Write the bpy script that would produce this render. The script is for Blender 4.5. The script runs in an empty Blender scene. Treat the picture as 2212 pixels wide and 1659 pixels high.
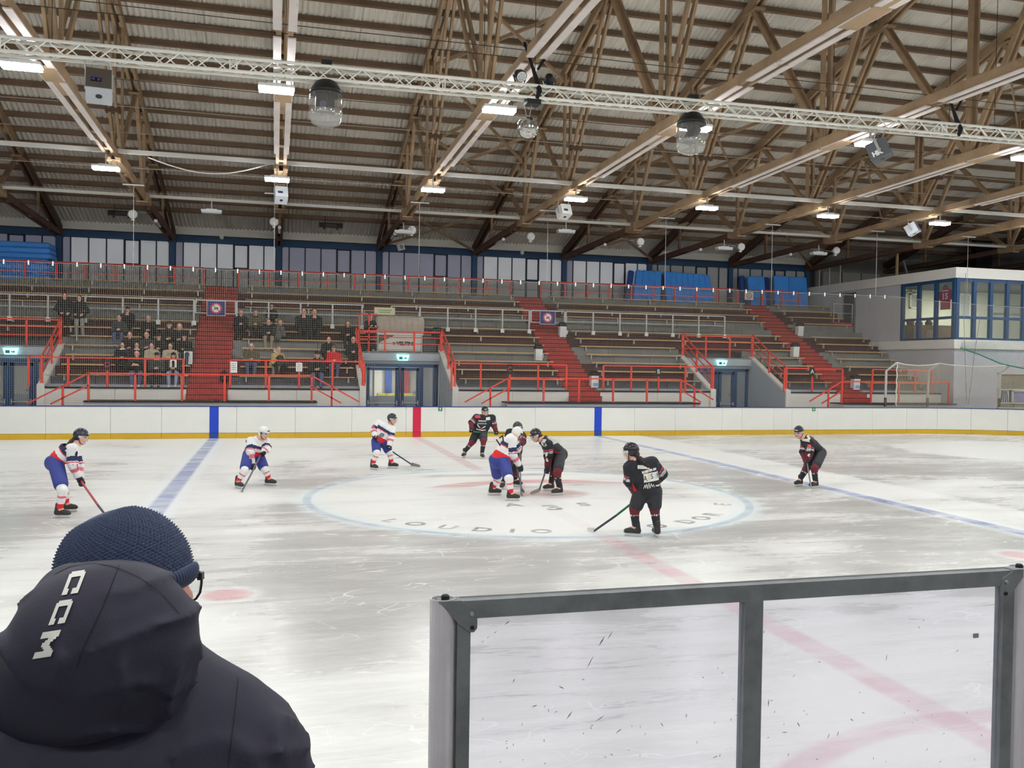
import bpy, math, random
import numpy as np
from mathutils import Vector, Matrix
SC = bpy.context.scene
COL = SC.collection
rnd = random.Random(7)
PI = math.pi
# ------------------------------------------------------------------ camera, world, exposure
CAM_LOC = np.array([-5.12, -17.744, 2.718])
F_PX, YAW, PITCH, ROLL = 1909.3, 0.2618, -0.0208, 0.0146
_cy, _sy = math.cos(YAW), math.sin(YAW)
FWD = np.array([_sy*math.cos(PITCH), _cy*math.cos(PITCH), math.sin(PITCH)])
_r = np.array([_cy, -_sy, 0.0]); _u = np.cross(_r, FWD)
RGT = math.cos(ROLL)*_r + math.sin(ROLL)*_u
UPV = -math.sin(ROLL)*_r + math.cos(ROLL)*_u
cam = bpy.data.cameras.new('camera'); cam.sensor_width = 36.0; cam.sensor_fit = 'HORIZONTAL'
cam.lens = F_PX*36.0/2212.0; cam.clip_start = 0.05; cam.clip_end = 300
cam_ob = bpy.data.objects.new('camera', cam); COL.objects.link(cam_ob)
cam_ob.matrix_world = Matrix(((RGT[0], UPV[0], -FWD[0], CAM_LOC[0]), (RGT[1], UPV[1], -FWD[1], CAM_LOC[1]),
                              (RGT[2], UPV[2], -FWD[2], CAM_LOC[2]), (0, 0, 0, 1)))
SC.camera = cam_ob
world = bpy.data.worlds.new('hall_night'); SC.world = world; world.use_nodes = True
world.node_tree.nodes['Background'].inputs[0].default_value = (0.03, 0.035, 0.05, 1)
world.node_tree.nodes['Background'].inputs[1].default_value = 0.3
SC.view_settings.view_transform = 'Standard'; SC.view_settings.look = 'None'
SC.view_settings.gamma = 1.0; SC.view_settings.use_curve_mapping = False
SC.view_settings.exposure = 0.0
LAMP_STRENGTH = 192.0

def px(x, y, Y):                     # the point of the plane at depth Y seen at a photograph pixel
    d = FWD + (x-1106)/F_PX*RGT - (y-829.5)/F_PX*UPV
    return CAM_LOC + d*(Y-CAM_LOC[1])/d[1]
def pxz(x, y, Z):
    d = FWD + (x-1106)/F_PX*RGT - (y-829.5)/F_PX*UPV
    return CAM_LOC + d*(Z-CAM_LOC[2])/d[2]
def pxX(x, y, X):
    d = FWD + (x-1106)/F_PX*RGT - (y-829.5)/F_PX*UPV
    return CAM_LOC + d*(X-CAM_LOC[0])/d[0]

# ------------------------------------------------------------------ node helpers and materials
def lin(c):
    out = []
    for v in c[:3]:
        v = v/255.0
        out.append(v/12.92 if v <= 0.04045 else ((v+0.055)/1.055)**2.4)
    return (out[0], out[1], out[2], 1.0)
class NT:
    def __init__(s, mat):
        s.nt = mat.node_tree; s.n = s.nt.nodes; s.l = s.nt.links
    def node(s, typ, **kw):
        nd = s.n.new(typ)
        for k, v in kw.items(): setattr(nd, k, v)
        return nd
    def put(s, sock, v):
        if isinstance(v, bpy.types.NodeSocket): s.l.new(v, sock)
        else: sock.default_value = v
    def math(s, op, a, b=0.0, c=0.0, clamp=False):
        nd = s.node('ShaderNodeMath', operation=op, use_clamp=clamp)
        s.put(nd.inputs[0], a); s.put(nd.inputs[1], b); s.put(nd.inputs[2], c)
        return nd.outputs[0]
    def mix(s, f, a, b, blend='MIX'):
        nd = s.node('ShaderNodeMix', data_type='RGBA', blend_type=blend)
        s.put(nd.inputs[0], f); s.put(nd.inputs[6], a); s.put(nd.inputs[7], b)
        return nd.outputs[2]
    def noise(s, vec, scale, detail=3.0, rough=0.5, dist=0.0):
        nd = s.node('ShaderNodeTexNoise')
        s.put(nd.inputs['Vector'], vec); nd.inputs['Scale'].default_value = scale
        nd.inputs['Detail'].default_value = detail; nd.inputs['Roughness'].default_value = rough
        nd.inputs['Distortion'].default_value = dist
        return nd.outputs[0]
    def ramp(s, f, lo, hi, a=0.0, b=1.0, smooth=True):
        nd = s.node('ShaderNodeMapRange', interpolation_type='SMOOTHSTEP' if smooth else 'LINEAR')
        s.put(nd.inputs[0], f); s.put(nd.inputs[1], lo); s.put(nd.inputs[2], hi); s.put(nd.inputs[3], a); s.put(nd.inputs[4], b)
        return nd.outputs[0]
    def vscale(s, vec, sc):
        nd = s.node('ShaderNodeMapping'); s.put(nd.inputs[0], vec); nd.inputs['Scale'].default_value = sc
        return nd.outputs[0]
    def pos(s): return s.node('ShaderNodeNewGeometry').outputs['Position']
    def obj(s): return s.node('ShaderNodeTexCoord').outputs['Object']
    def xyz(s, vec):
        nd = s.node('ShaderNodeSeparateXYZ'); s.put(nd.inputs[0], vec); return nd.outputs
MATS = {}
def M(name, col, rough=0.6, metal=0.0, var=0.0, scale=2.0, stretch=(1, 1, 1), bump=0.0, bscale=40.0, spec=0.4, emit=0.0,
      alt=None, altscale=1.5, lo=0.5, hi=0.65, rand=0.0, local=False, sheen=0.0, detail=4.0):
    """procedural material: base colour, multiplied by noise (var) and per-object tint (rand), patches of a second colour (alt), bump"""
    if name in MATS: return MATS[name]
    m = bpy.data.materials.new(name); m.use_nodes = True; MATS[name] = m
    t = NT(m); b = t.n['Principled BSDF']; c = lin(col)
    b.inputs['Roughness'].default_value = rough; b.inputs['Metallic'].default_value = metal
    b.inputs['Specular IOR Level'].default_value = spec
    if sheen: b.inputs['Sheen Weight'].default_value = sheen
    out = c
    vec = None
    if var or alt or bump:
        vec = t.vscale(t.obj() if local else t.pos(), stretch)
    if alt:
        f = t.ramp(t.noise(vec, altscale, 5.0, 0.6), lo, hi)
        out = t.mix(f, c, lin(alt))
    if var:
        v = t.ramp(t.noise(vec, scale, detail, 0.65), 0.25, 0.75, 1.0-var, 1.0+var, smooth=False)
        g = t.node('ShaderNodeCombineColor'); 
        for i in range(3): t.put(g.inputs[i], v)
        out = t.mix(1.0, out, g.outputs[0], 'MULTIPLY')
    if rand:
        r = t.ramp(t.node('ShaderNodeObjectInfo').outputs['Random'], 0.0, 1.0, 1.0-rand, 1.0+rand, smooth=False)
        g = t.node('ShaderNodeCombineColor')
        for i in range(3): t.put(g.inputs[i], r)
        out = t.mix(1.0, out, g.outputs[0], 'MULTIPLY')
    t.put(b.inputs['Base Color'], out)
    if bump:
        bn = t.node('ShaderNodeBump'); bn.inputs['Strength'].default_value = bump; bn.inputs['Distance'].default_value = 0.02
        t.put(bn.inputs['Height'], t.noise(vec, bscale, 3.0)); t.put(b.inputs['Normal'], bn.outputs[0])
    if emit:
        t.put(b.inputs['Emission Color'], out); b.inputs['Emission Strength'].default_value = emit
    return m
def glass_mat(name, tint=(0.95, 0.97, 1.0), haze=0.06, hazecol=(235, 235, 240), gloss=0.06, dirt=0.0):
    """thin clear pane: mostly see-through, a little milky, a little mirror"""
    if name in MATS: return MATS[name]
    m = bpy.data.materials.new(name); m.use_nodes = True; MATS[name] = m
    t = NT(m); t.n.remove(t.n['Principled BSDF']); out = t.n['Material Output']
    tr = t.node('ShaderNodeBsdfTransparent'); tr.inputs[0].default_value = (*tint, 1)
    df = t.node('ShaderNodeBsdfDiffuse'); df.inputs[0].default_value = lin(hazecol)
    gl = t.node('ShaderNodeBsdfGlossy'); gl.inputs['Roughness'].default_value = 0.05
    a = t.node('ShaderNodeMixShader'); b = t.node('ShaderNodeMixShader')
    hz = haze
    if dirt:
        v = t.vscale(t.pos(), (1.0, 1.0, 1.0))
        hz = t.math('ADD', haze, t.math('MULTIPLY', t.ramp(t.noise(v, 60.0, 6.0, 0.7), 0.56, 0.72), dirt))
    t.put(a.inputs[0], hz); t.put(a.inputs[1], tr.outputs[0]); t.put(a.inputs[2], df.outputs[0])
    t.put(b.inputs[0], gloss); t.put(b.inputs[1], a.outputs[0]); t.put(b.inputs[2], gl.outputs[0])
    t.put(out.inputs[0], b.outputs[0])
    return m
def emit_mat(name, col, strength):
    if name in MATS: return MATS[name]
    m = bpy.data.materials.new(name); m.use_nodes = True; MATS[name] = m
    b = m.node_tree.nodes['Principled BSDF']; b.inputs['Base Color'].default_value = lin(col)
    b.inputs['Emission Color'].default_value = lin(col); b.inputs['Emission Strength'].default_value = strength
    return m

# ------------------------------------------------------------------ mesh helpers
WO = {}                              # world origin of every object built here
def vec(a): return np.asarray(a, dtype=float)
def norm(a):
    a = vec(a); n = np.linalg.norm(a); return a/n if n > 1e-12 else a
class MB:
    """collects shapes in world coordinates, build() links them as ONE mesh object"""
    def __init__(s): s.v = []; s.f = []; s.m = []
    def add(s, vs, fs, mi=0):
        o = len(s.v); s.v.extend([tuple(map(float, p)) for p in vs])
        for f in fs: s.f.append(tuple(o+i for i in f)); s.m.append(mi)
        return s
    def box(s, x0, y0, z0, x1, y1, z1, mi=0):
        if x0 > x1: x0, x1 = x1, x0
        if y0 > y1: y0, y1 = y1, y0
        if z0 > z1: z0, z1 = z1, z0
        return s.add([(x0,y0,z0),(x1,y0,z0),(x1,y1,z0),(x0,y1,z0),(x0,y0,z1),(x1,y0,z1),(x1,y1,z1),(x0,y1,z1)],
                     [(0,3,2,1),(4,5,6,7),(0,1,5,4),(1,2,6,5),(2,3,7,6),(3,0,4,7)], mi)
    def obox(s, c, size, R, mi=0):
        c = vec(c); R = np.array(R); h = vec(size)/2
        vs = [c + R@(h*np.array(k)) for k in ((-1,-1,-1),(1,-1,-1),(1,1,-1),(-1,1,-1),(-1,-1,1),(1,-1,1),(1,1,1),(-1,1,1))]
        return s.add(vs, [(0,3,2,1),(4,5,6,7),(0,1,5,4),(1,2,6,5),(2,3,7,6),(3,0,4,7)], mi)
    def bar(s, p, q, w, h, up=(0, 0, 1), mi=0):
        p, q = vec(p), vec(q); d = norm(q-p); a = np.cross(d, vec(up))
        if np.linalg.norm(a) < 1e-6: a = np.cross(d, (1, 0, 0))
        a = norm(a); b = np.cross(a, d)
        R = np.stack([a, d, b], 1)
        return s.obox((p+q)/2, (w, np.linalg.norm(q-p), h), R, mi)
    def tube(s, pts, r, n=8, mi=0, caps=True, closed=False):
        pts = [vec(p) for p in pts]; k = len(pts)
        rr = r if hasattr(r, '__len__') else [r]*k
        rings = []; prev = None
        for i, p in enumerate(pts):
            a = pts[(i-1) % k] if (closed or i > 0) else p
            b = pts[(i+1) % k] if (closed or i < k-1) else p
            d = norm(b-a)
            if prev is None:
                x = np.cross(d, (0, 0, 1))
                if np.linalg.norm(x) < 1e-4: x = np.cross(d, (1, 0, 0))
            else: x = prev - d*(prev@d)
            x = norm(x); prev = x; y = np.cross(d, x)
            rings.append([p + rr[i]*(math.cos(2*PI*j/n)*x + math.sin(2*PI*j/n)*y) for j in range(n)])
        vs = [v for rg in rings for v in rg]; fs = []
        for i in range(k if closed else k-1):
            for j in range(n):
                a = i*n+j; b = i*n+(j+1) % n; c = ((i+1) % k)*n+(j+1) % n; e = ((i+1) % k)*n+j
                fs.append((a, b, c, e))
        if caps and not closed:
            fs.append(tuple(range(n-1, -1, -1))); fs.append(tuple((k-1)*n+j for j in range(n)))
        return s.add(vs, fs, mi)
    def lathe(s, prof, c, n=24, mi=0, axis='z', caps=False):
        c = vec(c); vs = []; fs = []
        for r, z in prof:
            for j in range(n):
                a = 2*PI*j/n; p = (r*math.cos(a), r*math.sin(a), z)
                if axis == 'y': p = (p[0], p[2], p[1])
                if axis == 'x': p = (p[2], p[0], p[1])
                vs.append(c+vec(p))
        for i in range(len(prof)-1):
            for j in range(n):
                fs.append((i*n+j, i*n+(j+1) % n, (i+1)*n+(j+1) % n, (i+1)*n+j))
        if caps: fs.append(tuple(range(n-1, -1, -1))); fs.append(tuple((len(prof)-1)*n+j for j in range(n)))
        return s.add(vs, fs, mi)
    def prism(s, poly, a, b, mi=0):
        """poly: 3-D outline (list of points), extruded by the vector a -> b"""
        d = vec(b)-vec(a); P = [vec(p) for p in poly]; n = len(P)
        vs = P + [p+d for p in P]
        fs = [tuple(range(n-1, -1, -1)), tuple(range(n, 2*n))] + [(i, (i+1) % n, n+(i+1) % n, n+i) for i in range(n)]
        return s.add(vs, fs, mi)
    def sphere(s, c, r, n=16, m=10, mi=0, sc=(1, 1, 1)):
        c = vec(c); vs = []; fs = []
        for i in range(m+1):
            t = PI*i/m
            for j in range(n):
                a = 2*PI*j/n
                vs.append(c + r*vec(sc)*vec((math.sin(t)*math.cos(a), math.sin(t)*math.sin(a), math.cos(t))))
        for i in range(m):
            for j in range(n):
                fs.append((i*n+j, (i+1)*n+j, (i+1)*n+(j+1) % n, i*n+(j+1) % n))
        return s.add(vs, fs, mi)
    def build(s, name, mats, parent=None, origin=None, smooth=False, props=None):
        V = np.array(s.v)
        if origin is None:
            if parent is not None: origin = WO[parent.name]
            else:
                lo, hi = V.min(0), V.max(0); origin = np.array([(lo[0]+hi[0])/2, (lo[1]+hi[1])/2, lo[2]])
        origin = vec(origin)
        me = bpy.data.meshes.new(name); me.from_pydata((V-origin).tolist(), [], s.f)
        ml = mats if isinstance(mats, (list, tuple)) else [mats]
        for m in ml: me.materials.append(m)
        if len(ml) > 1: me.polygons.foreach_set('material_index', s.m)
        if smooth: me.polygons.foreach_set('use_smooth', [True]*len(s.f))
        me.update()
        return place(name, me, parent, origin, props)
def place(name, me, parent=None, loc=(0, 0, 0), props=None, rot=None):
    """link a mesh (maybe shared) as a part of parent, loc in world coordinates"""
    o = bpy.data.objects.new(name, me); COL.objects.link(o)
    WO[o.name] = vec(loc)
    if parent is not None:
        o.parent = parent; o.location = (vec(loc)-WO[parent.name]).tolist()
    else: o.location = vec(loc).tolist()
    if rot is not None: o.rotation_euler = rot
    if props:
        for k, v in props.items(): o[k] = v
    return o
def thing(name, label, cat, loc=(0, 0, 0), group=None, rotz=0.0):
    o = bpy.data.objects.new(name, None); COL.objects.link(o); o.empty_display_size = 0.2
    o.location = vec(loc).tolist(); o.rotation_euler[2] = rotz
    o['label'] = label; o['category'] = cat
    if group: o['group'] = group
    WO[o.name] = vec(loc); return o
def struct(name, loc=(0, 0, 0)):
    o = bpy.data.objects.new(name, None); COL.objects.link(o); o['kind'] = 'structure'
    o.location = vec(loc).tolist(); WO[o.name] = vec(loc); return o
def tag(o, label, cat, group=None):
    o['label'] = label; o['category'] = cat
    if group: o['group'] = group
    return o
def dup(root, loc, label, rotz=None, group=None):
    """a copy of a thing with copies of its parts and sub-parts (sharing mesh data)"""
    r = root.copy(); COL.objects.link(r); r.location = vec(loc).tolist(); WO[r.name] = vec(loc)
    if rotz is not None: r.rotation_euler[2] = rotz
    r['label'] = label
    if group: r['group'] = group
    for ch in list(root.children):
        c = ch.copy(); COL.objects.link(c); c.parent = r
        for g in list(ch.children):
            d = g.copy(); COL.objects.link(d); d.parent = c
    return r
STRUCT = {'kind': 'structure'}
STUFF = {'kind': 'stuff'}
def text_mesh(txt, size, depth=0.002, font_shear=0.0, bold=0.0, spacing=1.0):
    """letters as a mesh lying in the xy plane, centred"""
    cu = bpy.data.curves.new('lettering', 'FONT'); cu.body = txt; cu.size = size; cu.extrude = depth
    cu.align_x = 'CENTER'; cu.align_y = 'CENTER'; cu.shear = font_shear; cu.offset = bold; cu.space_character = spacing
    cu.resolution_u = 3
    ob = bpy.data.objects.new('lettering', cu); COL.objects.link(ob)
    dg = bpy.context.evaluated_depsgraph_get(); dg.update()
    me = bpy.data.meshes.new_from_object(ob.evaluated_get(dg)); 
    bpy.data.objects.remove(ob); bpy.data.curves.remove(cu)
    return me
def lettering(txt, size, mat, parent, center, xdir, ydir, name='lettering', depth=0.003, bold=0.0, shear=0.0, spacing=1.0):
    me = text_mesh(txt, size, depth, shear, bold, spacing); me.materials.clear(); me.materials.append(mat)
    x = norm(xdir); y = vec(ydir); y = norm(y-x*(x@y)); z = np.cross(x, y)
    R = np.stack([x, y, z], 1)
    co = np.empty(len(me.vertices)*3); me.vertices.foreach_get('co', co); co = co.reshape(-1, 3)@R.T
    me.vertices.foreach_set('co', co.ravel()); me.update()
    return place(name, me, parent, center)
# ------------------------------------------------------------------ shared materials
WOOD = M('truss_timber', (160, 134, 104), 0.75, var=0.24, scale=1.3, alt=(104, 82, 62), altscale=0.7, lo=0.5, hi=0.8, bump=0.15, bscale=25)
WOOD_END = M('truss_timber_dark', (100, 76, 60), 0.8, var=0.25, scale=1.5, bump=0.1)  # darker timber; on the wall ends of the trusses it paints in the shade
WOOD_WHITE = M('truss_timber_limewashed', (206, 196, 190), 0.8, var=0.12, scale=1.6, alt=(150, 118, 96), altscale=1.2, lo=0.6, hi=0.75)
PURLIN = M('purlin_timber', (120, 98, 78), 0.8, var=0.2, scale=1.0, rand=0.1)
SHEET = M('fibre_cement_sheet', (214, 208, 196), 0.9, var=0.14, scale=0.5, alt=(184, 178, 166), altscale=0.9, lo=0.5, hi=0.75, stretch=(1, .35, .35), rand=0.05)
PLANK = M('bench_plank', (198, 164, 116), 0.6, var=0.18, scale=1.2, stretch=(.4, 3, 3), rand=0.1)
CONC = M('concrete_grey', (128, 127, 122), 0.9, var=0.14, scale=1.5, rand=0.07, bump=0.1)
CONC_RED = M('concrete_brown_paint', (78, 48, 46), 0.8, var=0.2, scale=1.7, rand=0.08)
CONC_DARK = M('concrete_dark', (98, 98, 100), 0.9, var=0.12, scale=1.5)
STAIR_RED = M('stair_red_paint', (176, 52, 46), 0.65, var=0.12, scale=2.5, alt=(140, 52, 48), altscale=2.0, lo=0.5, hi=0.75, rand=0.04)
RAIL_RED = M('rail_red_paint', (232, 70, 52), 0.45, var=0.06, scale=3)
RAIL_GREY = M('rail_galvanised', (176, 176, 172), 0.45, 0.5, var=0.1, scale=6)
WHITE_WALL = M('stand_wall_white', (222, 218, 208), 0.8, var=0.06, scale=0.9)
GREY_WALL = M('wall_grey_plaster', (196, 196, 200), 0.85, var=0.05, scale=0.6)
BLUE_FRAME = M('blue_steel', (38, 74, 112), 0.5, var=0.08, scale=2)
DARK_FRAME = M('dark_mullion', (30, 38, 54), 0.5)
BLACK = M('black_rubber', (26, 26, 28), 0.6)
BLACK_METAL = M('black_metal', (24, 24, 26), 0.4)
WHITE_ALU = M('white_powder_coat', (238, 236, 226), 0.4, spec=0.5)
WHITE_PLASTIC = M('white_plastic', (232, 232, 228), 0.4)
GALV = M('galvanised_steel', (124, 127, 128), 0.55, 0.1, var=0.2, scale=9, alt=(106, 109, 111), altscale=5, lo=0.45, hi=0.7, rand=0.03)
# ------------------------------------------------------------------ the ice
def ice_material():
    m = bpy.data.materials.new('rink_ice'); m.use_nodes = True; t = NT(m); b = t.n['Principled BSDF']
    P = t.pos(); X, Y, Z = t.xyz(P)
    P2 = t.vscale(P, (0.30, 0.62, 1.0))
    big = t.noise(P2, 0.5, 5.0, 0.55, 0.9)
    mid = t.noise(t.vscale(P, (0.25, 1.5, 1.0)), 1.5, 6.0, 0.65, 0.8)
    frost = t.math('ADD', t.math('MULTIPLY', big, 0.7), t.math('MULTIPLY', mid, 0.42))
    r = t.math('SQRT', t.math('ADD', t.math('MULTIPLY', X, X), t.math('MULTIPLY', Y, Y)))
    def band(v, c, w, soft):                      # 1 inside |v-c|<w, fading over soft
        return t.ramp(t.math('ABSOLUTE', t.math('SUBTRACT', v, c)), w, w+soft, 1.0, 0.0)
    # snow pushed along the lines, in the circle, along the far boards, around the end-zone circle
    snow = t.math('MULTIPLY', t.ramp(r, 4.2, 4.9, 1.0, 0.0), 0.16)
    snow = t.math('ADD', snow, t.math('MULTIPLY', band(X, 8.1, 0.75, 0.5), 0.18))
    snow = t.math('ADD', snow, t.math('MULTIPLY', band(X, -7.0, 1.1, 1.2), 0.12))
    snow = t.math('ADD', snow, t.math('MULTIPLY', band(X, 0.0, 0.6, 1.0), 0.06))
    snow = t.math('ADD', snow, t.math('MULTIPLY', t.ramp(Y, 2.0, 9.0, 0.0, 0.13), t.ramp(X, 7.0, 9.0, 1.0, 0.0)))
    snow = t.math('ADD', snow, t.math('MULTIPLY', t.ramp(Y, -13.0, -7.5, 0.10, 0.0), 1.0))
    ex, ey = t.math('SUBTRACT', X, 20.0), t.math('SUBTRACT', Y, 7.6)
    er = t.math('SQRT', t.math('ADD', t.math('MULTIPLY', ex, ex), t.math('MULTIPLY', ey, ey)))
    snow = t.math('ADD', snow, t.math('MULTIPLY', t.ramp(er, 3.6, 4.6, 1.0, 0.0), 0.22))
    white = t.ramp(t.math('ADD', frost, snow), 0.42, 0.78)
    # skate tracks: thin bright contour lines of warped noise
    tr = None
    for sc, w, dist in ((0.55, 0.0055, 1.5), (0.9, 0.006, 2.2), (1.6, 0.008, 2.5)):
        nse = t.noise(t.vscale(P, (0.5, 0.9, 1.0)), sc, 1.5, 0.4, dist)
        ln = t.ramp(t.math('ABSOLUTE', t.math('SUBTRACT', nse, 0.5)), w*0.3, w, 1.0, 0.0)
        tr = ln if tr is None else t.math('MAXIMUM', tr, ln)
    brk = t.ramp(t.noise(P, 1.1, 3.0), 0.47, 0.6)
    tr = t.math('MULTIPLY', tr, brk)
    fine = t.noise(t.vscale(P, (1.0, 5.0, 1.0)), 5.0, 6.0, 0.7)
    white = t.math('ADD', white, t.math('MULTIPLY', t.math('SUBTRACT', fine, 0.5), 0.6), clamp=True)
    col = t.mix(white, lin((194, 192, 187)), lin((240, 240, 233)))
    col = t.mix(t.math('MULTIPLY', tr, 0.75), col, lin((246, 246, 242)))
    # painted markings, dulled where snow lies on them
    wear = t.ramp(t.noise(t.vscale(P, (0.5, 1.6, 1.0)), 1.3, 5.0, 0.65), 0.3, 0.72, 1.0, 0.25)
    def paint(col, mask, c, k): return t.mix(t.math('MULTIPLY', t.math('MULTIPLY', mask, wear), k), col, lin(c))
    ring = t.math('ABSOLUTE', t.math('SUBTRACT', r, 4.5))
    col = t.mix(t.math('MULTIPLY', t.ramp(ring, 0.05, 0.45, 1.0, 0.0), 0.5), col, lin((226, 240, 240)))
    col = paint(col, t.ramp(ring, 0.05, 0.11, 1.0, 0.0), (150, 172, 196), 0.65)
    col = paint(col, t.math('MULTIPLY', band(X, 0.0, 0.11, 0.10), t.ramp(r, 4.2, 4.8, 0.2, 1.0)), (216, 158, 164), 0.6)
    for c in (-7.19, 7.19): 
        col = t.mix(t.math('MULTIPLY', band(X, c, 0.25, 0.25), 0.55), col, lin((240, 246, 246)))
        col = paint(col, band(X, c, 0.12, 0.10), (108, 126, 184), 0.8)
    for sx in (-5.64, 5.64):
        for sy in (-7.0, 7.0):
            dx, dy = t.math('SUBTRACT', X, sx), t.math('SUBTRACT', Y, sy)
            d = t.math('SQRT', t.math('ADD', t.math('MULTIPLY', dx, dx), t.math('MULTIPLY', dy, dy)))
            col = t.mix(t.math('MULTIPLY', t.ramp(d, 0.3, 0.5, 1.0, 0.0), 0.7), col, lin((240, 240, 236)))
            col = t.mix(t.math('MULTIPLY', t.ramp(d, 0.18, 0.34, 1.0, 0.0), 0.6), col, lin((222, 156, 158)))
    cy_ = t.math('ADD', Y, 15.0)
    rr = t.math('SQRT', t.math('ADD', t.math('MULTIPLY', X, X), t.math('MULTIPLY', cy_, cy_)))
    col = paint(col, band(rr, 3.0, 0.07, 0.1), (214, 166, 172), 0.6)
    # red and grey emblem in the centre circle
    dx, dy = t.math('SUBTRACT', X, 0.55), t.math('SUBTRACT', Y, 0.2)
    d = t.math('SQRT', t.math('ADD', t.math('MULTIPLY', t.math('MULTIPLY', dx, dx), 0.62), t.math('MULTIPLY', dy, dy)))
    arc = t.math('MULTIPLY', band(d, 2.0, 0.22, 0.15), t.ramp(Y, 1.2, 1.8, 0.0, 1.0))
    col = paint(col, arc, (212, 120, 122), 0.85)
    col = paint(col, t.math('MULTIPLY', t.ramp(d, 0.55, 0.75, 1.0, 0.0), 1.0), (204, 150, 148), 0.7)
    dk = t.math('MULTIPLY', band(Y, 3.45, 0.12, 0.2), t.ramp(t.math('ABSOLUTE', X), 1.2, 1.9, 1.0, 0.0))
    col = paint(col, dk, (150, 150, 146), 0.8)
    t.put(b.inputs['Base Color'], col)
    t.put(b.inputs['Roughness'], t.math('ADD', t.math('MULTIPLY', white, 0.22), 0.18))
    b.inputs['Specular IOR Level'].default_value = 0.38
    bp = t.node('ShaderNodeBump'); bp.inputs['Strength'].default_value = 0.06; bp.inputs['Distance'].default_value = 0.01
    t.put(bp.inputs['Height'], fine); t.put(b.inputs['Normal'], bp.outputs[0])
    return m
ICE = ice_material()
mb = MB(); mb.box(-30.5, -15.6, -0.25, 30.5, 15.6, 0.0)
ice = mb.build('floor', ICE, origin=(0, 0, 0), props=STRUCT)
# grey lettering printed into the centre circle
PRINT = M('ice_print_grey', (150, 151, 150), 0.35, alt=(206, 207, 204), altscale=2.6, lo=0.42, hi=0.62)
def ring_letter(ch, ang, rad=4.0, size=0.46):
    a = math.radians(ang); p = (rad*math.cos(a), rad*math.sin(a), 0.003)
    lettering(ch, size, PRINT, ice, p, (-math.sin(a), math.cos(a), 0), (-math.cos(a), -math.sin(a), 0), name='ice_letter', depth=0.0005, bold=0.012)
for ch, ang in zip('LOUDIO', (217.7, 225.5, 234.5, 243.3, 250.5, 257.4)): ring_letter(ch, ang)
for ch, ang in zip('ODORE', (288, 299, 306.5, 314, 333)): ring_letter(ch, ang)
lettering('A', 0.5, PRINT, ice, (-0.62, -1.16, 0.003), (1, 0, 0), (0, 1, 0), name='ice_letter', depth=0.0005, bold=0.015)
lettering('3', 0.8, PRINT, ice, (0.06, -1.62, 0.003), (1, 0, 0), (0, 1, 0), name='ice_letter', depth=0.0005, bold=0.02)
lettering('S', 0.55, PRINT, ice, (0.78, -1.34, 0.003), (1, 0, 0), (0, 1, 0), name='ice_letter', depth=0.0005, bold=0.015)
# hall floor around the rink
FLOORC = M('hall_floor_concrete', (126, 126, 124), 0.85, var=0.12, scale=1.2)
mb = MB(); mb.box(-33, 15.6, -0.25, 37, 28.4, 0.0); mb.build('floor_behind_far_boards', FLOORC, props=STRUCT)
mb = MB(); mb.box(-33, -28.4, -0.25, 37, -15.6, 0.0); mb.build('floor_behind_near_boards', FLOORC, props=STRUCT)
mb = MB(); mb.box(30.5, -15.6, -0.25, 37, 15.6, 0.0); mb.build('floor_right_end', FLOORC, props=STRUCT)
mb = MB(); mb.box(-33, -15.6, -0.25, -30.5, 15.6, 0.0); mb.build('floor_left_end', FLOORC, props=STRUCT)
# ------------------------------------------------------------------ rink boards
BOARD = M('board_white_hdpe', (226, 226, 218), 0.35, var=0.03, scale=1.2, spec=0.45)
KICK = M('board_yellow_kick', (206, 166, 42), 0.4, var=0.05, scale=2)
CAPB = M('board_blue_cap', (42, 62, 128), 0.4)
MARKB = M('board_blue_mark', (28, 68, 190), 0.4)
MARKR = M('board_red_mark', (206, 28, 66), 0.4)
MARKBK = M('board_blue_kick', (44, 72, 150), 0.4); 
BH = 1.143
boards = struct('trim_rink_boards')
joints = [-21.5, -20.1, -17.9, -15.7, -14.2, -12.57, -10.56, -8.92, -7.34, -7.04, -6.43, -4.41, -2.40, -0.41, -0.15, 0.15, 1.05, 2.8, 4.61, 7.04, 7.34, 8.74, 10.51, 12.6, 13.51, 14.97, 15.84, 17.06, 19.77, 21.5]
def board_piece(p, q, mat, kmat, height=BH):
    """one straight board panel between plan points p and q (ice side on the rink side)"""
    p, q = vec((p[0], p[1], 0)), vec((q[0], q[1], 0)); d = norm(q-p); L = np.linalg.norm(q-p)
    n = np.cross((0, 0, 1), d)                     # away from the ice when walking with the ice on the right
    R = np.stack([d, n, (0, 0, 1)], 1); mid = (p+q)/2; g = 0.004
    m = MB(); m.obox(mid+n*0.03+vec((0, 0, 0.19+(height-0.19)/2)), (L-2*g, 0.04, height-0.19-0.012), R)
    o = m.build('board_panel', mat, boards, origin=mid)
    m = MB(); m.obox(mid+n*0.022+vec((0, 0, 0.095)), (L-2*g, 0.05, 0.182), R)
    m.build('kick_strip', kmat, boards, origin=mid)
    m = MB(); m.obox(mid+n*0.055+vec((0, 0, height-0.012)), (L, 0.12, 0.03), R); m.obox(mid+n*0.055+vec((0, 0, height-0.55)), (L, 0.03, 1.05), R)
    m.build('cap_rail', CAPB, boards, origin=mid)
for a, c in zip(joints[:-1], joints[1:]):
    w = c-a; mid = (a+c)/2
    if abs(w-0.30) < 0.02 and abs(abs(mid)-7.19) < 0.1: board_piece((a, 15), (c, 15), MARKB, MARKBK)
    elif abs(mid) < 0.01: board_piece((a, 15), (c, 15), MARKR, MARKR)
    else: board_piece((a, 15), (c, 15), BOARD, KICK)
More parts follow.
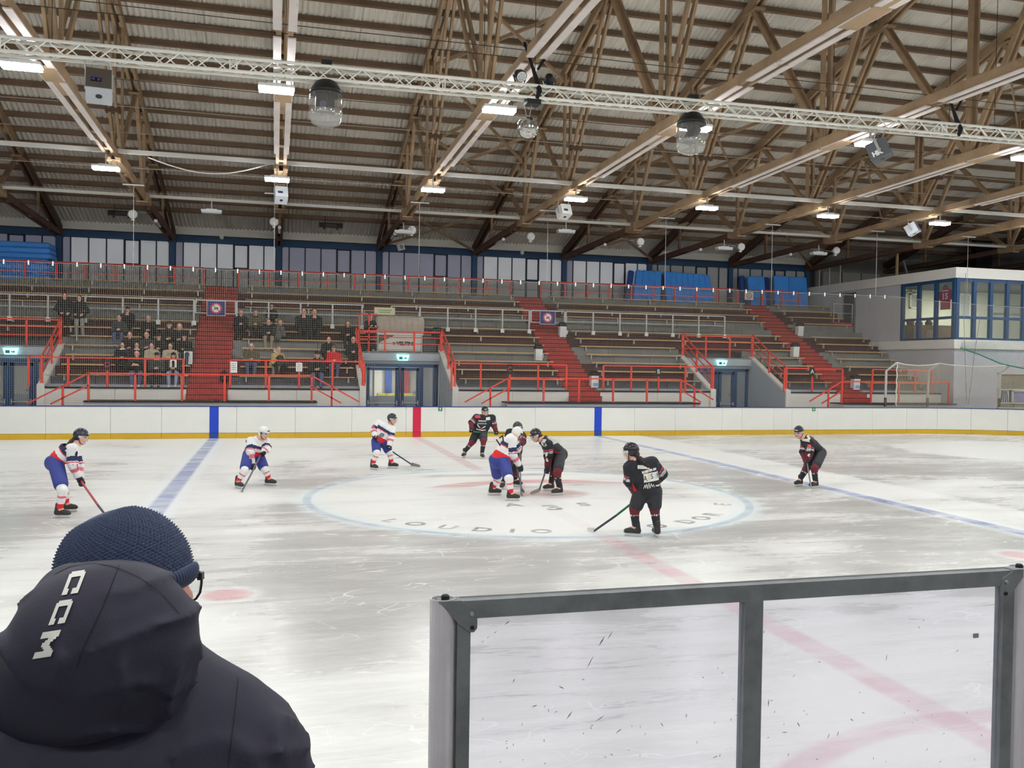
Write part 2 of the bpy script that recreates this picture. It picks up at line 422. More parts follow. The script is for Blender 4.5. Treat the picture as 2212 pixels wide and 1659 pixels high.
def corner(cx, cy, a0, a1, n=9, R_=8.5):
    A = [math.radians(a0+(a1-a0)*i/n) for i in range(n+1)]
    for u, w in zip(A[:-1], A[1:]):
        board_piece((cx+R_*math.cos(u), cy+R_*math.sin(u)), (cx+R_*math.cos(w), cy+R_*math.sin(w)), BOARD, KICK)
corner(21.5, 6.5, 90, 0); corner(21.5, -6.5, 0, -90)
for i in range(6): board_piece((30, 6.5-13/6*i), (30, 6.5-13/6*(i+1)), BOARD, KICK)
corner(-21.5, 6.5, 180, 90); corner(-21.5, -6.5, 270, 180)
for i in range(6): board_piece((-30, -6.5+13/6*i), (-30, -6.5+13/6*(i+1)), BOARD, KICK)
nj = [21.5-2.05*i for i in range(22)]
for a, c in zip(nj[:-1], nj[1:]): board_piece((a, -15), (c, -15), BOARD, KICK)
GREEN = M('sign_green', (24, 140, 84), 0.5); SIGNW = M('sign_white', (240, 240, 236), 0.5)
for x, lab in ((0.88, 'small green square rescue sign on the boards next to the red centre mark'), (16.87, 'small green square rescue sign on the white boards behind the player at the blue line')):
    t = thing('rescue_sign', lab, 'sign', (x, 14.996, 0.98))
    mb = MB(); mb.box(x-.075, 14.994, .975, x+.075, 15.006, 1.12); mb.build('plate', GREEN, t)
    mb = MB(); mb.box(x-.012, 14.99, 1.0, x+.012, 14.996, 1.07); mb.prism([(x-.045, 14.99, 1.055), (x+.045, 14.99, 1.055), (x, 14.99, 1.105)], (0, 0, 0), (0, .006, 0)); mb.build('arrow', SIGNW, t)
# ------------------------------------------------------------------ roof: purlins and corrugated sheets
def roof_z(y): return 9.0+0.3*(28-abs(y))          # underside of the purlins
roof = struct('ceiling')
X0, X1 = -20.0, 37.5
sl = math.atan(0.3); cs = math.cos(sl)
mb = MB(); mb.obox((0, 0, 0), (X1-X0, 0.10, 0.20), np.eye(3)); me_p = None
for i in range(-26, 27):
    y = float(i) if i else 0.0
    m = MB(); a = -sl*np.sign(y); c_, s_ = math.cos(a), math.sin(a)
    R = np.array([[1, 0, 0], [0, c_, -s_], [0, s_, c_]])
    if me_p is None or (i == 0) or i == 1:
        m.obox((0, 0, 0), (X1-X0, 0.10, 0.20), R); me_p = None
        o = m.build('purlin', PURLIN, None, origin=(0, 0, 0)); me_p = o.data
        o.parent = roof; o.location = ((X0+X1)/2, y, roof_z(y)+0.10); WO[o.name] = vec(o.location)
    else: place('purlin', me_p, roof, ((X0+X1)/2, y, roof_z(y)+0.10))
# one corrugated sheet field: a bay wide, two metres down the slope, waves run down the slope
def sheet_mesh(width, length, amp=0.036, pitch=0.179, sgn=1):
    nw = int(round(width/pitch)); per = 8; n = nw*per; vs = []; fs = []
    for k in (0, 1):
        yy = (k-0.5)*length; zz = -0.3*yy*sgn
        for i in range(n+1):
            x = -width/2+width*i/n
            vs.append((x, yy, zz+amp*math.sin(2*PI*nw*i/n)))
    for i in range(n): fs.append((i, i+1, n+2+i, n+1+i))
    me = bpy.data.meshes.new('roof_sheet'); me.from_pydata(vs, [], fs); me.materials.append(SHEET)
    me.polygons.foreach_set('use_smooth', [True]*len(fs)); me.update(); return me
sm = sheet_mesh(2.55, 2.12)
for bx in range(23):
    for cy in range(13):
        yc = 27.0-2*cy+(-0.02)
        x = X0+1.25+2.5*bx
        o = place('roof_sheet', sm, roof, (x, yc, roof_z(yc)+0.20+0.036+rnd.uniform(0, .012)+(0.006 if bx % 2 else 0)))
near = MB(); sn = sheet_mesh(X1-X0, 29.0, sgn=-1)
o = place('roof_sheet_near_side', sn, roof, ((X0+X1)/2, -14.5, roof_z(14.5)+0.23), STUFF)
mb = MB()
for s in (-1, 1): mb.bar(((X0+X1)/2, 0, roof_z(0)+.25), ((X0+X1)/2, s*2.3, roof_z(2.3)+.25), X1-X0, .02)
mb.build('ridge_cap', SHEET, roof)
# ------------------------------------------------------------------ roof trusses, one built, the others copied
def chord_z(y):                                    # underside of the cambered bottom chord
    return float(np.interp(abs(y), [0, 4.5, 12.8, 18.4, 28], [9.08, 9.05, 8.90, 8.70, 8.50]))
def top_z(y): return roof_z(y)                     # top of the top chord
TRUSS_LABELS = {
 -20: 'timber roof truss over the far left corner of the rink', -15: 'timber roof truss meeting the far wall above the left stack of blue mats',
 -10: 'timber roof truss slanting behind the left grey loudspeaker', -5: 'timber roof truss seen end on in line with the camera, two pale boards below',
 0: 'timber roof truss over the red centre line, crossing behind the mirror ball', 5: 'timber roof truss passing behind the right clear lamp dome',
 10: 'timber roof truss slanting behind the right grey loudspeaker', 15: 'timber roof truss meeting the far wall left of the leaning row of blue mats',
 20: 'timber roof truss meeting the far wall right of the leaning row of blue mats', 25: 'timber roof truss above the storage loft at the window corner',
 30: 'timber roof truss over the right end of the ice, before the grey end wall', 35: 'timber roof truss closest to the grey end wall'}
def build_truss(X):
    t = thing('roof_truss', TRUSS_LABELS[X], 'truss', (X, 0, 8.5), 'timber roof trusses')
    g = 0.115                                      # half distance of the double members
    def piece(name, p, q, w, h, mats=WOOD, up=(0, 0, 1)):
        m = MB(); m.bar(p, q, w, h, up=up); m.build(name, mats, t, origin=(vec(p)+vec(q))/2)
    for s in (-1, 1):
        for side in (-1, 1):
            ys = [0, 4.5, 12.8, 18.4, 28.1]
            for a, b in zip(ys[:-1], ys[1:]):
                mt = WOOD_END if a > 18 else WOOD
                piece('bottom_chord', (X+side*g, s*a, chord_z(a)+.115), (X+side*g, s*b, chord_z(b)+.115), .10, .23, mt)
            for a, b in ((0, 8.6), (8.6, 16.4), (16.4, 21.3), (21.3, 28.1)):
                mt = WOOD_END if a > 21 else WOOD
                piece('top_chord', (X+side*g, s*a, top_z(a)-.17), (X+side*g, s*b, top_z(b)-.17), .09, .32, mt)
        B = {k: (X, s*y, chord_z(y)+.15) for k, y in dict(W=27.8, A=18.4, B=12.8, C=4.5).items()}
        T = {k: (X, s*y, top_z(y)-.2) for k, y in dict(T1=21.3, T2=16.4, T3=8.6, T4=0.1).items()}
        def off(p, dx): return (p[0]+dx, p[1], p[2])
        for a, b, dbl in ((T['T1'], B['A'], 0), (B['A'], T['T2'], 0), (T['T2'], B['B'], 0), (B['B'], T['T3'], 1), (T['T3'], B['C'], 1), (B['C'], T['T4'], 1)):
            if dbl:
                for dx in (-.095, .095): piece('diagonal', off(a, dx), off(b, dx), .075, .17)
            else: piece('diagonal', a, b, .12, .17)
        for y, dbl in ((18.4, 0), (12.8, 1), (4.5, 1), (24.3, 0)):
            p, q = (X, s*y, chord_z(y)+.1), (X, s*y, top_z(y)-.1)
            if dbl:
                for dx in (-.11, .11): piece('post', off(p, dx), off(q, dx), .07, .17, up=(0, 1, 0))
            else: piece('post', p, q, .11, .14, up=(0, 1, 0))
        # knee pieces running from the lower nodes beside the chord
        for y in (26.3, 23.2, 20.0, 16.0, 14.4, 10.8, 9.0, 7.0, 2.6):
            m = MB(); m.box(X-.065, s*y-.16, chord_z(y)+.03, X+.065, s*y+.16, chord_z(y)+.2); m.build('spacer_block', WOOD, t, origin=(X, s*y, chord_z(y)+.15))
        for y in (24.0, 19.6, 18.0, 14.8, 13.2, 11.6, 10.0, 6.6, 4.6, 2.6):
            m = MB(); m.box(X-.07, s*y-.2, top_z(y)-.31, X+.07, s*y+.2, top_z(y)-.1); m.build('spacer_block', WOOD, t, origin=(X, s*y, top_z(y)-.2))
        for y, hw in ((12.8, 1.1), (4.5, 1.3), (18.4, .5)):
            for side in (-1, 1):
                m = MB(); yc = s*y; m.bar((X+side*(g+.075), s*(y-hw), chord_z(y-hw)+.13), (X+side*(g+.075), s*(y+hw), chord_z(y+hw)+.13), .05, .27)
                m.build('splice_plank', WOOD, t, origin=(X+side*(g+.075), yc, chord_z(y)))
            m = MB(); m.box(X-.2, s*y-hw*.8, chord_z(y)-.05, X+.2, s*y+hw*.8, chord_z(y)); m.build('gusset_plate', WOOD, t, origin=(X, s*y, chord_z(y)))
        for y in (16.4, 21.3, 8.6):
            m = MB(); m.box(X-.19, s*y-.42, top_z(y)-.40, X+.19, s*y+.42, top_z(y)-.33); m.build('gusset_plate', WOOD, t, origin=(X, s*y, top_z(y)-.36))
        # dark bearing block where the doubled diagonal is lengthened
        m = MB(); p = vec(B['B'])+(vec(T['T3'])-vec(B['B']))*.24; m.obox(p, (.42, .26, .18), np.eye(3)); m.build('bearing_block', WOOD_END, t, origin=p)
        # pale boards under the middle of the bottom chord
        for dx in (-.14, .14):
            m = MB(); m.bar((X+dx, s*0.2, chord_z(0)-.035), (X+dx, s*4.4, chord_z(4.4)-.035), .16, .03); m.bar((X+dx, s*4.5, chord_z(4.5)-.035), (X+dx, s*9.6, chord_z(9.6)-.035), .15, .03)
            m.build('pale_board', WOOD_WHITE, t, origin=(X+dx, s*4, 9.0))
    return t
tr0 = build_truss(0)
for X in (-20, -15, -10, -5, 5, 10, 15, 20, 25, 30, 35):
    dup(tr0, (X, 0, 8.5), TRUSS_LABELS[X])
# roof bracing crosses in two bays
def brace(p, q, w=.06, h=.12): 
    m = MB(); m.bar(p, q, w, h); return m
for k, (xa, xb, bays) in enumerate(((0, 5, 'centre'), (20, 25, 'far right'), (10, 15, 'right'))):
    t = thing('wind_bracing', 'crossed timber wind bracing under the roof in the %s bay' % {'centre': 'bay right of the red line', 'far right': 'bay above the loft', 'right': 'bay left of the leaning mats'}[bays], 'bracing', (xa+2.5, 10, 9.0))
    for (ya, yb) in ((12.8, 8.6), (18.4, 12.8), (21.3, 16.4), (27.4, 23.0)):
        za, zb = top_z(ya)-.45, top_z(yb)-.45
        if ya == 27.4: za, zb = 8.75, 10.0
        brace((xa+.15, ya, za), (xb-.15, yb, zb)).build('brace', WOOD, t); brace((xa+.15, yb, zb-.09), (xb-.15, ya, za-.09)).build('brace', WOOD, t)
# ------------------------------------------------------------------ lamps
LED = emit_mat('led_panel', (247, 250, 253), LAMP_STRENGTH)
LAMPOFF = M('lamp_diffuser_off', (206, 208, 210), 0.3)
def make_lamp(lit, loc, label, group):
    x, y, z = loc
    t = thing('led_lamp', label, 'lamp', loc, group)
    mb = MB(); mb.box(x-.38, y-.16, z+.02, x+.38, y+.16, z+.08); mb.box(x-.2, y-.1, z+.08, x+.2, y+.1, z+.12); mb.build('housing', WHITE_PLASTIC, t)
    mb = MB(); mb.box(x-.365, y-.145, z-.05, x+.365, y+.145, z+.021); mb.build('diffuser', LED if lit else LAMPOFF, t)
    mb = MB(); mb.box(x-.02, y-.02, z+.1, x+.02, y+.02, z+.44); mb.box(x-.14, y-.02, z+.1, x-.11, y+.02, z+.15); mb.build('hanger', RAIL_GREY, t)
    mb = MB(); mb.tube([(x+.12, y, z+.12), (x+.2, y, z+.26), (x+.3, y, z+.22), (x+.33, y, z+.1)], .008, 5); mb.build('cable', BLACK, t)
    return t
lamp0 = None
ROWN = {2.3: 'in the middle row', 11.4: 'in the far row', -6.5: 'in the near row', -15.4: 'in the row above the camera', -23.0: 'added fill behind the camera'}
for X in range(-20, 36, 5):
    where = {-20: 'at the far left end', -15: 'left of the left loudspeaker', -10: 'on the truss by the left loudspeaker', -5: 'in line with the camera', 0: 'on the truss over the red line', 5: 'one bay right of the red line', 10: 'two bays right of the red line', 15: 'three bays right of the red line', 20: 'in front of the press box', 25: 'above the press box corner', 30: 'near the right end wall', 35: 'at the right end wall'}[X]
    for Y in (2.3, 11.4, -6.5, -15.4) + ((-23.0,) if -12 < X < 8 else ()):  # the last, unseen row is added to brighten the foreground
        dx = {2.3: -.15, 11.4: -.12}.get(Y, 0)
        loc = (X+dx, Y, chord_z(Y)-.42)
        lab = 'lit LED lamp %s, %s' % (where, ROWN[Y])
        if lamp0 is None: lamp0 = make_lamp(True, loc, lab, 'lit LED lamps under the trusses')
        else: dup(lamp0, loc, lab)
TY2 = float(pxz(600, 440, 8.95)[1])
for p, w in (((-7.55, TY2, 8.47), 'left of the camera truss, under the far pipe'), ((0.05, 19.6, 8.26), 'at the truss over the red line beside a floodlight'), ((6.85, TY2, 8.47), 'right of the white wall speaker, under the far pipe'), ((14.9, 19.4, 8.26), 'on the truss above the leaning blue mats'), ((19.9, 19.4, 8.26), 'on the truss above the right red stairs')):
    make_lamp(False, p, 'unlit flat white LED lamp %s' % w, 'unlit lamps over the stand')
# ------------------------------------------------------------------ far wall: plinth, windows between blue posts, fascia
PANE = M('window_pane_frosted', (226, 229, 233), 0.5, var=0.04, scale=0.8, emit=.13)  # faint glow put into the pane colour, as if dusk light came through
PANE_DARK = M('window_pane_lilac', (162, 163, 182), 0.5, var=0.06, scale=0.8, emit=.10)  # lilac panes carry the same painted-in glow
PANE_GREY = M('window_pane_grey', (178, 180, 180), 0.5, var=0.06, scale=0.8)
FASCIA = M('fascia_grey', (232, 231, 222), 0.8, var=0.06, scale=0.7)
END_WALL = M('end_wall_grey', (176, 178, 184), 0.85, var=0.08, scale=0.5, alt=(150, 150, 156), altscale=0.25, lo=0.5, hi=0.7)
wb = struct('wall_back', (0, 28.2, 0))
mb = MB(); mb.box(-33, 28.15, 0, 37, 28.4, 6.3); mb.box(-33, 28.22, 6.2, 37, 28.4, 9.2); mb.build('wall_plinth', CONC_DARK, wb)
for i, X in enumerate(range(-20, 35, 5)):
    mb = MB(); mb.box(X+.06, 28.02, 8.86, X+4.94, 28.2, 9.32); mb.build('fascia_board', FASCIA, wb)
    mb = MB(); mb.box(X+.06, 28.05, 9.33, X+4.94, 28.2, 9.62); mb.build('fascia_board', M('fascia_upper', (176, 174, 166), .85), wb)
def window_bay(n, X, pane, w1=None):
    """seven panes between the posts at X and X+5; the fourth is an opening sash with a heavier frame"""
    w = struct('window_%d' % n, (X+2.5, 28.1, 6.25))
    xs = [X+.14, X+.5, X+1.28, X+2.06, X+2.84, X+3.55, X+4.28, X+4.86]
    zt, zm, zb = 8.50, 7.26, 6.28
    for k, (a, b) in enumerate(zip(xs[:-1], xs[1:])):
        sash = (k == 4)
        g = 0.065 if sash else 0.028
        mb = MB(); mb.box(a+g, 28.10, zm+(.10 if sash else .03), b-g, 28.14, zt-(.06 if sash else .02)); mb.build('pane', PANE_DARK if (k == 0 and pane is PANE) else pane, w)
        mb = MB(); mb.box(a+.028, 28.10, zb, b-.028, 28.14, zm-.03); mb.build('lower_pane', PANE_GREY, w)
        if sash:
            fr = MB(); 
            for (x0, x1, z0, z1) in ((a, a+.065, zm, zt), (b-.065, b, zm, zt), (a, b, zm-.02, zm+.10), (a, b, zt-.06, zt)): fr.box(x0, 28.05, z0, x1, 28.13, z1)
            fr.build('sash_frame', DARK_FRAME, w)
            fr = MB(); fr.box(a+.1, 28.02, zm+.04, b-.1, 28.05, zm+.07); fr.build('sash_handle', BLACK, w)
    for x in xs[1:-1]:
        mb = MB(); mb.box(x-.028, 28.06, zb, x+.028, 28.13, zt); mb.build('mullion', DARK_FRAME, w)
    mb = MB(); mb.box(X+.12, 28.07, zm-.035, X+4.88, 28.13, zm+.03); mb.build('transom', DARK_FRAME, w)
    mb = MB(); mb.box(X+.10, 28.0, zt, X+4.90, 28.16, zt+.30); mb.build('top_beam', BLUE_FRAME, w)
    for x, z in ((X+.1, zt), (X+4.9, zt)):
        s = 1 if x < X+2 else -1
        mb = MB(); mb.prism([(x, 28.02, z+.02), (x+s*.16, 28.02, z+.02), (x, 28.02, z-.16)], (0, 0, 0), (0, .1, 0)); mb.build('corner_haunch', BLUE_FRAME, w)
for n, X in enumerate(range(-20, 25, 5)):
    pane = {-20: PANE_DARK, -5: PANE_DARK, 0: PANE_DARK, 15: PANE_GREY, 20: PANE_GREY}.get(X, PANE)
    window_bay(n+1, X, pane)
for X in range(-20, 30, 5):
    mb = MB(); mb.box(X-.13, 27.97, 6.2, X+.13, 28.2, 8.82); mb.build('window_post', BLUE_FRAME, wb, origin=(X, 28, 6.2))
# end walls, near wall
mb = MB(); mb.box(36.6, -28.4, 0, 36.9, 28.4, 18.5); mb.build('wall_right', END_WALL, props=STRUCT)
mb = MB(); mb.box(-20.5, -28.4, 0, -20.2, 28.4, 18.5); mb.box(-33, 15.7, 0, -20.2, 28.4, .3); 
wl = mb.build('wall_left', END_WALL, props=STRUCT)
mb = MB(); mb.box(-33, -28.6, 0, 37, -28.3, 9.3); mb.build('wall_front', END_WALL, props=STRUCT)
# ------------------------------------------------------------------ small lights and boxes along the far eaves
def floodlight(loc, label):
    x, y, z = loc
    t = thing('floodlight', label, 'floodlight', loc, 'small floodlights over the far stand')
    mb = MB(); mb.tube([(round(x/5)*5, y, chord_z(y)+.03), (x-.22, y, min(z+.5, chord_z(y)-.05)), (x-.22, y, z-.06), (x+.02, y, z-.06)], .015, 6); mb.build('bracket', RAIL_GREY, t)
    mb = MB(); mb.lathe([(.0, -.20), (.17, -.20), (.19, -.14), (.12, .02), (.08, .14), (.0, .16)], (x, y, z), 14, axis='y'); mb.build('reflector', WHITE_PLASTIC, t, smooth=True)
    mb = MB(); mb.lathe([(.0, -.23), (.14, -.215), (.165, -.2)], (x, y, z), 14, axis='y'); mb.build('lens', SIGNW, t)
    mb = MB(); mb.box(x-.06, y-.1, z-.24, x+.06, y+.02, z-.17); mb.build('gear_box', WHITE_PLASTIC, t)
    return t
for i, (p, w) in enumerate((((288, 464), 'over the crowd left of the camera truss'), ((592, 480), 'beside the camera truss'), ((889, 498), 'above the tarpaulin kiosk'), ((1145, 512), 'two bays right of the camera truss'), ((1381, 523), 'left of the leaning blue mats'), ((1598, 534), 'above the leaning blue mats'), ((1803, 542), 'above the square blue mats'))):
    q = px(p[0], p[1], 20.6); floodlight(q, 'small white floodlight on a bracket %s' % w)
for i, (a, w) in enumerate(((335, 'over the left windows'), (612, 'in line with the camera'), (866, 'over the lilac windows'), (1088, 'right of the lilac windows'), (1315, 'left of the leaning mats'), (1518, 'over the leaning mats'), (1708, 'over the right stairs'))):
    X = (-10, -5, 0, 5, 10, 15, 20)[i]
    t = thing('tube_light', 'white tube light fixed under the roof truss, %s' % w, 'lamp', (X+.02, 22.6, chord_z(22.6)-.12), 'tube lights under the truss ends')
    mb = MB(); mb.tube([(X, 22.0, chord_z(22)-.08), (X, 23.3, chord_z(23.3)-.08)], .055, 8); mb.build('tube', LAMPOFF, t)
    mb = MB(); mb.tube([(X, 21.9, chord_z(22)-.08), (X, 22.02, chord_z(22)-.08)], .075, 8); mb.build('end_cap', SIGNW, t)
for p, w in (((479, 511), 'left of the camera truss'), ((1128, 545), 'right of the lilac windows'), ((1614, 563), 'over the leaning mats')):
    q = px(p[0], p[1], 27.93); mb = MB(); mb.box(q[0]-.09, 27.86, q[2]-.09, q[0]+.09, 28.02, q[2]+.09); mb.box(q[0]-.05, 27.9, q[2]-.13, q[0]+.05, 28.0, q[2]-.09)
    tag(mb.build('alarm_box', SIGNW), 'small white alarm box on the eaves board %s' % w, 'box')
q = px(866, 534, 26.0)
t = thing('emergency_light', 'white emergency light box hanging tilted above the lilac windows', 'light', q)
mb = MB(); R = Matrix.Rotation(-.35, 3, 'Y') @ Matrix.Rotation(.6, 3, 'Z'); mb.obox(q, (.36, .14, .3), R); mb.build('case', SIGNW, t)
mb = MB(); mb.obox(q+np.array(R)@vec((-.02, -.075, 0)), (.2, .012, .2), R); mb.build('display', M('display_grey', (150, 152, 156), .4), t)
for p, w in (((715, 487), 'under the eaves right of the camera truss'), ((262, 461), 'under the eaves over the left windows')):
    q = px(p[0], p[1], 25.6); q[2] = min(q[2], roof_z(25.6)-.16)
    t = thing('heater', 'dark infrared heater hanging %s' % w, 'heater', q)
    mb = MB(); mb.box(q[0]-.55, q[1]-.08, q[2]-.11, q[0]+.55, q[1]+.08, q[2]+.11); mb.build('body', BLACK_METAL, t)
    mb = MB(); mb.box(q[0]-.25, q[1]-.1, q[2]-.07, q[0]+.25, q[1]-.06, q[2]+.07); mb.build('grille', M('heater_grille', (72, 66, 60), .5), t)
    mb = MB(); mb.box(q[0]-.3, q[1]-.02, q[2]+.1, q[0]-.26, q[1]+.02, roof_z(q[1])+.02); mb.build('bracket', BLACK_METAL, t)
    for s in (-.32, .3):
        mb = MB(); mb.box(q[0]+s-.04, q[1]-.03, q[2]-.2, q[0]+s+.04, q[1]+.03, q[2]-.1); mb.build('foot', BLACK_METAL, t)
# ------------------------------------------------------------------ grandstand: walkway, front wall, terraces, stairs, passages
WZ, FZ = 1.275, 1.72                                # walkway and first terrace level
def ry(k): return 17.85+0.715*k                    # riser face under plank k
def rz(k): return FZ+0.375*(k+1)                   # top of that riser
SIDE = -20.2
STAIRS = [(-8.3, -6.83, 'left'), (6.62, 8.0, 'middle'), (19.55, 20.95, 'right')]
DOORS = [-15.0, 0.0, 15.0]; DW = 1.72
gs = struct('grandstand', (0, 21, 0))
ROWMAT = {0: CONC_DARK, 1: CONC_RED, 2: CONC_RED, 3: CONC, 4: CONC, 5: CONC_RED, 6: CONC_RED, 7: CONC, 8: CONC, 9: CONC_RED, 10: CONC_RED, 11: CONC}
def cut(segs, a, b):
    out = []
    for p, q in segs:
        if b <= p or a >= q: out.append((p, q)); continue
        if a > p: out.append((p, a))
        if b < q: out.append((b, q))
    return out
XE = 24.95
def row_segments(k):
    segs = [(SIDE, XE)]
    for a, b, _ in STAIRS: segs = cut(segs, a, b)
    if k <= 2:
        for d in DOORS: segs = cut(segs, d-DW-.1, d+DW+.1)
    elif k in (3, 4):
        for d in DOORS: segs = cut(segs, d-DW+.05, d+DW-.05)
    return segs
def box_mesh(name, sx, sy, sz, mat):               # sits on z=0, front face at y=0
    me = bpy.data.meshes.new(name)
    me.from_pydata([(-sx/2, 0, 0), (sx/2, 0, 0), (sx/2, sy, 0), (-sx/2, sy, 0), (-sx/2, 0, sz), (sx/2, 0, sz), (sx/2, sy, sz), (-sx/2, sy, sz)], [],
                   [(0,3,2,1),(4,5,6,7),(0,1,5,4),(1,2,6,5),(2,3,7,6),(3,0,4,7)])
    me.materials.append(mat); return me
nb = 0
for k in range(12):
    for a, b in row_segments(k):
        n = max(1, int(round((b-a)/1.75))); w = (b-a)/n
        if w*n < .3: continue
        deep = 0.80 if k < 11 else 2.6
        me = box_mesh('concrete_block', w-.014, deep, .375+.06, ROWMAT[k])
        for i in range(n):
            nb += 1
            place('concrete_block', me, gs, (a+w*(i+.5), ry(k)+rnd.uniform(-.006, .006), rz(k)-.435))
# solid body behind the risers so no light leaks through the joints
mb = MB()
for k in range(12):
    for a, b in row_segments(k):
        sg_ = [(a, b)]
        for d in DOORS: sg_ = cut(sg_, d-DW-.1, d+DW+.1)
        for p_, q_ in sg_: mb.box(p_, ry(k)+.1, .02, q_, 28.1, rz(k)-.07)
        for d in DOORS:
            p_, q_ = max(a, d-DW-.1), min(b, d+DW+.1)
            if q_ > p_ and rz(k)-.07 > 3.0: mb.box(p_, ry(k)+.1, 2.95, q_, 28.1, rz(k)-.07)
mb.build('concrete_core', CONC_DARK, gs)
# first terrace floor, its dark edge and pale kerb; front wall panels; walkway
segs0 = [(SIDE, XE)]
for a, b, _ in STAIRS: segs0 = cut(segs0, a, b)
for d in DOORS: segs0 = cut(segs0, d-DW-.1, d+DW+.1)
for a, b in segs0:
    mb = MB(); mb.box(a, 17.0, 1.2, b, 18.0, FZ); mb.build('terrace_floor', CONC_DARK, gs)
    mb = MB(); mb.box(a, 16.93, FZ-.045, b, 17.06, FZ+.012); mb.build('terrace_edge', BLACK, gs)
    mb = MB(); mb.box(a, 17.3, FZ, b, 17.85, FZ+.09); mb.build('terrace_kerb', M('kerb_pale', (158, 160, 166), .8), gs)
    n = max(1, int(round((b-a)/2.4))); w = (b-a)/n
    for i in range(n):
        mb = MB(); mb.box(a+w*i+.006, 16.96, .02, a+w*(i+1)-.006, 17.1, FZ-.05); mb.build('front_panel', WHITE_WALL, gs)
WALKS = [(-11.6, -3.6), (3.75, 12.1), (19.0, XE)]
for a, b in WALKS:
    mb = MB(); mb.box(a, 15.95, WZ-.05, b, 17.0, WZ); mb.build('walkway_deck', BLACK, gs)
    mb = MB(); mb.box(a, 16.0, .02, b, 17.0, WZ-.05); mb.build('walkway_base', M('walkway_pale', (196, 196, 188), .8), gs)
    for x, s in ((a, -1), (b, 1)):
        if x > 24: continue
        for i in range(4):
            mb = MB(); mb.box(x+s*.28*i, 16.0, .02, x+s*.28*(i+1), 16.9, WZ-.25*(i+1)); mb.build('walkway_step', M('step_red_dull', (150, 60, 58), .7), gs)
# red stairs: two low steps from the walkway, then two to a row
for a, b, nm in STAIRS:
    fl = struct('stairs_%s' % nm, ((a+b)/2, 17, WZ))
    me = box_mesh('stair_step', b-a-.01, .62, .25, STAIR_RED)
    lv = [(16.7, WZ+.22), (17.0, FZ)] + [(17.5+.3575*i, FZ+.1875*(i+1)) for i in range(24)]
    core = MB()
    for i, (y, z) in enumerate(lv):
        if z > rz(11)+.01: break
        o = place('stair_step', me, fl, ((a+b)/2+rnd.uniform(-.004, .004), y, z-.25+rnd.uniform(-.004, .004)))
        nos = MB(); nos.box(a+.01, y-.012, z-.035, b-.01, y+.03, z+.003); nos.build('step_nosing', M('stair_nosing', (92, 34, 34), .7), fl)
        core.box(a+.002, y+.3, .02, b-.002, 28.0, z-.04)
    core.build('stair_core', CONC_DARK, fl)
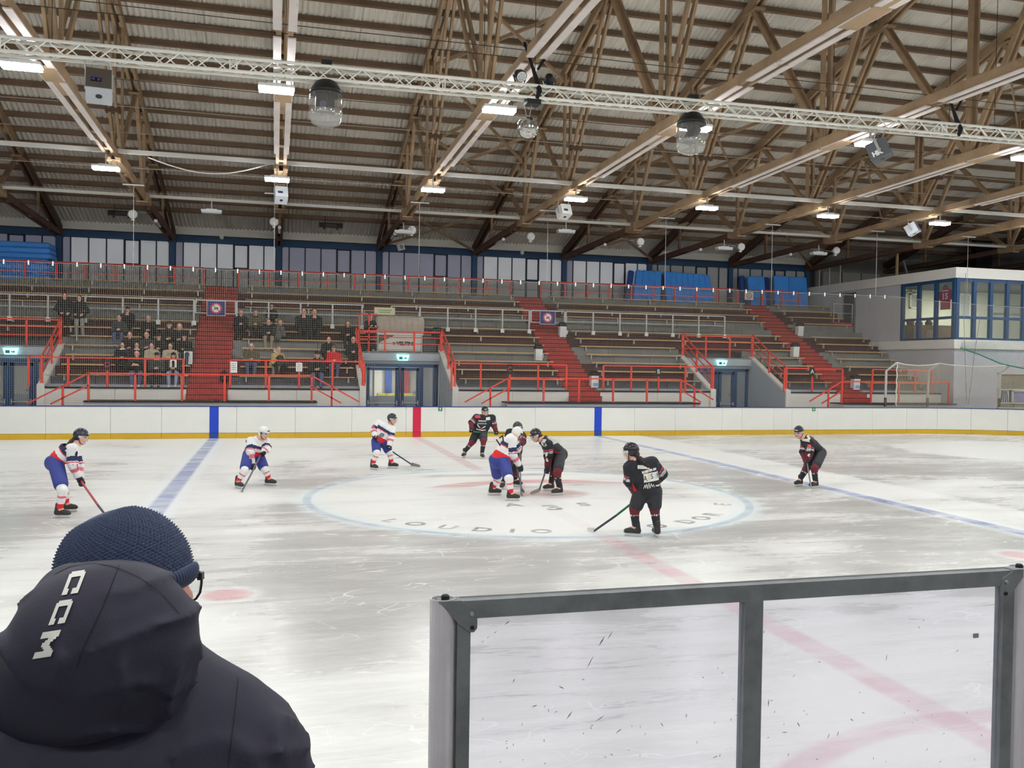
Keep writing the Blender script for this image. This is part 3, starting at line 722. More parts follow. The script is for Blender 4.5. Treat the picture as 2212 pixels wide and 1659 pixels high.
# ------------------------------------------------------------------ passages with glazed doors under the stand
PASSW = M('passage_grey_paint', (176, 184, 190), .7, var=.05, scale=1)
DGLASS = glass_mat('door_glass', (0.9, 0.92, 0.94), .08, (190, 196, 202), .05)
DGLASS2 = glass_mat('door_glass_frosted', (0.8, 0.82, 0.86), .5, (176, 182, 190), .04)
EXITG = emit_mat('exit_sign_glow', (150, 240, 240), 2.6); EXITD = M('exit_sign_pictogram', (30, 150, 150), .5)
PASS = {-15.0: 'left', 0.0: 'middle', 15.0: 'right'}
for d, nm in PASS.items():
    ps = struct('passage_%s' % nm, (d, 18.5, 0))
    for s in (-1, 1):
        x0, x1 = d+s*DW, d+s*(DW+.22)
        mb = MB()                                  # raking side wall with white front and coping
        mb.prism([(x0, 16.9, .02), (x0, 16.9, FZ+.04), (x0, 17.15, FZ+.12), (x0, 20.1, 3.30), (x0, 21.4, 3.30), (x0, 21.4, .02)], (x0, 0, 0), (x1, 0, 0))
        mb.build('side_wall', PASSW, ps)
        mb = MB(); xa, xb = min(x0, x1)-.012, max(x0, x1)+.012
        mb.prism([(xa, 16.88, FZ+.02), (xa, 16.88, FZ+.09), (xa, 17.15, FZ+.16), (xa, 20.1, 3.345), (xa, 20.1, 3.26), (xa, 17.17, FZ+.07)], (0, 0, 0), (xb-xa, 0, 0))
        mb.build('coping', WHITE_WALL, ps)
        mb = MB(); mb.box(xa, 16.87, .02, xb, 16.95, FZ+.05); mb.build('end_pier', WHITE_WALL, ps)
    mb = MB(); mb.box(d-DW, 19.9, 2.86, d+DW, 20.1, 3.22); mb.build('lintel', PASSW, ps)
    mb = MB(); mb.box(d-DW, 19.96, 2.72, d+DW, 20.1, 2.85); mb.build('lintel_lower', M('passage_grey_dark', (140, 148, 156), .7), ps)
    mb = MB(); mb.box(d-DW-.2, 19.86, 3.19, d+DW+.2, 21.5, 3.235); mb.build('platform_slab', CONC, ps)
    mb = MB(); mb.box(d-DW, 20.15, .02, d+DW, 23.6, .04); mb.box(d-DW, 23.5, 0.02, d+DW, 23.6, 2.9); mb.box(d-DW, 20.15, 2.86, d+DW, 23.6, 2.9); mb.box(d-DW-.1, 20.15, .02, d-DW, 23.6, 2.9); mb.box(d+DW, 20.15, .02, d+DW+.1, 23.6, 2.9)
    mb.build('corridor', M('corridor_pale', (206, 204, 196), .8), ps)
    # doors
    D = struct('door_%s' % nm, (d, 20.0, 0))
    fr = MB()
    for (xa, xb, za, zb) in ((-1.62, -1.42, .02, 2.72), (1.46, 1.62, .02, 2.72), (-1.62, 1.62, 2.58, 2.72), (.88, 1.03, .02, 2.6), (-.03, .05, .02, 2.6)): fr.box(d+xa, 19.97, za, d+xb, 20.07, zb)
    fr.build('door_frame', BLUE_FRAME, D)
    for k, (xa, xb) in enumerate(((-1.40, -.04), (.06, .86))):
        lf = MB()
        for (a, b, c, e) in ((xa, xa+.14, .04, 2.56), (xb-.14, xb, .04, 2.56), (xa, xb, .04, .30), (xa, xb, 2.44, 2.56)): lf.box(d+a, 19.94, c, d+b, 20.0, e)
        leaf = lf.build('door_leaf', BLUE_FRAME, D)
        g = MB(); g.box(d+xa+.14, 19.965, 1.36, d+xb-.14, 19.975, 2.44); g.build('glass', DGLASS, leaf)
        g = MB(); g.box(d+xa+.14, 19.965, .30, d+xb-.14, 19.975, 1.355); g.build('glass_lower', DGLASS2, leaf)
        hb = MB(); hb.tube([(d+xa+.05, 19.86, 1.05), (d+xb-.05, 19.86, 1.05)], .022, 8)
        for xx in (xa+.07, xb-.07): hb.box(d+xx-.025, 19.86, .95, d+xx+.025, 19.95, 1.16)
        hb.build('push_bar', RAIL_GREY, leaf)
        if k == 1:
            lettering('Ausgang', .13, M('sign_red', (190, 40, 50), .5), leaf, (d+.46, 19.955, .72), (1, 0, 0), (0, 0, 1))
        # snowflake stickers
        for (fx, fz, rr) in (((xa+xb)/2-.2, .95, .10), ((xa+xb)/2+.1, .85, .08), ((xa+xb)/2+.2, 1.5, .12)):
            st = MB()
            for q in range(3):
                aa = q*PI/3; st.bar((d+fx-rr*math.cos(aa), 19.958, fz-rr*math.sin(aa)), (d+fx+rr*math.cos(aa), 19.958, fz+rr*math.sin(aa)), .018, .006, up=(0, 1, 0))
            st.build('snowflake_sticker', M('sticker_grey', (120, 124, 132), .6), leaf)
    g = MB(); g.box(d+1.03, 20.0, .2, d+1.46, 20.01, 2.58); g.build('side_light', DGLASS2, D)
    mb = MB(); mb.box(d-1.72, 19.95, .02, d+1.72, 20.05, .16); mb.build('threshold', BLUE_FRAME, D)
    # lit exit sign
    t = thing('exit_sign', 'glowing turquoise exit sign above the %s glass doors' % nm, 'sign', (d+.12, 19.78, 2.86))
    mb = MB(); x, z = d+.12, 2.86; mb.prism([(x-.27, 19.76, z+.25), (x+.27, 19.76, z+.25), (x+.2, 19.76, z), (x-.2, 19.76, z)], (0, 0, 0), (0, .09, 0)); mb.build('case', EXITG, t)
    mb = MB(); mb.box(x-.17, 19.752, z+.05, x-.02, 19.758, z+.17); mb.prism([(x+.02, 19.752, z+.09), (x+.1, 19.752, z+.09), (x+.1, 19.752, z+.05), (x+.17, 19.752, z+.11), (x+.1, 19.752, z+.17), (x+.1, 19.752, z+.13), (x+.02, 19.752, z+.13)], (0, 0, 0), (0, .006, 0)); mb.build('pictogram', EXITD, t)
    # bright foyer lamp behind the doors
    la = bpy.data.lights.new('foyer_lamp', 'AREA'); la.energy = 70 if nm == 'middle' else 16; la.size = 1.2; la.color = (1, .97, .9)
    lo = bpy.data.objects.new('foyer_lamp', la); COL.objects.link(lo); lo.location = (d, 21.8, 2.8)
    if nm == 'middle':
        for (xa, xb, c, nn) in ((-1.2, -.8, (200, 205, 210), 'grey'), (-.7, -.35, (236, 236, 230), 'white'), (-.2, .1, (60, 100, 190), 'blue'), (.5, .9, (180, 60, 60), 'red')):
            mb = MB(); mb.box(d+xa, 23.3, 1.1, d+xb, 23.45, 2.5); tag(mb.build('poster_panel', M('poster_%s' % nn, c, .6)), 'tall %s poster panel seen through the middle glass doors' % nn, 'poster')
        mb = MB(); mb.box(d-.6, 22.7, .04, d+1.0, 23.1, 1.25); mb.box(d-.6, 22.68, 1.25, d+1.0, 23.12, 1.36, 1); tag(mb.build('counter', [M('counter_grey', (170, 170, 166), .6), M('counter_yellow', (220, 214, 90), .6)]), 'grey counter with a yellow edge seen through the middle glass doors', 'counter')
# ------------------------------------------------------------------ benches: one wooden plank run per row and section, on small brackets
ORD = ['first', 'second', 'third', 'fourth', 'fifth', 'sixth', 'seventh', 'eighth', 'ninth', 'tenth', 'eleventh']
def sec_name(a, b):
    m = (a+b)/2
    if b < -16.5: return 'left of the left doors'
    if m < -8: return 'right of the left doors'
    if m < -1 and b < 0: return 'left of the middle doors'
    if -7 < a < -6: return 'between the left and middle red stairs'
    if m < 7 and a > 0: return 'right of the middle doors'
    if b < 13.6: return 'left of the right doors'
    if 7 < a < 9: return 'between the middle and right red stairs'
    if a > 13 and b < 20: return 'right of the right doors'
    return 'between the right red stairs and the grey building'
br_me = None
for k in [0, 1, 2, 3, 4, 5, 6, 8, 9, 10, 11]:
    o_ = k if k < 7 else k-1
    for a, b in row_segments(k):
        if b-a < 1.0: continue
        aa, bb = a+(.35 if a > SIDE+.1 else .02), b-(.0 if any(abs(b-s[0]) < .05 for s in STAIRS) else .25)
        if any(abs(a-s[1]) < .05 for s in STAIRS): aa = a+.38
        y, z = ry(k)-.02, rz(k)+.005
        t = thing('bench', 'wooden bench plank, %s row up, %s' % (ORD[o_], sec_name(a, b)), 'bench', ((aa+bb)/2, y, z), 'wooden benches of the far stand')
        n = max(1, int(round((bb-aa)/3.9))); w = (bb-aa)/n
        for i in range(n):
            mb = MB(); mb.box(aa+w*i+.006, y-.17, z+.03, aa+w*(i+1)-.006, y+.13, z+.075); mb.build('seat_plank', PLANK, t)
        nbk = max(2, int((bb-aa)/1.9))
        for i in range(nbk):
            x = aa+.25+(bb-aa-.5)*i/(nbk-1)
            if br_me is None:
                m = MB(); m.box(-.025, -.13, -.16, .025, .02, .03); m.box(-.03, -.01, -.15, .03, .0, .03); o = m.build('bracket', RAIL_GREY, t, origin=(0, 0, 0)); br_me = o.data
                o.location = (vec((x, y, z))-WO[t.name]).tolist(); WO[o.name] = vec((x, y, z))
            else: place('bracket', br_me, t, (x, y, z))
# ------------------------------------------------------------------ railings
def rail(label, posts, h, mat=RAIL_RED, mids=(), w=.075, tw=.05, group='red railings of the stand', name='railing', tops=None, foot=None, up=None, post_d=.05, slopes=()):
    """posts: base points; tops may override the top points; a rail is the top bar, mid bars (fractions) and one part per post"""
    posts = [vec(p) for p in posts]
    tops = [p+vec((0, 0, h)) for p in posts] if tops is None else [vec(p) for p in tops]
    c = (posts[0]+posts[-1])/2
    t = thing(name, label, 'railing', (c[0], c[1], min(p[2] for p in posts)), group)
    mb = MB()
    for a, b in zip(tops[:-1], tops[1:]): mb.bar(a, b, tw, tw*1.1)
    mb.build('top_rail', mat, t)
    for f in mids:
        mb = MB()
        for (p, q), (a, b) in zip(zip(posts[:-1], posts[1:]), zip(tops[:-1], tops[1:])): mb.bar(p+(a-p)*f, q+(b-q)*f, tw*.7, tw*.7)
        mb.build('mid_rail', mat, t)
    for p, a in zip(posts, tops):
        mb = MB(); mb.box(p[0]-w/2, p[1]-post_d/2, p[2], p[0]+w/2, p[1]+post_d/2, a[2]); mb.build('post', mat, t, origin=p)
        if foot:
            mb = MB(); mb.box(p[0]-.085, p[1]-.07, p[2]-.09, p[0]+.085, p[1]+.02, p[2]+.09); mb.build('foot_plate', WHITE_PLASTIC, t, origin=p)
    for (p, q, pw) in slopes:
        mb = MB(); mb.bar(p, q, tw, tw); mb.build('slope_rail', mat, t)
    return t
def X_at(pxs, y, Y): return [float(px(x, y, Y)[0]) for x in pxs]
YW = 15.99
def walk_rail(label, xs, left, right):
    """front walkway railing with bars sloping down the end steps"""
    posts = [(x, YW, WZ) for x in xs]; h = .96; sl_ = []
    t = rail(label, posts, h)
    for flag, x, s in ((left, xs[0], -1), (right, xs[-1], 1)):
        if not flag: continue
        L = flag
        for dz, k in ((h, 1.0), (h-.42, .62)):
            mb = MB(); mb.bar((x, YW, WZ+dz), (x+s*L*k, YW, WZ+dz-1.02*k*L/1.85), .05, .05); mb.build('slope_rail', RAIL_RED, t)
        xp = x+s*L*.42; mb = MB(); mb.box(xp-.037, YW-.025, .25, xp+.037, YW+.025, WZ+h-1.02*.42*L/1.85); mb.build('slope_post', RAIL_RED, t)
    return t
walk_rail('low red railing along the walkway under the crowd, left of the middle doors', X_at((191, 292, 393, 485, 581, 673), 866, YW), 1.95, 1.75)
walk_rail('low red railing along the walkway between the middle and right doors', X_at((1098, 1174, 1250, 1324, 1397, 1470), 867, YW), 1.75, 1.5)
walk_rail('low red railing along the walkway right of the right doors', X_at((1818, 1881, 1941, 2003, 2049), 868, YW), 1.6, 0)
YT = 17.03; TH = 1.06
def terr_rail(label, pxs): return rail(label, [(x, YT, FZ) for x in X_at(pxs, 840, YT)], TH)
terr_rail('upper red railing in front of the crowd, left of the left red stairs', (62, 147, 232, 313, 396))
terr_rail('upper red railing between the left red stairs and the middle doors', (497, 574, 646, 718, 786))
terr_rail('upper red railing right of the middle doors, with the letter C plate', (975, 1038, 1101, 1162, 1223))
terr_rail('upper red railing left of the right doors, with the letter B plate', (1303, 1363, 1422, 1480, 1540))
terr_rail('upper red railing right of the right doors, with a letter A plate', (1694, 1754, 1819))
terr_rail('upper red railing partly behind the beige net at the right end', (1884, 1976, 2012))
for d, nm, hh in ((-15.0, 'left', 1.0), (0.0, 'middle', .86), (15.0, 'right', 1.0)):
    for s, side in ((-1, 'left'), (1, 'right')):
        x = d+s*(DW+.11)
        if d < -10 and s < 0: continue
        ps = [(x, 17.06, FZ+.12), (x, 18.5, FZ+.12+.70), (x, 19.98, 3.30)]
        rail('raking red railing up the %s side of the %s doors' % (side, nm), ps, 1, mids=(.35, .68), tops=[(p[0], p[1], p[2]+hz) for p, hz in zip(ps, (TH-.08, .98, hh+.05))])
    rail('red railing on the platform above the %s doors' % nm, [(d+q, 20.0, 3.235) for q in (-1.78, -.62, .62, 1.78)], hh, mids=(.4, .72))
# pale railing in front of the middle aisle
YA = ry(6)-.22; AZ = rz(6)-.02
def aisle(label, pxs, name='aisle_railing'):
    return rail(label, [(x, YA, AZ) for x in X_at(pxs, 700, YA)], .98, RAIL_GREY, mids=(.52,), w=.07, tw=.045, group='pale aisle railings', foot=True)
aisle('pale steel railing across the upper left rows behind two standing men', (-60, 21, 104, 184, 265, 342, 419))
aisle('pale steel railing between the left red stairs and the cream banner', (511, 580, 649, 718, 782))
aisle('pale steel railing from the cream banner to the middle red stairs', (845, 907, 967, 1027, 1085, 1143))
aisle('pale steel railing between the middle and right red stairs', (1222, 1281, 1339, 1396, 1453, 1509, 1565))
for a, b, nm in ((422, 509, 'left'), (1147, 1219, 'middle')):
    xs = X_at((a, b), 690, YA-.02)
    rail('short pale gate rail across the %s red stairs with a blue prohibition sign' % nm, [(x, YA-.02, AZ+.42) for x in xs], .56, RAIL_GREY, mids=(.02,), w=.06, tw=.045, group='pale aisle railings')
# red railing along the upper gallery
YG = 26.05; GZ = rz(11)
def gallery(label, pxs): return rail(label, [(x, YG, GZ) for x in X_at(pxs, 620, YG)], .86, mids=(.45,), w=.085, tw=.05)
gallery('red gallery railing in front of the left stack of blue mats and pale windows', (-70, -12, 54, 122, 184, 249, 314, 377, 440))
gallery('long red gallery railing in front of the lilac windows', (516, 581, 644, 707, 766, 825, 883, 941, 992, 1052, 1104))
gallery('red gallery railing in front of the leaning row of blue mats', (1169, 1221, 1269, 1316, 1364, 1412, 1458, 1504, 1550, 1594))
gallery('red gallery railing in front of the square blue mats', (1648, 1689, 1727))
DGREY = M('rail_dark_grey', (70, 78, 88), .5)
for a, b, nm in ((444, 512, 'left'), (1108, 1166, 'middle'), (1598, 1644, 'right')):
    xs = X_at((a, (a+b)/2, b), 615, 26.6)
    rail('thin dark rail at the top of the %s red stairs' % nm, [(x, 26.6, GZ) for x in xs], .9, DGREY, mids=(.5,), w=.05, tw=.035, group='dark rails at the stair heads')
# ------------------------------------------------------------------ plates and signs on the railings
SIGNB = M('sign_blue', (38, 48, 128), .5); SIGNR = M('sign_red_ring', (208, 70, 72), .5)
def prohibition(center, s, label):
    x, y, z = center
    t = thing('prohibition_sign', label, 'sign', center)
    mb = MB(); mb.box(x-.36*s, y-.01, z-.3*s, x+.36*s, y+.01, z+.3*s); mb.build('plate', SIGNB if s > .8 else SIGNW, t)
    mb = MB(); mb.box(x-.38*s, y+.002, z-.32*s, x+.38*s, y+.012, z+.32*s); mb.build('border', SIGNW, t)
    mb = MB(); mb.lathe([(0, -.004), (.235*s, -.004), (.235*s, .004)], (x, y-.012, z), 24, axis='y'); mb.build('disc', SIGNW, t)
    mb = MB(); mb.lathe([(.17*s, -.004), (.235*s, -.004), (.235*s, .004), (.17*s, .004)], (x, y-.017, z), 24, axis='y'); mb.bar((x-.13*s, y-.018, z+.13*s), (x+.13*s, y-.018, z-.13*s), .03*s, .006, up=(0, 1, 0)); mb.build('ring', SIGNR, t)
    mb = MB(); mb.prism([(x-.12*s, y-.02, z-.06*s), (x+.1*s, y-.02, z-.02*s), (x+.05*s, y-.02, z+.05*s), (x-.03*s, y-.02, z+.02*s)], (0, 0, 0), (0, .004, 0)); mb.build('symbol', SIGNB, t)
q = px(467, 666, YA-.06); prohibition((q[0], q[1], q[2]), 1.0, 'blue prohibition sign on the rail across the left red stairs')
q = px(1183, 686, YA-.06); prohibition((q[0], q[1], q[2]), 1.0, 'blue prohibition sign on the rail across the middle red stairs')
q = px(1618, 639, 26.565); prohibition((q[0], q[1], q[2]), .7, 'white prohibition sign at the head of the right red stairs')
for xp, ch, yp, lab in ((232, 'D', 788, 'black letter plate on the red railing below the crowd'), (1101, 'C', 798, 'black plate with the letter C on the red railing'), (1422, 'B', 803, 'black plate with the letter B on the red railing'), (1754, 'A', 803, 'black plate with the letter A on the red railing')):
    q = px(xp, yp, 16.99); t = thing('letter_plate', lab, 'sign', q)
    mb = MB(); mb.box(q[0]-.12, 16.97, q[2]-.2, q[0]+.12, 16.99, q[2]+.2); mb.build('plate', BLACK_METAL, t)
    lettering(ch, .26, SIGNR if ch in 'CD' else SIGNW, t, (q[0], 16.965, q[2]), (1, 0, 0), (0, 0, 1))
for xp, yp, ww, hh, lab in ((505, 793, .24, .42, 'white paper notice on the red railing at the right of the left stairs'), (646, 793, .24, .33, 'white paper notice on the red railing in front of the man in olive')):
    q = px(xp, yp, 16.97); t = thing('notice', lab, 'notice', q)
    mb = MB(); mb.box(q[0]-ww/2, 16.96, q[2]-hh/2, q[0]+ww/2, 16.975, q[2]+hh/2); mb.build('board', SIGNW, t)
    for i in range(4):
        mb = MB(); z = q[2]+hh*.3-i*.07; mb.box(q[0]-ww*.36, 16.957, z-.01, q[0]+ww*(.36-.1*(i % 2)), 16.961, z+.01); mb.build('print_line', M('print_grey', (150, 150, 152), .6), t)
# cream banner on the aisle railing
q = px(831, 672, YA-.05); t = thing('banner', 'cream printed banner on the aisle railing above the tarpaulin kiosk', 'banner', q)
mb = MB(); mb.box(q[0]-.46, q[1]-.01, q[2]-.16, q[0]+.46, q[1]+.01, q[2]+.16); mb.build('cloth', M('banner_cream', (232, 228, 190), .7), t)
for dz, s_ in ((.04, .62), (-.05, .5)):
    mb = MB(); mb.box(q[0]-s_/2, q[1]-.014, q[2]+dz-.02, q[0]+s_/2, q[1]-.011, q[2]+dz+.02); mb.build('print_line', M('print_green', (150, 168, 110), .6), t)
# ------------------------------------------------------------------ litter bins beside the stairs
def bin_(p, label, blue=False):
    x, y, z = p
    t = thing('litter_bin', label, 'bin', p, 'litter bins beside the red stairs')
    mb = MB()
    for s in (-.15, .15): mb.tube([(x+s, y, z), (x+s, y, z+.62)], .016, 6)
    mb.build('stand', RAIL_GREY, t)
    mb = MB(); mb.box(x-.17, y-.14, z+.62, x+.17, y+.16, z+.76); mb.prism([(x-.17, y-.14, z+.76), (x+.17, y-.14, z+.76), (x+.13, y+.0, z+.83), (x-.13, y+.0, z+.83)], (0, 0, 0), (0, .15, 0)); mb.build('lid', BLACK, t)
    mb = MB(); mb.prism([(x-.155, y-.12, z+.12), (x+.155, y-.12, z+.12), (x+.155, y-.16, z+.62), (x-.155, y-.16, z+.62)], (0, 0, 0), (0, .28, 0)); mb.build('body', WHITE_PLASTIC, t)
    if blue:
        mb = MB(); mb.box(x-.08, y-.165, z+.2, x+.12, y-.155, z+.32); mb.build('sticker', M('sticker_blue', (130, 176, 220), .5), t)
    return t
for (xp, k, lab, bl) in ((1163, 3, 'white litter bin with black lid left of the middle red stairs', 0), (1284, 0, 'lowest white litter bin right of the middle red stairs', 1), (1214, 6, 'white litter bin with black lid at the aisle railing by the middle red stairs', 0), (1726, 7, 'highest white litter bin right of the right red stairs', 0), (1717, 4, 'white litter bin left of the right red stairs, above the raking rail', 0), (1849, 0, 'lowest white litter bin right of the right red stairs', 1), (407, 2, 'white litter bin left of the left red stairs, behind the crowd', 0)):
    y = ry(k)-.30; z = FZ+.375*k; q = px(xp, 760, y); bin_((q[0], y, z), lab, bl)
# ------------------------------------------------------------------ blue gym mats on the gallery
MATB = M('mat_blue_vinyl', (70, 156, 246), .42, var=.1, scale=5, bump=.35, bscale=7, spec=.5, rand=.06)
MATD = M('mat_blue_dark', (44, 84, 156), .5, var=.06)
def slab(c, size, R, label, group, mat=MATB):
    """a soft mat: bevelled slab with seams"""
    c = vec(c); h = vec(size)/2; b = min(size)*.18; vs = []; R = np.array(R)
    m = MB(); prof = []
    for sx, sy in ((-1, -1), (1, -1), (1, 1), (-1, 1)):
        prof.append((sx*(h[0]-b), sy*(h[1]-b)))
    rings = []
    for z, inset in ((-h[2], b), (-h[2]+b, 0), (h[2]-b, 0), (h[2], b)):
        rg = []
        for sx, sy in ((-1, -1), (1, -1), (1, 1), (-1, 1)):
            q = (h[0]-inset, h[1]-inset)
            if sx*sy > 0: rg += [(sx*q[0], sy*(q[1]-b), z), (sx*(q[0]-b), sy*q[1], z)]
            else: rg += [(sx*(q[0]-b), sy*q[1], z), (sx*q[0], sy*(q[1]-b), z)]
        rings.append(rg)
    n = 8; pts = [c+R@vec(p) for rg in rings for p in rg]; fs = []
    for i in range(3):
        for j in range(n): fs.append((i*n+j, i*n+(j+1) % n, (i+1)*n+(j+1) % n, (i+1)*n+j))
    fs.append(tuple(range(n-1, -1, -1))); fs.append(tuple(3*n+j for j in range(n)))
    m.add(pts, fs); o = m.build('gym_mat', mat); tag(o, label, 'mat', group); return o
I3 = np.eye(3)
pos_w = ['lowest', 'second', 'third', 'fourth', 'fifth', 'sixth', 'topmost']
zz = GZ+.005
for i in range(7):
    dx = (0, .04, -.02, -.12, .05, .02, .0)[i]; w = 2.1+(.12 if i == 3 else 0)
    slab((-16.1+dx, 27.1, zz+.125), (w, 1.3, .245), I3, 'blue gym mat lying flat in the left stack, %s of seven' % pos_w[i], 'blue mats in the left stack'); zz += .25
def Rx(a): return np.array(Matrix.Rotation(a, 3, 'X'))
def Ry_(a): return np.array(Matrix.Rotation(a, 3, 'Y'))
H = 1.78
def lean(x, w, tilt, label, group, yb=26.95, hh=H, mat=MATB, back=.16, thick=.2):
    R = Ry_(tilt) @ Rx(-back)
    base = vec((x, yb, GZ)); zoff = abs(math.sin(tilt))*w/2 + .03
    c = base + R@vec((0, 0, hh/2)) + vec((0, 0, zoff)); slab(c, (w, thick, hh), R, label, group, mat)
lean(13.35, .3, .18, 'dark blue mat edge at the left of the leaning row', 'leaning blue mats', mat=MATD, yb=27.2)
for i in range(4): lean(13.75+.4*i, .39, .17-.02*i, 'blue mat leaning to the right in the left group, %s from its left' % ORD[i], 'leaning blue mats')
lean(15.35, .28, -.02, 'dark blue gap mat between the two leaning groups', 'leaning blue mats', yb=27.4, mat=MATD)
for i in range(8): lean(15.72+.36*i, .35, -.04-.012*i, 'blue mat leaning to the left in the long group, %s from its left' % ORD[i], 'leaning blue mats', hh=H-.012*i)
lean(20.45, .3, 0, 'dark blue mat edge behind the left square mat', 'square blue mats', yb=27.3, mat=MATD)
lean(21.15, 1.05, -.03, 'first square blue mat left of the grey post', 'square blue mats', hh=1.72)
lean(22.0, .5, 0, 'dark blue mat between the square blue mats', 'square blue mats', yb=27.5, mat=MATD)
lean(22.72, .95, .0, 'middle square blue mat behind the gallery railing', 'square blue mats', hh=1.82)
lean(23.8, 1.15, -.01, 'last square blue mat beside the white parapet', 'square blue mats', hh=1.8)
# ------------------------------------------------------------------ press box building at the right end of the stand
BX, BY = 25.0, 16.25
bd = struct('press_box_building', (BX, BY, 0))
WHITE_BAND = M('parapet_white', (232, 230, 222), .8, var=.04, scale=.8)
INT = M('interior_cream', (222, 220, 204), .8)
def bbox(name, x0, y0, z0, x1, y1, z1, mat, par=bd):
    mb = MB(); mb.box(x0, y0, z0, x1, y1, z1); return mb.build(name, mat, par)
bbox('ground_wall_side', BX, BY, 0, BX+.2, 28, 3.82, GREY_WALL)
# front ground floor wall with a ticket window opening x 27.9 .. 31.5, z 1.5 .. 3.0
WX0, WX1, WZ0, WZ1 = 27.45, 31.2, 1.05, 2.72
bbox('ground_wall_front', BX+.2, BY, 0, WX0, BY+.2, 3.82, GREY_WALL); bbox('ground_wall_front', WX1, BY, 0, 36.6, BY+.2, 3.82, GREY_WALL)
bbox('ground_wall_front', WX0, BY, WZ1, WX1, BY+.2, 3.82, GREY_WALL); bbox('ground_wall_front', WX0, BY, 0, WX1, BY+.2, WZ0, GREY_WALL)
bbox('band_lower_side', BX-.12, BY-.12, 3.80, BX+.3, 28, 4.22, WHITE_BAND); bbox('band_lower_front', BX+.3, BY-.12, 3.80, 36.6, BY+.3, 4.22, WHITE_BAND)
bbox('band_upper_side', BX-.12, BY-.12, 7.04, BX+.3, 28, 7.52, WHITE_BAND); bbox('band_upper_front', BX+.3, BY-.12, 7.04, 36.6, BY+.3, 7.52, WHITE_BAND)
bbox('upper_floor', BX+.1, BY+.1, 4.0, 36.6, 28, 4.28, INT); bbox('flat_roof', BX+.1, BY+.1, 7.1, 36.6, 28, 7.4, M('flat_roof_dark', (70, 66, 62), .9))
bbox('upper_wall_side', BX, 19.85, 4.2, BX+.2, 28, 7.1, GREY_WALL); bbox('interior_wall', BX+.2, 22.6, 4.2, 36.6, 22.8, 7.1, INT); bbox('interior_wall', 35.9, BY, 4.2, 36.1, 22.6, 7.1, INT)
bbox('interior_wall', BX+.2, 19.9, 4.2, BX+.25, 22.6, 7.1, INT)
BGL = glass_mat('press_box_glass', (0.9, 0.94, 0.93), .05, (190, 198, 200), .07)
# window strips: side face (three panes wide) and front face (panes 0.92 m wide), each an upper and a lower row
ws = struct('window_10', (BX, 18, 4.2)); wf = struct('window_11', (30, BY, 4.2))
def strip(n_, along, parent, a0, a1, face):
    w = (a1-a0)/n_
    def bx(name, u0, u1, z0, z1, mat, d0=-.03, d1=.09):
        mb = MB()
        if along == 'y': mb.box(face+d0, u0, z0, face+d1, u1, z1)
        else: mb.box(u0, face+d0, z0, u1, face+d1, z1)
        return mb.build(name, mat, parent)
    for z0, z1, nm in ((4.2, 4.32, 'sill_rail'), (5.18, 5.30, 'transom'), (6.88, 7.06, 'head_rail')): bx(nm, a0-.08, a1+.08, z0, z1, BLUE_FRAME)
    for i in range(n_+1): 
        u = a0+w*i; bx('window_mullion', u-.085, u+.085, 4.22, 7.05, BLUE_FRAME, -.05, .1)
    for i in range(n_):
        u = a0+w*i
        bx('pane', u+.085, u+w-.085, 5.30, 6.88, BGL, .02, .03); bx('lower_pane', u+.085, u+w-.085, 4.32, 5.18, BGL, .02, .03)
strip(3, 'y', ws, BY+.1, 19.8, BX); strip(12, 'x', wf, BX+.1, BX+.1+12*.93, BY)
la = bpy.data.lights.new('press_box_lamp', 'AREA'); la.energy = 260; la.size = 3.0; la.color = (1, .98, .86)
lo = bpy.data.objects.new('press_box_lamp', la); COL.objects.link(lo); lo.location = (29.5, 19.4, 6.95)
# things seen through the press box windows
RED_SHIRT = M('shirt_red', (196, 30, 44), .8, var=.08)
q = pxX(2043, 640, BX+.18)
t = thing('hockey_shirt', 'red hockey shirt with the white number 15 hanging behind the press box glass', 'shirt', (q[0], q[1], q[2]-.55))
def P2(u, z): return (BX+.14, q[1]-u, q[2]+z)       # u grows to the picture's right (towards smaller Y)
mb = MB(); mb.prism([P2(-.13, .38), P2(.13, .38), P2(.40, .22), P2(.50, -.12), P2(.36, -.18), P2(.29, .0), P2(.29, -.62), P2(-.29, -.62), P2(-.29, .0), P2(-.36, -.18), P2(-.50, -.12), P2(-.40, .22)], (0, 0, 0), (.06, 0, 0)); mb.build('cloth', RED_SHIRT, t)
lettering('15', .40, SIGNW, t, (BX+.13, q[1], q[2]-.02), (0, -1, 0), (0, 0, 1), name='shirt_number', bold=.012)
mb = MB(); mb.box(BX+.125, q[1]-.22, q[2]+.23, BX+.138, q[1]+.22, q[2]+.28); mb.build('name_strip', SIGNW, t)
for s in (-1, 1):
    mb = MB(); mb.prism([P2(s*.36, -.18), P2(s*.50, -.12), P2(s*.485, -.07), P2(s*.345, -.13)], (-.004, 0, 0), (.06, 0, 0)); mb.build('cuff_stripe', SIGNW, t)
mb = MB(); mb.tube([P2(-.14, .40), P2(0, .52), P2(.14, .40)], .02, 6); mb.build('hanger', BLACK, t)
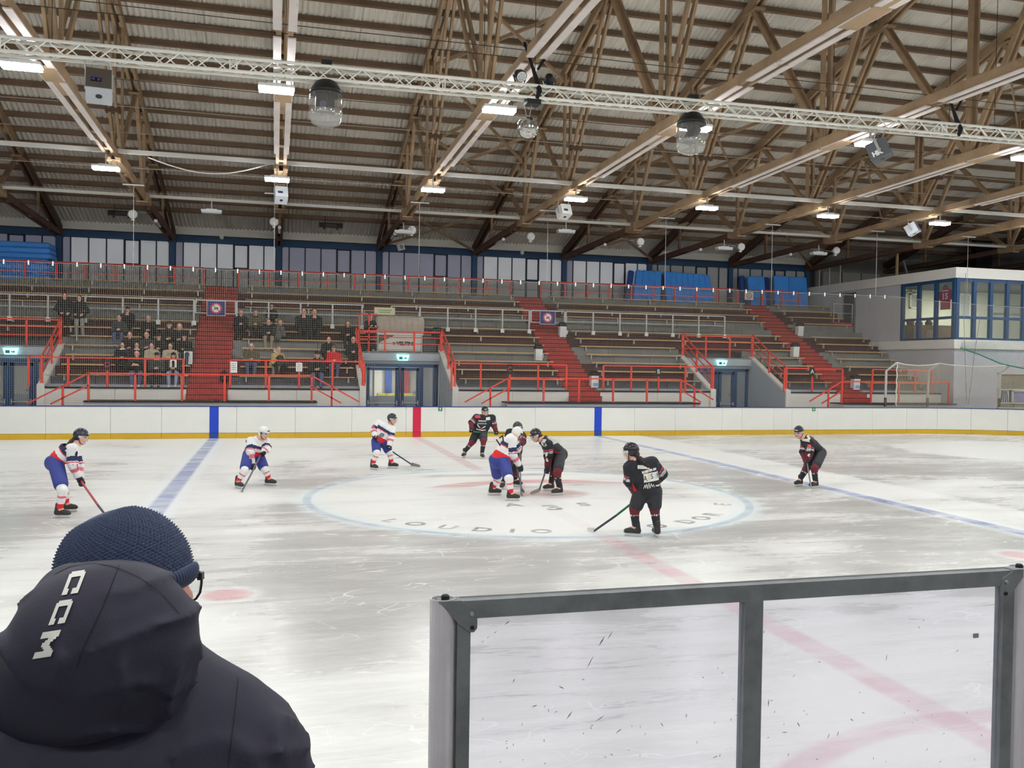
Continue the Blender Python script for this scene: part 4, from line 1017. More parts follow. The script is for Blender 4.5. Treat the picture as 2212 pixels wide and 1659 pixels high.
for (xp, yp, ww, hh, lab) in ((1975, 650, .5, .8, 'white framed notice on the press box inner wall'), (2085, 660, .8, 1.3, 'white inner door frame seen through the front press box window'), (1965, 625, .5, .4, 'small grey picture on the press box inner wall')):
    q2 = px(xp, yp, 22.5); t = thing('wall_frame', lab, 'frame', q2)
    mb = MB()
    for (a, b, c, d) in ((-ww/2, -ww/2+.07, -hh/2, hh/2), (ww/2-.07, ww/2, -hh/2, hh/2), (-ww/2, ww/2, hh/2-.07, hh/2), (-ww/2, ww/2, -hh/2, -hh/2+.07)): mb.box(q2[0]+a, 22.5, q2[2]+c, q2[0]+b, 22.58, q2[2]+d)
    mb.build('border', SIGNW, t)
    mb = MB(); mb.box(q2[0]-ww/2+.07, 22.55, q2[2]-hh/2+.07, q2[0]+ww/2-.07, 22.58, q2[2]+hh/2-.07); mb.build('panel', M('panel_pale_grey', (186, 188, 184), .7), t)
mb = MB(); mb.box(BX+.5, 19.6, 4.28, BX+2.8, 20.3, 5.05); tag(mb.build('desk', M('desk_brown', (112, 92, 76), .6)), 'brown desk behind the side window of the press box', 'desk')
for i, (dx, hh, c, nm) in enumerate(((.6, .3, (120, 70, 60), 'reddish'), (1.1, .22, (60, 58, 56), 'dark'), (1.7, .26, (90, 84, 80), 'brownish'))):
    mb = MB(); mb.lathe([(.0, 5.05), (.16, 5.05), (.19, 5.05+hh*.5), (.1, 5.05+hh), (0, 5.05+hh)], (BX+dx, 19.95, 0), 10); tag(mb.build('bag', M('bag_'+nm, c, .8)), '%s bag standing on the brown press box desk' % nm, 'bag')
mb = MB(); mb.box(29.0, 18.2, 5.95, 33.5, 18.35, 6.05); mb.box(29.0, 18.2, 5.55, 33.5, 18.35, 5.68); tag(mb.build('cable_duct', M('duct_grey', (120, 122, 118), .6)), 'grey double duct crossing the press box behind its front windows', 'duct')
# door in the side wall with a little rail and red step
dr = struct('door_side', (BX, 24, 4.9))
mb = MB(); mb.box(BX-.03, 23.55, 4.62, BX+.02, 24.45, 6.85); mb.build('door_leaf', M('door_dark_grey', (62, 66, 76), .6), dr)
mb = MB(); mb.box(BX-.05, 23.47, 4.62, BX+.01, 23.56, 6.93); mb.box(BX-.05, 24.44, 4.62, BX+.01, 24.53, 6.93); mb.box(BX-.05, 23.47, 6.85, BX+.01, 24.53, 6.93); mb.build('door_frame', M('door_frame_grey', (120, 118, 124), .6), dr)
mb = MB(); mb.tube([(BX-.06, 23.66, 5.6), (BX-.12, 23.66, 5.6), (BX-.12, 23.78, 5.6)], .015, 6); mb.build('handle', RAIL_GREY, dr)
mb = MB(); mb.box(23.7, ry(8)-.02, rz(8)-.01, 24.9, ry(8)+.7, rz(8)+.19); mb.build('side_door_step', STAIR_RED, dr)
rail('short pale railing at the side door of the grey building', [(23.72, ry(8)+.03, rz(8)+.19), (24.88, ry(8)+.03, rz(8)+.19)], 1.0, RAIL_GREY, mids=(.5,), w=.05, tw=.04, group='pale aisle railings')
# ticket window with shutters and papers
tw_ = struct('window_12', ((WX0+WX1)/2, BY, WZ0))
mb = MB(); 
for (a, b, c, d) in ((WX0, WX0+.07, WZ0, WZ1), (WX1-.07, WX1, WZ0, WZ1), (WX0, WX1, WZ1-.07, WZ1), (WX0, WX1, WZ0+.22, WZ0+.28), (WX0, WX1, WZ0, WZ0+.05), (WX0, WX1, WZ0+.86, WZ0+.92)): mb.box(a, BY-.03, c, b, BY+.06, d)
mb.build('window_frame', M('frame_cream', (206, 204, 190), .6), tw_)
BEIGE = M('shutter_beige', (150, 142, 120), .7, rand=.05)
for i in range(7): mb = MB(); z = WZ0+.93+i*.102; mb.box(WX0+.07, BY+.03, z, WX1-.07, BY+.05, z+.095); mb.build('shutter_slat', BEIGE, tw_)
for i in range(4): mb = MB(); mb.box(WX0+.1+i*.9, BY+.02, WZ0+.05, WX0+.96+i*.9, BY+.05, WZ0+.21); mb.build('lower_panel', BEIGE, tw_)
for i, (a, b, c) in enumerate(((.08, .72, (190, 192, 206)), (.86, 1.75, (150, 148, 178)), (1.85, 2.6, (176, 178, 196)), (2.7, 3.6, (196, 196, 204)))):
    mb = MB(); mb.box(WX0+a, BY+.03, WZ0+.29, WX0+b, BY+.05, WZ0+.85); mb.build('pane', M('ticket_pane_%d' % i, c, .3, var=.15, scale=3), tw_)
mb = MB()
for (a, b, c, d) in ((.82, .90, .28, .86), (1.72, 1.80, .28, .86), (.82, 1.8, .80, .87)): mb.box(WX0+a, BY-.04, WZ0+c, WX0+b, BY+.05, WZ0+d)
mb.build('small_sash', M('frame_cream', (206, 204, 190), .6), tw_)
for i in range(5):
    mb = MB(); x = WX0+.12+.13*i; mb.bar((x, BY+.015, WZ0+.3), (x+.1-.05*i, BY+.015, WZ0+.82), .03, .02, up=(0, 1, 0)); mb.build('leaning_stick', M('stick_dark', (70, 70, 84), .6), tw_)
# loft on the flat roof: storage in the dark
DARKW = M('loft_wall_dark', (46, 44, 46), .9)
bbox('loft_partition', 25.3, 27.6, 7.4, 36.6, 27.8, 10.2, M('loft_partition_grey', (120, 118, 112), .9, var=.1))
LW = M('pale_wood_pole', (190, 164, 126), .7)
q = pxX(1938, 590, 26.5); mb = MB(); mb.box(26.43, q[1]-.05, 7.4, 26.53, q[1]+.05, 8.75); mb.prism([(26.43, q[1]-.05, 8.75), (26.53, q[1]-.05, 8.75), (26.53, q[1]+.05, 8.75), (26.43, q[1]+.05, 8.75)], (0, 0, 0), (0, 0, .18)); tag(mb.build('wooden_pole', LW), 'pale upright wooden pole standing on the press box roof', 'pole')
q = pxX(1965, 590, 26.6); mb = MB(); mb.bar((26.6, q[1], 7.4), (26.6, q[1]+.5, 8.5), .07, .07); tag(mb.build('leaning_pole', M('pole_grey', (120, 122, 130), .6)), 'grey leaning pole beside the wooden pole on the press box roof', 'pole')
mb = MB(); mb.box(33.2, 24.0, 7.4, 34.3, 24.4, 10.6); tag(mb.build('black_curtain', M('curtain_black', (24, 24, 32), .9, var=.2, scale=4)), 'tall black curtain column on the press box roof', 'curtain')
for i, (xp, w, hh, lab, c) in enumerate(((2095, .9, .6, 'brown cardboard sheet leaning on the press box roof', (110, 96, 74)), (2060, .5, .5, 'dark crate stack on the press box roof', (56, 50, 46)), (1995, .8, .35, 'dark low box behind the wooden pole on the press box roof', (64, 58, 52)), (2125, .7, .55, 'tan board beside the black curtain on the press box roof', (128, 116, 96)))):
    q = px(xp, 585, 21.4); mb = MB(); mb.prism([(q[0]-w/2, 21.4, 7.4), (q[0]+w/2, 21.4, 7.4), (q[0]+w/2-.06, 21.7, 7.4+hh), (q[0]-w/2+.04, 21.7, 7.4+hh*.95)], (0, 0, 0), (0, .12, 0)); tag(mb.build('loft_board', M('loft_c%d' % i, c, .8)), lab, 'board')
for i, xp in enumerate((1770, 1792, 1815)):
    q = pxX(xp, 600, 25.35); mb = MB(); mb.tube([(25.35, q[1], 7.5), (25.35, q[1], 8.65)], .03, 6); tag(mb.build('loft_post', RAIL_GREY), 'thin grey steel post on the parapet, %s from the back wall' % ORD[i], 'post', 'steel posts on the parapet')
for i in range(3):
    mb = MB(); mb.box(25.6+1.3*i, 27.35, 7.4, 26.8+1.3*i, 27.55, 8.45); tag(mb.build('stored_panel', M('panel_store', (150, 148, 140), .8, rand=.15)), 'pale stored panel against the loft partition, %s from the corner' % ORD[i], 'panel', 'stored panels in the loft')
# ------------------------------------------------------------------ catch net on bent posts at the right end, green net above
POSTW = M('post_pale_grey', (202, 202, 196), .45, .2)
net_posts = []
for xp, lab in ((1912, 'bent pale steel net post standing free beside the right red stairs'), (2003, 'bent pale steel net post in front of the red railing'), (2158, 'bent pale steel net post in front of the ticket window')):
    b = px(xp, 873, 15.5); tt = (b[0]+.1, 15.55, 2.75)
    t = thing('net_post', lab, 'post', (b[0], 15.5, .02), 'bent net posts')
    mb = MB(); mb.tube([(b[0], 15.5, .02), (b[0]+.02, 15.5, 2.72), (b[0]+.33, 15.2, 3.1)], .055, 10); mb.build('tube', POSTW, t)
    mb = MB(); mb.tube([(b[0], 15.5, 1.16), (b[0]+.005, 15.5, 1.55)], .06, 10); mb.build('striped_foot', M('tape_yellow_black', (120, 112, 60), .6, alt=(40, 40, 36), altscale=9, lo=.45, hi=.5), t)
    net_posts.append(vec((b[0]+.33, 15.2, 3.1)))
CORD = M('net_cord_pale', (214, 202, 178), .9); CORDW = M('net_rope_white', (232, 228, 216), .9)
def net_mesh(top, bot, n_v, n_h, r, mat, name, label):
    """knotted net: vertical and horizontal cords between a top and a bottom curve (lists of points), one piece"""
    top = np.array(top); bot = np.array(bot)
    def at(c, s):
        k = np.linspace(0, 1, len(c)); return np.array([np.interp(s, k, c[:, j]) for j in range(3)])
    V = []; Fc = []
    def cord(pts):
        nonlocal V, Fc
        for i, p in enumerate(pts):
            for j in range(3): V.append((p[0]+r*math.cos(2.1*j), p[1]+r*math.sin(2.1*j)*.6, p[2]+r*math.cos(2.1*j+1)*.6))
        base = len(V)-3*len(pts)
        for i in range(len(pts)-1):
            for j in range(3): Fc.append((base+3*i+j, base+3*i+(j+1) % 3, base+3*i+3+(j+1) % 3, base+3*i+3+j))
    for i in range(n_v+1):
        s = i/n_v; a, b = at(top, s), at(bot, s); cord([a, (a+b)/2, b])
    for j in range(1, n_h):
        f = j/n_h; m = max(2, len(top)); cord([at(top, s)*(1-f)+at(bot, s)*f for s in np.linspace(0, 1, m)])
    mb = MB(); mb.v = [tuple(p) for p in V]; mb.f = Fc; mb.m = [0]*len(Fc)
    c = vec(top).mean(0); t = thing(name, label, 'net', (c[0], c[1], float(np.min(bot[:, 2]))))
    mb.build('net_cords', mat, t, props=STUFF); return t
tp = []
ends = net_posts + [vec((31.0, 13.2, 3.0))]
for a, b in zip(ends[:-1], ends[1:]):
    for i in range(9):
        s = i/8; tp.append(a+(b-a)*s - vec((0, 0, .10*math.sin(PI*s)+.025*abs(math.sin(PI*s*5)))))
btm = [p*vec((1, 1, 0))+vec((0, .1, 1.16)) for p in tp]
cn = net_mesh(tp, btm, 210, 36, .0045, CORD, 'catch_net', 'beige catch net strung between the bent posts at the right end')
mb = MB(); mb.tube(tp, .02, 6); mb.tube([tp[0]+vec((.03*math.sin(i*2.2), 0, -.16*i)) for i in range(13)], .02, 6); mb.build('edge_rope', CORDW, cn)
GREENC = M('net_green', (30, 130, 104), .8)
g0, g1, g2, g3 = px(2075, 752, 15.9), px(2160, 785, 15.3), px(2240, 800, 14.6), px(2240, 722, 16.0)
gn = net_mesh([px(2078, 738, 16.05), px(2150, 736, 16.05), px(2240, 722, 16.05)], [g0, g1, g2], 46, 16, .004, GREENC, 'green_net', 'loose green net hanging in front of the white band at the right edge')
mb = MB(); mb.tube([g0, (g0+g1)/2+vec((0, 0, .04)), g1, (g1+g2)/2-vec((0, 0, .03)), g2], .03, 6); mb.build('edge_rope', GREENC, gn)
for lab, pts in (('thin grey cord hanging straight down in front of the building front', [(2086, 590), (2082, 690), (2088, 873)]), ('thin grey cord slanting down in front of the front press box windows', [(2118, 680), (2104, 770), (2092, 873)])):
    mb = MB(); mb.tube([px(a, b, 15.95) for a, b in pts], .012, 5); tag(mb.build('rigging_cord', M('cord_grey', (130, 132, 134), .8)), lab, 'cord')
# ------------------------------------------------------------------ protective net hanging above the far boards
NET = M('net_cord_grey', (172, 168, 154), .9)
NZ = 5.96
top = [(-21.0, 15.2, NZ), (21.0, 15.2, NZ)]; bot = [(-21.0, 15.2, 1.16), (21.0, 15.2, 1.16)]
pn = net_mesh(top, bot, 640, 60, .0028, NET, 'protective_net', 'fine grey protective net hanging from hooks along the far boards')
ang = [math.radians(90-6*i) for i in range(12)]
top2 = [(21.0+9*math.cos(a)*.99, 6.2+9*math.sin(a), NZ-.07*i) for i, a in enumerate(ang)]
net_mesh(top2, [(p[0], p[1], 1.16) for p in top2], 190, 60, .0028, NET, 'protective_net_corner', 'fine grey protective net curving round the right rink corner')
mb = MB(); mb.tube([(-21, 15.2, NZ)]+[(21, 15.2, NZ)]+top2[1:], .012, 5)
mb.build('cable', M('steel_cable', (150, 150, 146), .5, .5), pn); cb = pn
hk = None
for i in range(56):
    x = -20.6+.745*i
    if hk is None:
        m = MB(); m.box(-.02, -.02, -.10, .02, .02, .05); o = m.build('hook', SIGNW, cb, origin=(0, 0, 0)); hk = o.data; o.location = (vec((x, 15.18, NZ))-WO[cb.name]).tolist()
    else: place('hook', hk, cb, (x, 15.18, NZ))
for i, (xp, yp) in enumerate(((288, 466), (592, 486), (905, 440), (1182, 458), (1437, 470), (1667, 485), (1893, 497), (2090, 508))):
    X = (-10.1, -5.1, -.0, 5, 9.9, 14.9, 20, 25)[i]; a = px(xp, 575, 15.2)
    t = thing('net_hanger', 'vertical steel wire carrying the net cable, %s from the left' % ORD[i], 'wire', (a[0], 15.2, NZ), 'net suspension wires')
    mb = MB(); mb.tube([(a[0], 15.2, NZ), (a[0], 15.2, chord_z(15.2)-.06)], .009, 5); mb.build('wire', RAIL_GREY, t)
    mb = MB(); mb.box(a[0]-.35, 15.14, chord_z(15.2)-.09, a[0]+.35, 15.26, chord_z(15.2)-.05); mb.build('bracket', RAIL_GREY, t)
# ------------------------------------------------------------------ kiosk on the middle platform
TARP = M('tarp_beige', (172, 160, 144), .75, var=.08, bump=.5, bscale=5, stretch=(3, 1, 1))
kx0, kx1, ky = float(px(815, 740, 20.45)[0]), float(px(912, 740, 20.45)[0]), 20.45
t = thing('kiosk', 'white drinks kiosk with lettered front and beige tarpaulin cover above the middle doors', 'kiosk', ((kx0+kx1)/2, ky+.4, 3.235))
mb = MB(); mb.box(kx0, ky, 3.27, kx1, ky+.8, 3.98); mb.build('counter', WHITE_WALL, t)
mb = MB(); mb.prism([(kx0+.02, ky-.006, 3.60), (kx0+.75, ky-.006, 3.95), (kx0+.02, ky-.006, 3.95)], (0, 0, 0), (0, .005, 0)); mb.build('dark_flash', M('kiosk_green', (84, 96, 84), .6), t)
mb = MB(); mb.box(kx0-.03, ky-.08, 3.98, kx1+.03, ky+.85, 4.04); mb.build('counter_top', SIGNW, t)
lettering('VELTINS', .21, M('kiosk_letter', (64, 60, 58), .6), t, (kx0+1.22, ky-.006, 3.60), (1, 0, 0), (0, 0, 1), bold=.012)
mb = MB(); mb.lathe([(0, -.003), (.07, -.003), (.07, .003)], (kx0+.72, ky-.006, 3.6), 16, axis='y'); mb.build('emblem', M('kiosk_emblem', (150, 130, 126), .6), t)
for x in (kx0+.02, kx1-.02):
    mb = MB(); mb.box(x-.03, ky-.05, 3.24, x+.03, ky+.01, 4.75); mb.build('corner_post', RAIL_GREY, t)
mb = MB(); n = 28
prof = [(.0, 4.05), (-.06, 4.2), (-.10, 4.5), (-.04, 4.74), (.1, 4.80), (.75, 4.80), (.9, 4.5), (.92, 4.05)]
vs = []
for i in range(n+1):
    x = kx0-.06+(kx1-kx0+.12)*i/n; e = min(i, n-i)/2.0; inset = .10 if e < .5 else 0
    for (dy, z) in prof: vs.append((x, ky+dy+.025*math.sin(i*1.9+z*3)-(0 if dy < .4 else inset), z-inset*(z > 4.6)*.8-.02*math.sin(i*1.3)*(z < 4.1)))
fs = []
for i in range(n):
    for j in range(len(prof)-1): fs.append((i*8+j, (i+1)*8+j, (i+1)*8+j+1, i*8+j+1))
fs.append(tuple(range(8))); fs.append(tuple(n*8+j for j in range(7, -1, -1)))
mb.add(vs, fs); mb.build('tarpaulin', TARP, t, smooth=True)
mb = MB(); mb.box(kx1+.06, ky+.1, 3.235, kx1+.72, ky+.7, 3.94); tag(mb.build('equipment_box', CONC_DARK), 'dark grey box beside the kiosk on the middle platform', 'box')
mb = MB(); mb.box(kx1+.42, ky-.25, 3.98, kx1+.86, ky+.1, 4.24); mb.lathe([(.0, 4.24), (.2, 4.24), (.16, 4.34), (0, 4.36)], (kx1+.64, ky-.08, 0), 10); mb.box(kx1+.6, ky-.1, 3.235, kx1+.68, ky-.02, 3.98)
tag(mb.build('covered_monitor', BLACK_METAL), 'black hooded device on the corner post right of the kiosk', 'device')
q0, q1 = float(px(782, 720, 20.3)[0]), float(px(796, 720, 20.3)[0])
t = thing('red_scaffold', 'red steel frame beside the camera operator left of the kiosk', 'frame', (q0, 20.3, 3.235))
for x in (q0-.12, q1+.02):
    mb = MB(); mb.box(x-.03, 20.27, 3.235, x+.03, 20.33, 4.85); mb.build('upright', RAIL_RED, t)
for z in (4.82, 4.05, 3.75):
    mb = MB(); mb.box(q0-.12, 20.27, z-.03, q1+.35, 20.33, z+.03); mb.build('crossbar', RAIL_RED, t)
# ------------------------------------------------------------------ white lighting truss over the centre line
def tz(x): return float(np.interp(x, [-8.1, .0, 10.5], [px(450, 140, 0)[2], px(1140, 204, 0)[2], px(1900, 267, 0)[2]]))
za, zb = tz(-8.1), tz(10.5); gr = (zb-za)/18.6
def tc(x): return za+gr*(x+8.1)
TX0, N, PT = -15.0, 55, .56
t = thing('lighting_truss', 'long white aluminium lighting truss hanging across the hall', 'truss', (0, 0, tc(0)))
hw = .125
for sy in (-1, 1):
    for sz in (-1, 1):
        mb = MB(); a, b = TX0, TX0+N*PT; mb.tube([(a, sy*hw, tc(a)+sz*hw), (b, sy*hw, tc(b)+sz*hw)], .033, 8); mb.build('chord', WHITE_ALU, t, smooth=True)
def vbrace(face):
    m = MB(); h = PT/2
    if face in ('f', 'b'):
        y = -hw if face == 'f' else hw; s = 1 if face == 'f' else -1
        m.tube([(-h, y, -hw*s), (0, y, hw*s)], .0125, 6); m.tube([(0, y, hw*s), (h, y, -hw*s)], .0125, 6)
    else:
        z = -hw if face == 'd' else hw; s = 1 if face == 'd' else -1
        m.tube([(-h, -hw*s, z), (0, hw*s, z)], .0125, 6); m.tube([(0, hw*s, z), (h, -hw*s, z)], .0125, 6)
    return m
for face in 'fbdu':
    me = None
    for i in range(N):
        x = TX0+(i+.5)*PT; p = vec((x, 0, tc(x)))
        if me is None: o = vbrace(face).build('brace', WHITE_ALU, t, origin=(0, 0, 0)); me = o.data; o.location = (p-WO[t.name]).tolist(); WO[o.name] = p
        else: place('brace', me, t, p)
for i in range(8):
    x = TX0+1.0+4*i
    for dx in (0, .12):
        mb = MB(); 
        for sy in (-1, 1): mb.tube([(x+dx, sy*hw, tc(x)-hw), (x+dx, sy*hw, tc(x)+hw)], .012, 6)
        mb.build('end_frame', WHITE_ALU, t)
# steel wires and black slings that carry the truss
def wire(label, p, q, r=.008, mat=None, cat='wire', group=None):
    mb = MB(); mb.tube([p, q], r, 5); return tag(mb.build('hanging_wire', mat or M('wire_dark', (56, 50, 46), .6)), label, cat, group)
def at_truss(xp): return float(px(xp, 200, 0)[0])
for i, (xp, top) in enumerate(((112, 15), (1045, 14), (1155, 14), (1437, 14.5), (2052, 14), (2150, 14), (1800, 14))):
    x = at_truss(xp); wire('dark vertical suspension wire rising from the white truss, %s from the left' % ['first', 'second', 'third', 'fourth', 'sixth', 'seventh', 'fifth'][i], (x, .0, tc(x)+.1), (x, .0, top), group='suspension wires of the truss')
STRAP = M('strap_black', (22, 22, 24), .8)
for xp, lab in ((1155, 'black lifting sling and motor above the mirror ball'), (2062, 'black lifting sling on the white truss at the right')):
    x = at_truss(xp); z = tc(x)
    t = thing('sling', lab, 'sling', (x, 0, z-.15))
    mb = MB(); mb.tube([(x-.24, -.02, z+1.02), (x-.05, -.02, z+.5), (x+.03, -.05, z+.25), (x+.06, -.16, z), (x-.0, -.16, z-.15)], [.03, .035, .05, .055, .04], 7); mb.build('strap', STRAP, t)
    mb = MB(); mb.tube([(x+.34, .02, z+.95), (x+.06, .0, z+.5)], .03, 6); mb.build('strap_short', STRAP, t)
    mb = MB(); mb.tube([(x-.24, -.02, z+1.0), (x-.24, -.02, 9.3)], .02, 6); mb.build('chain', STRAP, t)
# mirror ball
MIRR = M('mirror_facets', (226, 226, 220), .12, 1.0, rand=.2)
x = at_truss(1140); bc = px(1140, 276, 0); R_ = .225
t = thing('mirror_ball', 'silver mirror ball hanging under the white truss', 'mirror ball', (x, 0, bc[2]-R_))
mb = MB(); vs = []; fs = []; rng = random.Random(3)
nl = 22
for i in range(nl):
    t0, t1 = PI*i/nl, PI*(i+1)/nl; na = max(6, int(44*math.sin((t0+t1)/2)))
    for j in range(na):
        a0, a1 = 2*PI*j/na, 2*PI*(j+1)/na; ts, as_ = (t1-t0)*.06, (a1-a0)*.06; o = len(vs); jit = [rng.uniform(-.012, .012) for _ in range(3)]
        for tt, aa in ((t0+ts, a0+as_), (t1-ts, a0+as_), (t1-ts, a1-as_), (t0+ts, a1-as_)):
            vs.append((bc[0]+R_*math.sin(tt)*math.cos(aa)+jit[0]*.2, bc[1]+R_*math.sin(tt)*math.sin(aa)+jit[1]*.2, bc[2]+R_*math.cos(tt)+jit[2]*.1))
        fs.append((o, o+1, o+2, o+3))
mb.add(vs, fs); o = mb.build('facets', MIRR, t); o['kind'] = 'stuff'
mb = MB(); mb.sphere(bc, R_*.985, 20, 12); mb.build('core', M('mirror_core', (150, 150, 144), .3, .8), t, smooth=True)
mb = MB(); mb.tube([(bc[0]-.08, 0, tc(x)-.24), (bc[0]-.03, 0, bc[2]+R_)], .008, 5); mb.tube([(bc[0]+.08, 0, tc(x)-.24), (bc[0]+.03, 0, bc[2]+R_)], .008, 5); mb.build('chain', RAIL_GREY, t)
mb = MB(); mb.box(bc[0]-.06, -.14, tc(x)-.25, bc[0]+.24, .14, tc(x)-.13); mb.build('motor', BLACK_METAL, t)
# clear weather domes with moving heads
DOME = glass_mat('dome_clear', (.93, .94, .94), .09, (226, 226, 220), .10)
DOMEW = glass_mat('dome_frost', (.92, .93, .93), .25, (230, 230, 224), .08)
def dome(xp, ytop, ybot, tilt, label, head):
    c = px(xp, (ytop+ybot)/2, 0); x = c[0]; k = .31; zt = tc(x)-.15; zb_ = zt-.86
    t = thing('lamp_dome', label, 'stage light', (x, 0, zb_), 'stage lights in clear domes')
    mb = MB(); mb.lathe([(.0, zt+.02), (.17, zt+.02), (.20, zt), (.305, zt-.16), (.32, zt-.24), (.30, zt-.22), (.25, zt-.1), (.0, zt-.06)], (x, 0, 0), 28); mb.build('hood', BLACK_METAL, t, smooth=True)
    mb = MB(); mb.lathe([(.312, zt-.24), (.315, zt-.4), (.318, zt-.56)], (x, 0, 0), 28); mb.build('clear_wall', DOME, t, smooth=True)
    mb = MB(); mb.lathe([(.318, zt-.56), (.315, zt-.70), (.27, zt-.80), (.16, zt-.85), (.0, zt-.86)], (x, 0, 0), 28); mb.build('frosted_bottom', DOMEW, t, smooth=True)
    if head:
        mb = MB(); mb.tube([(x-.03, 0, zt-.1), (x+.0, 0, zt-.34)], .1, 10); mb.build('yoke', M('head_grey', (70, 70, 72), .5), t)
        mb = MB(); mb.tube([(x+.1, -.02, zt-.3), (x-.12, -.08, zt-.62)], [.13, .12], 12); mb.build('moving_head', M('head_grey', (70, 70, 72), .5), t)
    else:
        mb = MB(); mb.box(x-.2, -.12, zt-.56, x+.16, .12, zt-.22); mb.build('moving_head', BLACK_METAL, t)
        mb = MB(); mb.lathe([(0, -.13), (.07, -.13), (.07, -.12)], (x-.06, 0, zt-.46), 14, axis='y'); mb.build('lens', M('lens_glass', (90, 96, 110), .1), t)
    mb = MB(); mb.box(x-.1, -.13, zt+.28, x+.1, .0, zt+.40); mb.build('clamp', BLACK_METAL, t)
    return t
dome(704, 175, 281, 0, 'clear plastic dome with a black moving head, left of the mirror ball', False)
dome(1493, 245, 338, 0, 'clear plastic dome with a grey moving head, right of the mirror ball', True)
# par lights on top of the truss
for xp, yp, lab, face in ((1123, 162, 'black LED spotlight with a bright round front on the white truss', 1), (1187, 175, 'black LED spotlight seen from behind on the white truss', 0)):
    q = px(xp, yp, 0); x, z = q[0], q[2]
    t = thing('spotlight', lab, 'spotlight', (x, 0, tc(x)+.15))
    d = norm(vec((.15, -.75, -.55)) if face else vec((.3, .8, -.5)))
    mb = MB(); mb.tube([q-d*.14, q-d*.02, q+d*.10], [.07, .115, .12], 16); mb.build('can', BLACK_METAL, t)
    if face:
        mb = MB(); mb.tube([q+d*.10, q+d*.108], .105, 18); mb.build('lens_disc', M('led_lens', (226, 232, 226), .3), t)
        u = norm(np.cross(d, (0, 0, 1))); w = np.cross(u, d)
        for i in range(7):
            a = 2*PI*i/6; rr = 0 if i == 6 else .06; p = q+d*.112+u*rr*math.cos(a)+w*rr*math.sin(a)
            mb = MB(); mb.tube([p, p+d*.004], .022, 8); mb.build('led', M('led_dot', (190, 196, 190), .2), t)
    mb = MB()
    for s in (-.14, .14): mb.bar((x+s, 0, z), (x+s*.6, 0, tc(x)+.15), .02, .03, up=(0, 1, 0))
    mb.bar((x-.1, 0, tc(x)+.15), (x+.1, 0, tc(x)+.15), .03, .02); mb.build('yoke', BLACK_METAL, t)
# loudspeakers
SPK = M('speaker_grey', (176, 180, 184), .6, var=.1); SPKD = M('speaker_brown', (84, 74, 68), .7); SPKS = M('speaker_dark_grey', (92, 94, 98), .6)
def speaker(c, s, rz_, rx_, label, mats=(SPK, SPKD), hang=None, letters=False):
    c = vec(c); R = np.array(Matrix.Rotation(rz_, 3, 'Z') @ Matrix.Rotation(rx_, 3, 'X'))
    t = thing('loudspeaker', label, 'loudspeaker', c-vec((0, 0, s*.6)), 'hanging loudspeakers')
    mb = MB(); mb.obox(c, (s, s*1.05, s*1.0), R); mb.build('cabinet', mats[0], t)
    def P(x, y, z): return c+R@vec((x*s, y*s, z*s))
    mb = MB(); mb.obox(P(0, -.53, 0), (s*.97, s*.02, s*.97), R); mb.build('back_panel', mats[1], t)
    mb = MB(); mb.obox(P(-.1, -.545, -.1), (s*.4, s*.02, s*.2), R); mb.build('connector_plate', BLACK_METAL, t)
    for dx in (-.2, .0):
        mb = MB(); mb.obox(P(dx, -.56, -.1), (s*.1, s*.02, s*.1), R); mb.build('socket', M('socket_blue', (70, 78, 150), .4), t)
    mb = MB(); ring = [P(.13*math.cos(2*PI*i/16), .0+.13*math.sin(2*PI*i/16), -.505) for i in range(16)]; mb.add(ring, [tuple(range(16))][::-1]); mb.prism(ring, (0, 0, 0), R@vec((0, 0, -.012*s))); mb.build('horn', BLACK_METAL, t)
    for dx in (-.53, .53):
        mb = MB(); mb.obox(P(dx, -.05, .2), (s*.05, s*.14, s*.8), R); mb.build('side_bracket', RAIL_GREY, t)
    if letters:
        lettering('HK', s*.36, SIGNW, t, P(-.505, .1, -.2), R@vec((0, -1, 0)), R@vec((0, 0, 1)), bold=.01)
    if hang is not None:
        mb = MB()
        for dx in (-.5, .5): mb.tube([P(dx, 0, .45), (P(dx, 0, .5)[0], c[1]-(.12 if abs(c[1]) < .5 else 0), hang+(-.02 if abs(c[1]) < .5 else .06))], .012, 5)
        mb.build('hanging_chain', RAIL_GREY, t)
    return t
c = px(214, 187, 0); speaker(c, .44, .15, -.42, 'large grey loudspeaker hanging from the white truss at the left', hang=tc(c[0])-.1)
c = px(1899, 326, 0); speaker(c, .42, .75, -.40, 'large grey loudspeaker with two white letters hanging from the white truss at the right', mats=(SPKS, SPKS), hang=tc(c[0])-.1, letters=True)
c = px(607, 422, 13.4); speaker(c, .42, .1, -.5, 'small pale wall loudspeaker on the truss in line with the camera', mats=(SPK, SPK), hang=chord_z(13.4)-.02)
c = px(1218, 458, 13.6); speaker(c, .42, .2, -.4, 'small pale loudspeaker below the fourth lit lamp of the far row', mats=(M('speaker_pale', (190, 188, 182), .6), M('speaker_pale', (190, 188, 182), .6)), hang=chord_z(13.6)-.02)
c = pxX(1971, 495, 20.0); speaker(c, .42, .6, -.5, 'small dark and pale loudspeaker hanging by a red strap at the right', mats=(SPK, SPKS), hang=chord_z(c[1])-.02)
